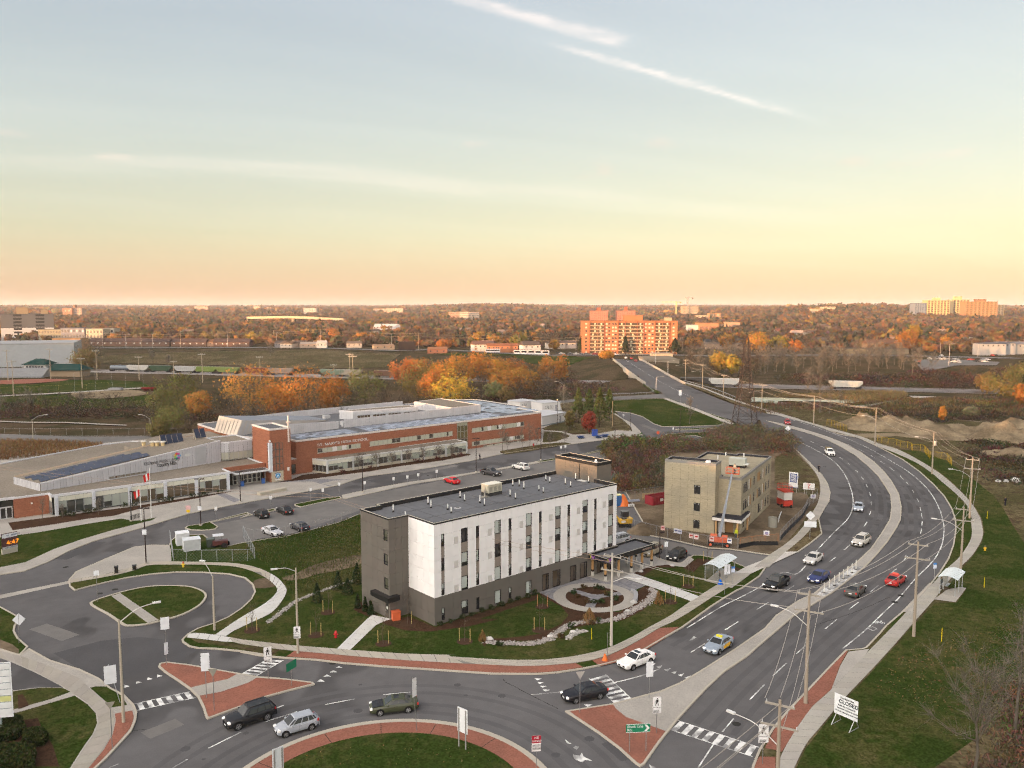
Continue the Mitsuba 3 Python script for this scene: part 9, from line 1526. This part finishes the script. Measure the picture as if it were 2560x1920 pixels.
A,C=[(-4.94,70.56),(-4.01,69.80)];board('roundabout_board','white board on two posts on the roundabout ring, seen from behind',A,C,1.6,3.9,(.74,.76,.78),2,back=True,legc=(.30,.29,.28));A,C=[(-20.02,64.70),(-19.27,65.34)];board('roundabout_board','white board at the bottom edge of the roundabout lawn',A,C,1.0,3.1,(.70,.73,.75),2,back=True,legc=(.3,.29,.28));sign('narrow white sign back beside the green sedan',(-8.97,73.26),3.6,5.4,.55,(.7,.7,.7),.9,lean=-.07);sign('green sign seen edge on at the splitter island point',(-23.24,82.35),1.9,2.8,1.6,GRN,1.15)
sign('white diamond sign back on the left lawn point',(-58.50,93.18),2.3,3.8,1.4,GLV,.3,'d',lean=.05);sign('small white sign at the teardrop island corner',(-56.02,106.73),3.8,4.5,.7,GLV,.3);sign('white diamond sign back above a panel by the site layby',(51.16,136.71),3.4,5.0,1.6,GLV,-.2,'d');x,y=(51.16,136.71);sign('wide white panel below the diamond sign by the layby',(x,y-.05),2.2,3.2,2.0,GLV,-.2);sign('diamond sign back by the scrub at the far bend',(83.57,244.03),2.1,3.8,1.7,GLV,-.3,'d');sign('tilted white sign back in the verge near the bus stop',(29.39,109.49),3.0,4.4,.9,(.75,.77,.80),.3,lean=.1);sign('white sign by the canopy path',(23.78,122.57),3.0,3.8,.55,GLV,.2);sign('red stop sign at the drive exit',(44.13,243.40),1.3,2.3,1.0,(.62,.10,.05),0,'o');sign('white sign at the junction of lawn and main road',(68.83,331.14),3.4,5.6,1.2,GLV,.1)
t,W,m=sign('pink and yellow school crossing sign by the parking island',(-59.47,146.59),2.7,3.5,.85,(.72,.45,.45),.2);b=MB();W.box(b,-.3,.3,2.2,2.7,.04,.06,(.80,.52,.03));b.done('tab','v_gloss',t);x,y=(-56.69,145.04);sign('white sign on the lamp post of the parking island',(x,y-.15),3.0,3.8,.65,GLV,.1,post=False);x,y=(-56.77,123.06);sign('white sign on the lamp post of the concrete apron',(x,y-.15),4.8,5.6,.65,GLV,.1,post=False)
for i,p in enumerate([(-55.38,149.26),(-47.62,157.84),(-47.71,157.92),(-41.56,165.15),(-38.91,164.52),(-36.80,170.33),(-31.59,171.68),(-25.97,175.56),(-23.21,177.56),(-21.07,179.91),(-17.25,183.55),(13.13,215.50),(14.38,216.96),(27.73,229.44),(38.57,279.44),(49.81,249.08)]):sign('small white parking sign on a thin post along the school lot',p,1.9,2.6,.5,(.72,.72,.72),.2,group='parking signs along the school lot')
# closed road notice
A,C=[(31.03,75.05),(32.47,73.11)];t,W,L=board('road_notice','white road closed notice board on steel trestles on the right lawn',A,C,1.0,3.0,(.74,.77,.78),0)
for tx,h,z,s in(('Courtland Ave.',.17,2.68,.30),('CLOSED',.36,2.2,.24),('Walton Ave. to Overland Dr.',.14,1.9,.2),('Businesses Open And Accessible',.13,1.62,.16),('Via Block Line/Homer Watson/Ottawa',.13,1.32,.05)):letters(tx,h,W,s*L*.8,z,.01,(.04,.05,.06),t,bold='C'==tx[0]and h>.3,sx=min(1.,L*(1-s*1.5)/(len(tx)*h*.62)))
for s in(.12,.88):b=MB();[b.tube(W.at(L*s,1.2,-.05),W.at(L*s,.1,e),.04,.04,5,STEEL)for e in(-.8,.9)];b.tube(W.at(L*s,.15,-.8),W.at(L*s,.15,.9),.04,.04,5,STEEL);b.done('trestle','v_metal',t)
# electronic school sign and the plaza pylon sign
A,C=[(-81.91,127.56),(-80.47,129.45)];t,W,L=board('electronic_sign','electronic school sign showing orange digits on the front lawn',A,C,.9,3.5,(.10,.05,.05),0);b=MB();W.box(b,.05,L-.05,.1,.95,-.5,.02,(.42,.40,.33));b.done('base','v_matte',t);b=MB();W.box(b,.1,L-.05,2.75,3.4,0,.03,(.66,.68,.70));b.done('header','v_matte',t);b=MB();W.box(b,.08,L-.02,.95,1.3,0,.03,(.5,.5,.5));b.done('letter_rail','v_matte',t);letters("ST. MARY'S",.26,W,.75,2.95,.04,(.08,.1,.2),t);letters('HOME GAMES FRIDAY',.15,W,.35,1.05,.04,(.06,.06,.08),t)
m_=meshkit.text_mesh('4:47',.62,.02,True);v=np.array(m_.vertices);scene[t+'__digits']=mikit.ply((np.array([W.at(L*.28+a,1.65+c,.04+e)for a,c,e in v]),np.array(m_.faces)),{'type':'diffuse','reflectance':{'type':'rgb','value':[.3,.12,.02]}},emitter={'type':'area','radiance':{'type':'rgb','value':[.060,.017,.001]}})
A,C=[(-51.12,71.64),(-46.40,72.49)];t,W,L=board('plaza_sign','tall white plaza sign with blank tenant rows, cut off at the left edge',A,C,1.9,7.2,(.74,.76,.77),0)
for i in range(8):b=MB();z=2.2+i*.62;W.box(b,.05,L-.12,z,z+.54,0,.04,(.58,.60,.26)if i==2 else(.70,.72,.72));b.done('tenant_panel','v_gloss',t);b=MB();W.box(b,.05,L-.12,z+.54,z+.58,0,.05,(.25,.3,.33));b.done('rule','v_matte',t)
b=MB();W.box(b,L*.72,L*.72+.25,.1,1.9,-.2,.0,(.62,.68,.72));b.done('leg','v_metal',t)
# ------------------------------------------------------------------ street furniture
def hydrant(label,p,c,cap):
 t=thing('fire_hydrant',label,'fire hydrant');x,y=p;b=MB();b.tube((x,y,.12),(x,y,.75),.16,.14,9,c);b.tube((x-.28,y,.55),(x+.28,y,.55),.08,.08,7,c);b.done('barrel','v_gloss',t);b=MB();b.tube((x,y,.75),(x,y,1.0),.18,.08,9,cap);b.done('cap','v_gloss',t)
hydrant('yellow fire hydrant with a red cap on the loop verge',(-50.37,121.47),(.68,.48,.03),(.45,.08,.03));hydrant('red fire hydrant on the lawn below the stair tower',(-21.25,94.80),(.52,.015,.025),(.5,.015,.02));hydrant('yellow fire hydrant on the right lawn near the bend',(77.32,129.86),(.65,.40,.03),(.1,.08,.03));hydrant('small red hydrant at the brick wing corner',(6.13,229.11),(.45,.03,.03),(.4,.03,.03))
for lb,p in(('yellow guy wire marker behind the road closed notice',(32.92,77.14,1.5)),('yellow guy wire marker on the lawn beside the utility pole',(51.22,93.69,1.8)),('yellow guy wire marker near the right hydrant',(67.09,112.38,1.7)),('yellow guy wire marker on the garden lawn',(9.56,94.35,1.5)),('yellow guy wire marker at the outer bend',(89.31,149.90,1.6))):lamp(lb,*p,r=.06,col=(.72,.50,.02),head=None,name='guy_marker',cat='marker post')
for p in[(43.56,110.33),(44.80,111.70),(46.09,113.16),(47.36,114.60),(48.54,116.03),(49.76,117.43),(51.00,118.86),(52.22,120.33)]:t=thing('delineator_post','thin white delineator post in the row on the median','marker post','white delineator posts on the median');b=MB();b.tube((*p,.14),(*p,1.6),.06,.06,7,(.74,.73,.66));b.done('post','v_gloss',t);b=MB();b.tube((*p,.14),(*p,.2),.22,.2,8,(.03,.03,.03));b.done('base','v_matte',t)
def shelter(label,A,C,dep,label2=''):
 t=thing('bus_shelter',label,'bus shelter');A,C=np.array(A),np.array(C);dv=(C-A)/np.linalg.norm(C-A);o=np.array([dv[1],-dv[0]]);W=Wall(A,dv,o);L=np.linalg.norm(C-A)
 for s in(0,L*.5,L):
  for e in(0,-dep):b=MB();W.box(b,s-.05,s+.05,.14,2.45,e-.05,e+.05,(.50,.53,.53));b.done('post','v_metal',t)
 n=8;q=[(-(dep+.3)+(dep+.6)*i/n,2.5+.38*math.sin(math.pi*i/n))for i in range(n+1)]
 for i in range(6):b=MB();s0,s1=-.25+(L+.5)*i/6+.02,-.25+(L+.5)*(i+1)/6-.02;b.add([W.at(s,z,e)for s in(s0,s1)for e,z in q],[[j,j+1,n+2+j,n+1+j]for j in range(n)],(.60,.66,.66));b.done('roof_panel','v_gloss',t)
 for s0,s1,e0,e1 in((.05,L*.5-.05,-dep,-dep),(L*.5+.05,L-.05,-dep,-dep),(0,0,-dep+.05,-.05),(L,L,-dep+.05,-.05),(.05,L*.4,0,0)):k=numbered(t+'__glass_panel');scene[k]=mikit.ply(([W.at(s0,.4,e0),W.at(s1,.4,e1),W.at(s1,2.3,e1),W.at(s0,2.3,e0)],[[0,1,2,3]]),'m_pane')
 b=MB();W.box(b,L*.55,L*.92,.55,.62,-dep+.1,-dep+.5,(.4,.42,.42));b.done('bench','v_metal',t)
A,C=[(29.65,113.85),(33.33,118.69)];shelter('glass bus shelter with a curved roof beside the driveway',A,C,2.0);A,C=[(60.96,108.75),(60.62,111.35)];shelter('glass bus shelter with a ribbed white roof on the right lawn',A,(63.81,112.12),1.9)
person('person waiting in dark clothes at the left bus shelter',(29.99,114.50),1.2,hair=(.03,.03,.03),legs=(.05,.06,.10),z=.14);x,y=(29.93,113.69);heap('bag','bright blue bag on the ground beside the waiting person',x,y,.4,.35,.7,'v_blue',3,7,.05,z=.15,cat='bag');scene['v_blue']={'type':'twosided','b':{'type':'diffuse','reflectance':{'type':'rgb','value':[.015,.12,.55]}}}
person('person in black standing with folded arms on the sidewalk by the site',(73.83,192.99),3.0,arms='fold',z=.16);person('person in black with a backpack out on the right lawn',(98.91,160.16),.3,z=.14);person('person in dark clothes walking past the school',(-8.38,208.42),-1.2,stride=.25,z=.14);person('person in dark blue half hidden behind the right bus shelter',(60.64,111.76),.5,top=(.03,.04,.09),z=.15)
for i,q in enumerate([(65.0,420.9),(65.7,421.9)]):person('dark dressed pedestrian of a pair on the bridge sidewalk' if i==0 else 'second pedestrian walking close beside the first on the bridge',q,2.5,stride=.2,z=rzf(q[1])+.1)
for lb,base,top,c in(('bus stop post with a blue and white flag by the left shelter',(31.34,112.38),3.3,(.6,.66,.8)),('bus stop post with a blue and white flag by the right shelter',(60.83,114.07),3.3,(.62,.68,.78))):
 t,W,m=sign(lb,base,2.35,3.2,.55,c,.2,name='bus_stop_sign',postc=(.6,.6,.6));b=MB();W.box(b,-.27,.27,2.9,3.2,.06,.07,(.05,.2,.5));b.done('blue_field','v_gloss',t)
def binn(name,label,p,c,s=(.8,.8,1.1),lid=None,z=.13):t=thing(name,label,'bin');b=MB();b.box(*p,z,s[0]*.9,s[1]*.9,s[2]*.85,.4,c);b.done('body','v_gloss',t);b=MB();b.box(*p,z+s[2]*.85,*s[:2],s[2]*.15,.4,lid or hsv(c,.85));b.done('lid','v_gloss',t)
binn('grit_bin','orange grit bin beside the stair tower door',(-14.80,100.47),(.62,.13,.05),(1.1,.9,1.15));binn('recycling_bin','blue bin left of the school doors',(-59.87,177.74),(.03,.10,.32));binn('recycling_bin','blue bin right of the school doors',(-56.09,180.58),(.03,.10,.32));binn('recycling_bin','blue bin beside the rust red tree',(25.42,247.54),(.03,.08,.35),(1.6,1.2,2.0));binn('trash_bin','dark trash bin on the loop verge',(-59.21,118.57),(.02,.02,.02),(.55,.55,1.1));binn('trash_bin','second dark trash bin by the curving sidewalk',(-57.33,120.33),(.02,.02,.02),(.6,.6,.7))
x,y=(10.48,88.48);heap('sandbag','orange bag slumped on a flat stone at the kerb',x,y,.35,.3,.55,'v_orange',2,7,.3,z=.2,cat='bag');sign('grey sign post seen edge on by the orange bag',(10.86,89.31),1.6,3.1,.08,(.3,.28,.26),1.3)
for lb,p in(('blue picnic table left of the rust red tree',(20.76,243.03)),('blue picnic table in front of the rust red tree',(26.18,243.77)),('blue bench table right of the rust red tree',(28.50,245.64))):t=thing('picnic_table',lb,'picnic table');b=MB();b.box(*p,.8,2.2,.9,.08,.2,(.05,.09,.22));b.done('tabletop','v_matte',t);[(lambda b:(b.box(p[0]-.15*s,p[1]+s*.85,.5,2.2,.35,.06,.2,(.05,.09,.22)),b.done('seat','v_matte',t)))(MB())for s in(-1,1)];b=MB();b.box(*p,.12,1.4,1.5,.4,.2,(.04,.05,.08));b.done('leg','v_matte',t)
t=thing('bike_rack','black looped bicycle rack beside the flagpoles','bike rack');(xa,ya),(xb,yb_)=[(-71.19,148.81),(-70.50,151.08)]
for i in range(7):f_=i/7;b=MB();p=np.array([xa+(xb-xa)*f_,ya+(yb_-ya)*f_]);q=p+np.array([xb-xa,yb_-ya])/9;b.pipe([(*p,.13),(*p,.9),(*q,.9),(*q,.13)],.04,5,(.04,.04,.04));b.done('hoop','v_matte',t)
# enclosure with utility boxes and garden machine
fence('utility_fence','chain link enclosure round the utility boxes',[(-58.15,135.30),(-53.01,124.19),(-40.17,124.44),(-46.73,138.35)],1.9,(.38,.40,.41),dense=.5)
fence('lot_fence','chain link fence along the school parking lot',[(-46.61,138.20),(-43.65,135.83),(-40.23,137.96),(-36.23,141.38),(-31.76,146.97),(-29.07,152.90)],1.7,(.30,.30,.29),mesh='none',step=3)
for lb,p,s,c in(('tall white utility cabinet inside the fenced enclosure',(-55.41,133.68),(2.0,2.0,2.0),(.62,.63,.64)),('low white utility box beside the tall cabinet',(-52.66,130.62),(2.6,2.0,1.8),(.52,.54,.55)),('grey machine box at the enclosure wall',(-50.13,132.24),(1.2,1.2,1.3),(.06,.07,.06))):t=thing('utility_box',lb,'utility box');b=MB();b.box(*p,.1,*s,.5,c);b.done('cabinet','v_gloss',t);b=MB();b.box(*p,.1+s[2],s[0]+.1,s[1]+.1,.08,.5,hsv(c,1.1));b.done('lid','v_gloss',t)
x,y=(-48.55,132.24);t=thing('garden_tractor','small dark red tractor with a white canopy in the enclosure','tractor');b=MB();b.box(x,y,.5,2.4,1.1,.7,.4,(.10,.03,.03));b.done('body','v_gloss',t);b=MB();b.box(x-.3,y,2.0,1.7,1.5,.1,.4,(.55,.56,.58));b.done('canopy','v_gloss',t)
for s in(-.9,.9):
 for e in(-.65,.65):b=MB();wheel(b,x+s,y+e,.45,.45,.3,(0,1));b.done('wheel','v_matte',t)
for s in(-.9,.3):b=MB();b.tube((x+s,y,1.1),(x+s,y,2.0),.05,.05,5,(.1,.1,.1));b.done('canopy_post','v_matte',t)
# yellow temporary fencing on the right
fence('temporary_fence','yellow temporary fence panels along the right sidewalk',[(107.89,237.51),(107.94,233.35),(110.15,230.33),(109.82,226.41),(111.96,225.83),(110.19,221.33),(113.50,221.69),(109.32,210.29),(113.26,209.46),(109.97,200.74)],1.9,(.60,.38,.03),step=2.6,dense=.55);fence('temporary_fence','yellow temporary fence panels at the far bend',[(105.40,269.91),(106.14,267.21),(106.22,261.98),(106.07,255.71)],2.2,(.55,.34,.03),step=2.6,dense=.6)
# earth mounds
for lb,p,rx_,ry_,h,rt_ in(('long pale earth mound beyond the gravel track',(124.95,262.50),16,8,3.6,.05),('broad sandy mound at the right edge',(147.91,253.84),26,13,3.6,-.1),('sandy mound with a steep face at the far right',(149.91,241.42),14,10,2.9,.2),('small pale mound at the left end of the heaps',(116.73,270.71),9,5,2.4,0),('flat pale gravel apron before the mounds',(135.18,244.84),18,7,.7,-.25),('low sandy spoil at the lower right of the mounds',(134.37,214.38),10,6,1.8,-.3)):heap('earth_mound',lb,*p,rx_,ry_,h,'m_sand',int(p[0]),22,.6,rt_,cat='earth mound',kind=None)
# ------------------------------------------------------------------ garden of the white building
def stones(name,label,line,w,n,size,col,zz=.15):
 L=resample(cr(line),200);i=RT.integers(200,size=n);p=L[i]+RT.normal(size=(n,2))*w/2.6;b=MB();s=size*(.5+RT.random(n));base=np.array([(1,0,0),(-.5,.87,0),(-.5,-.87,0),(0,0,.8)])
 for q in range(n):a=RT.random()*6.28;co,si=math.cos(a),math.sin(a);v=base*s[q]*(1,.6+.6*RT.random(),.8+.4*RT.random());b.add(np.c_[v[:,0]*co-v[:,1]*si+p[q,0],v[:,0]*si+v[:,1]*co+p[q,1],v[:,2]+zz],[[0,1,3],[1,2,3],[2,0,3]],hsv(col,.6+.6*RT.random()))
 k=struct(name,label,'stuff');v,f,u=b.mesh();scene[k]=mikit.ply((v,f),'v_matte',uv=u)
stones('rubble_stones','white and grey stones of the dry creek through the garden',[(-2.90,93.43),(-0.04,93.07),(2.21,93.07),(4.05,93.98),(5.69,96.24),(7.09,98.61),(8.75,99.43),(11.20,99.93),(13.76,101.10),(16.34,104.16),(18.47,106.92),(19.75,109.83),(19.65,111.86)],.72,2200,.14,(.40,.37,.35));stones('rubble_stones','white stones of the dry creek on the tower side',[(-23.17,115.04),(-25.40,112.64),(-27.84,109.34),(-29.35,106.45),(-30.28,101.96),(-30.81,99.35)],.5,700,.13,(.40,.38,.35));stones('rubble_stones','small white stone spur beside the creek',[(6.66,94.54),(7.87,96.44),(8.99,96.79)],.55,220,.15,(.47,.45,.42))
for lb,p,r in(('pale boulder at the left end of the dry creek',(-2.70,94.35),.55),('pale boulder in the bend of the dry creek',(4.63,95.10),.5),('grey boulder by the ring path, lower one',(16.39,106.45),.6),('grey boulder near the utility pole',(15.17,103.27),.5),('pale boulder at the stone spur',(7.49,96.44),.5),('grey stone block by the path corner bed',(19.39,119.27),.5),('long armour stone at the parking kerb',(24.70,122.07),.5),('big white boulder at the brush line on the right lawn',(114.52,182.09),1.3),('white boulder in the row at the brush line',(110.53,182.09),.8),('grey boulder in the row at the brush line',(112.29,182.09),.8)):r*=.72;m_=trimesh.creation.icosphere(2,r);v=m_.vertices*(1+.35*(meshkit.noise(m_.vertices*1.7/r+p[0])-.5)[:,None])*(1.15,.9,.75);b=MB();b.add(v+[p[0],p[1],r*.4],m_.faces,(.46,.45,.43)if 'grey' in lb or 'armour' in lb else(.60,.58,.55));t=thing('boulder',lb,'boulder');v,f,u=b.mesh();scene[t]=mikit.ply((v,f),'v_matte',uv=u)
t=thing('stone_seat','curved grey stone seat beside the ring path','bench');b=MB();b.prism(LineString(cr([(16.83,110.33),(17.09,109.34),(16.93,107.88),(16.58,106.69)])).buffer(.28),.13,.6,(.36,.36,.37));b.done('x','v_matte');scene[t]=scene.pop('x')
for lb,p,h in(('staked young tree by the loop sidewalk',(-32.04,96.94),3.4),('staked young tree on the lawn near the hydrant',(-23.83,95.55),3.6),('staked young tree on the lawn below the small firs',(-24.03,102.91),3.5),('staked young tree below the door path',(-15.24,93.07),5.0),('thin pale young tree at the tower corner',(-13.13,99.10),4.6),('staked young tree in front of the ground floor windows',(-5.64,93.69),3.6),('staked young tree left of the creek bend',(3.39,97.10),3.8),('young tree with orange topped stakes by the paving',(4.03,104.97),2.6),('staked young tree on the entrance lawn',(25.14,112.80),4.6),('staked young tree beside the street end of the path',(21.37,106.69),3.0),('young tree in the bed by the black hatchback',(30.61,124.12),3.6),('staked sapling at the loop verge',(-32.12,97.14),4.0)):
 t=thing('young_tree',lb,'young tree');b=MB();limbs(b,h,.045,8,(.17,.13,.10),twigs=40,tw=.012,w=h*.26);v,f,u=b.mesh();scene[t+'__trunk']=mikit.ply((v+[*p,.14],f),'v_leaf',uv=u)
 for s in((-.65,.1),(.65,-.1))if 'thin pale' not in lb else((.5,0),):b=MB();b.tube((p[0]+s[0],p[1]+s[1],.1),(p[0]+s[0],p[1]+s[1],1.75),.04,.04,5,(.52,.38,.16)if 'orange' not in lb else(.6,.25,.12));b.done('stake','v_matte',t)
 b=MB();b.prism(Point(p).buffer(.95,6),.1,.165,(.07,.042,.03));b.done('mulch_ring','v_matte',t)
def shrub(label,p,w,h,col,kind='o',name='shrub',n=260,up=.1):t=thing(name,label,'shrub');b=MB();leaves(b,crown_pts(w,h,.0,14,n//14)if kind=='o' else np.c_[(lambda q,a,r:np.c_[r*np.cos(a),r*np.sin(a),h*q])(*(lambda q:(q,RT.random(n)*6.28,(1-q)**.8*w/2*(.5+.5*RT.random(n))))(RT.random(n)**1.1))],.11 if kind!='g' else .22,col,.3,.5 if kind!='g' else .1,up);v,f,u=b.mesh();scene[t]=mikit.ply((v+[*p,.14],f),'v_leaf',uv=u)
FIR=(.045,.065,.028)
for lb,p,w,h in(('small fir beside the dry creek, leftmost of the group',(-26.36,106.69),1.9,2.6),('small fir in the middle of the creek group',(-24.58,111.76),1.8,2.6),('broad small fir by the creek end',(-22.86,109.83),2.0,2.2),('small fir against the stair tower edge',(-22.34,114.07),2.2,3.0),('cone shaped shrub at the tower foot, left of three',(-20.44,104.47),1.0,1.9),('cone shaped shrub at the tower foot, middle of three',(-19.23,103.35),.9,1.9),('cone shaped shrub at the tower foot, right of three',(-18.33,102.30),1.1,1.8)):shrub(lb,p,w,h,FIR,'c',n=420)
for lb,p,w,h in(('tall straw coloured ornamental grass by the creek',(9.76,99.64),2.4,1.7),('straw coloured ornamental grass at the creek top',(19.72,106.08),1.6,1.6),('ornamental grass left of the creek start',(-3.53,93.98),1.2,1.1)):shrub(lb,p,w,h,(.32,.20,.085),'g','ornamental_grass',300,.85)
for i,p in enumerate([(-9.02,98.61),(-7.65,99.43),(-6.30,100.76),(-5.13,101.74),(-3.87,103.05),(-2.65,104.16),(-1.42,105.29),(-0.24,106.45),(-3.85,103.05),(-2.64,104.07),(-1.40,105.06),(-0.22,106.36),(0.90,107.40),(2.21,108.36)]):shrub('small green shrub in the row along the white building',p,.8,.5,(.06,.075,.035),n=80);labels['shrub' if i<0 else[k for k in labels if k.startswith('shrub')][-1]]['group']='small shrubs along the white building'
for i,p in enumerate([(8.57,109.83),(8.90,108.36),(11.95,111.86),(12.61,111.35),(13.09,109.34),(13.38,108.85),(14.16,107.40),(10.17,106.22),(11.09,105.98),(12.05,106.22),(10.16,111.86),(3.10,109.34),(7.35,97.81),(10.07,99.02),(10.85,99.64),(-1.38,92.53),(5.90,94.54)]):shrub('low garden shrub in the mulch beds round the ring path',p,.9,.6,((.05,.075,.03),(.12,.08,.04),(.06,.08,.035))[i%3],n=100);labels[[k for k in labels if k.startswith('shrub')][-1]]['group']='low shrubs round the ring path'
for i,(lb,q)in enumerate((('clipped dark hedge at the lower left, upper one',"A3 -150,930 170,915 210,990 130,1060 -150,1110"),('clipped dark hedge at the lower left, middle one',""),('clipped dark hedge at the lower left, bottom one',""))):
 P=fine([[(-50.79,74.37),(-47.13,74.73),(-45.61,72.98),(-45.61,71.42),(-48.18,70.35)],[(-45.31,72.08),(-43.80,72.53),(-42.64,71.42),(-42.55,70.35),(-44.26,70.14)],[(-47.50,69.30),(-43.68,69.93),(-42.28,68.89),(-41.23,66.72),(-45.33,65.96)]][i]);x0,y0,x1,y1=P.bounds;q=RT.uniform([x0,y0],[x1,y1],(5200,2));q=q[shapely.contains_xy(P,q[:,0],q[:,1])];t=thing('hedge',lb,'hedge');b=MB();b.prism(P.buffer(-.15),.1,.85,(.02,.03,.012));e=np.array([P.exterior.distance(Point(a))for a in q]);leaves(b,np.c_[q,np.where(e<.25,RT.uniform(.2,1.,len(q)),.95+.08*RT.normal(size=len(q)))],.11,(.05,.062,.022),.35,.6);v,f,u=b.mesh();scene[t]=mikit.ply((v,f),'v_leaf',uv=u)
for i in range(26):
 s=RT.uniform(0,42);q=sl_(s,RT.uniform(1.2,2.4)if s>1 else 1.5);q=q if i<16 else sl_(58+RT.uniform(0,40),RT.uniform(-.3,1.6));shrub('low shrub in the bed along the library glass front' if i<16 else 'reddish shrub in the bed along the school windows',q if i>=16 else sl_(s*.75,RT.uniform(-1.6,-.4)),1.5,.9,(.05,.06,.028)if i<16 else(.13,.05,.04),n=90);labels[[k for k in labels if k.startswith('shrub')][-1]]['group']='shrubs along the library front' if i<16 else 'reddish shrubs at the school windows'
# thin warm haze over the land
scene['air']={'type':'homogeneous','albedo':.96,'sigma_t':6.5e-5}
if HAZE:
 scene['haze']={'type':'cube','to_world':T().translate([0,0,54]).scale([15500,15500,64]),'bsdf':{'type':'null'},'interior':{'type':'ref','id':'air'}}
 lab('haze','thin evening haze over the whole land',kind='stuff');scene['camera']['medium']={'type':'ref','id':'air'}
# labels that a group shares: tell its members apart by their order from the left
ORD='first second third fourth fifth sixth seventh eighth ninth tenth eleventh twelfth thirteenth fourteenth fifteenth sixteenth seventeenth eighteenth nineteenth twentieth'.split()
def bearing(k):
 e=scene[k]if k in scene else next(v for q,v in scene.items()if q.startswith(k+'__')and 'filename' in v)
 c=meshkit.WRITTEN[e['filename']][0].mean(0);return math.atan2(c[0],c[1])
GROUPS={}
for k,d in labels.items():
 if d.get('group'):GROUPS.setdefault(d['label'],[]).append(k)
for lb,ks in GROUPS.items():
 if 2<=len(ks)<=20:
  for i,k in enumerate(sorted(ks,key=bearing)):labels[k]['label']=lb+', '+ORD[i]+' from the left'
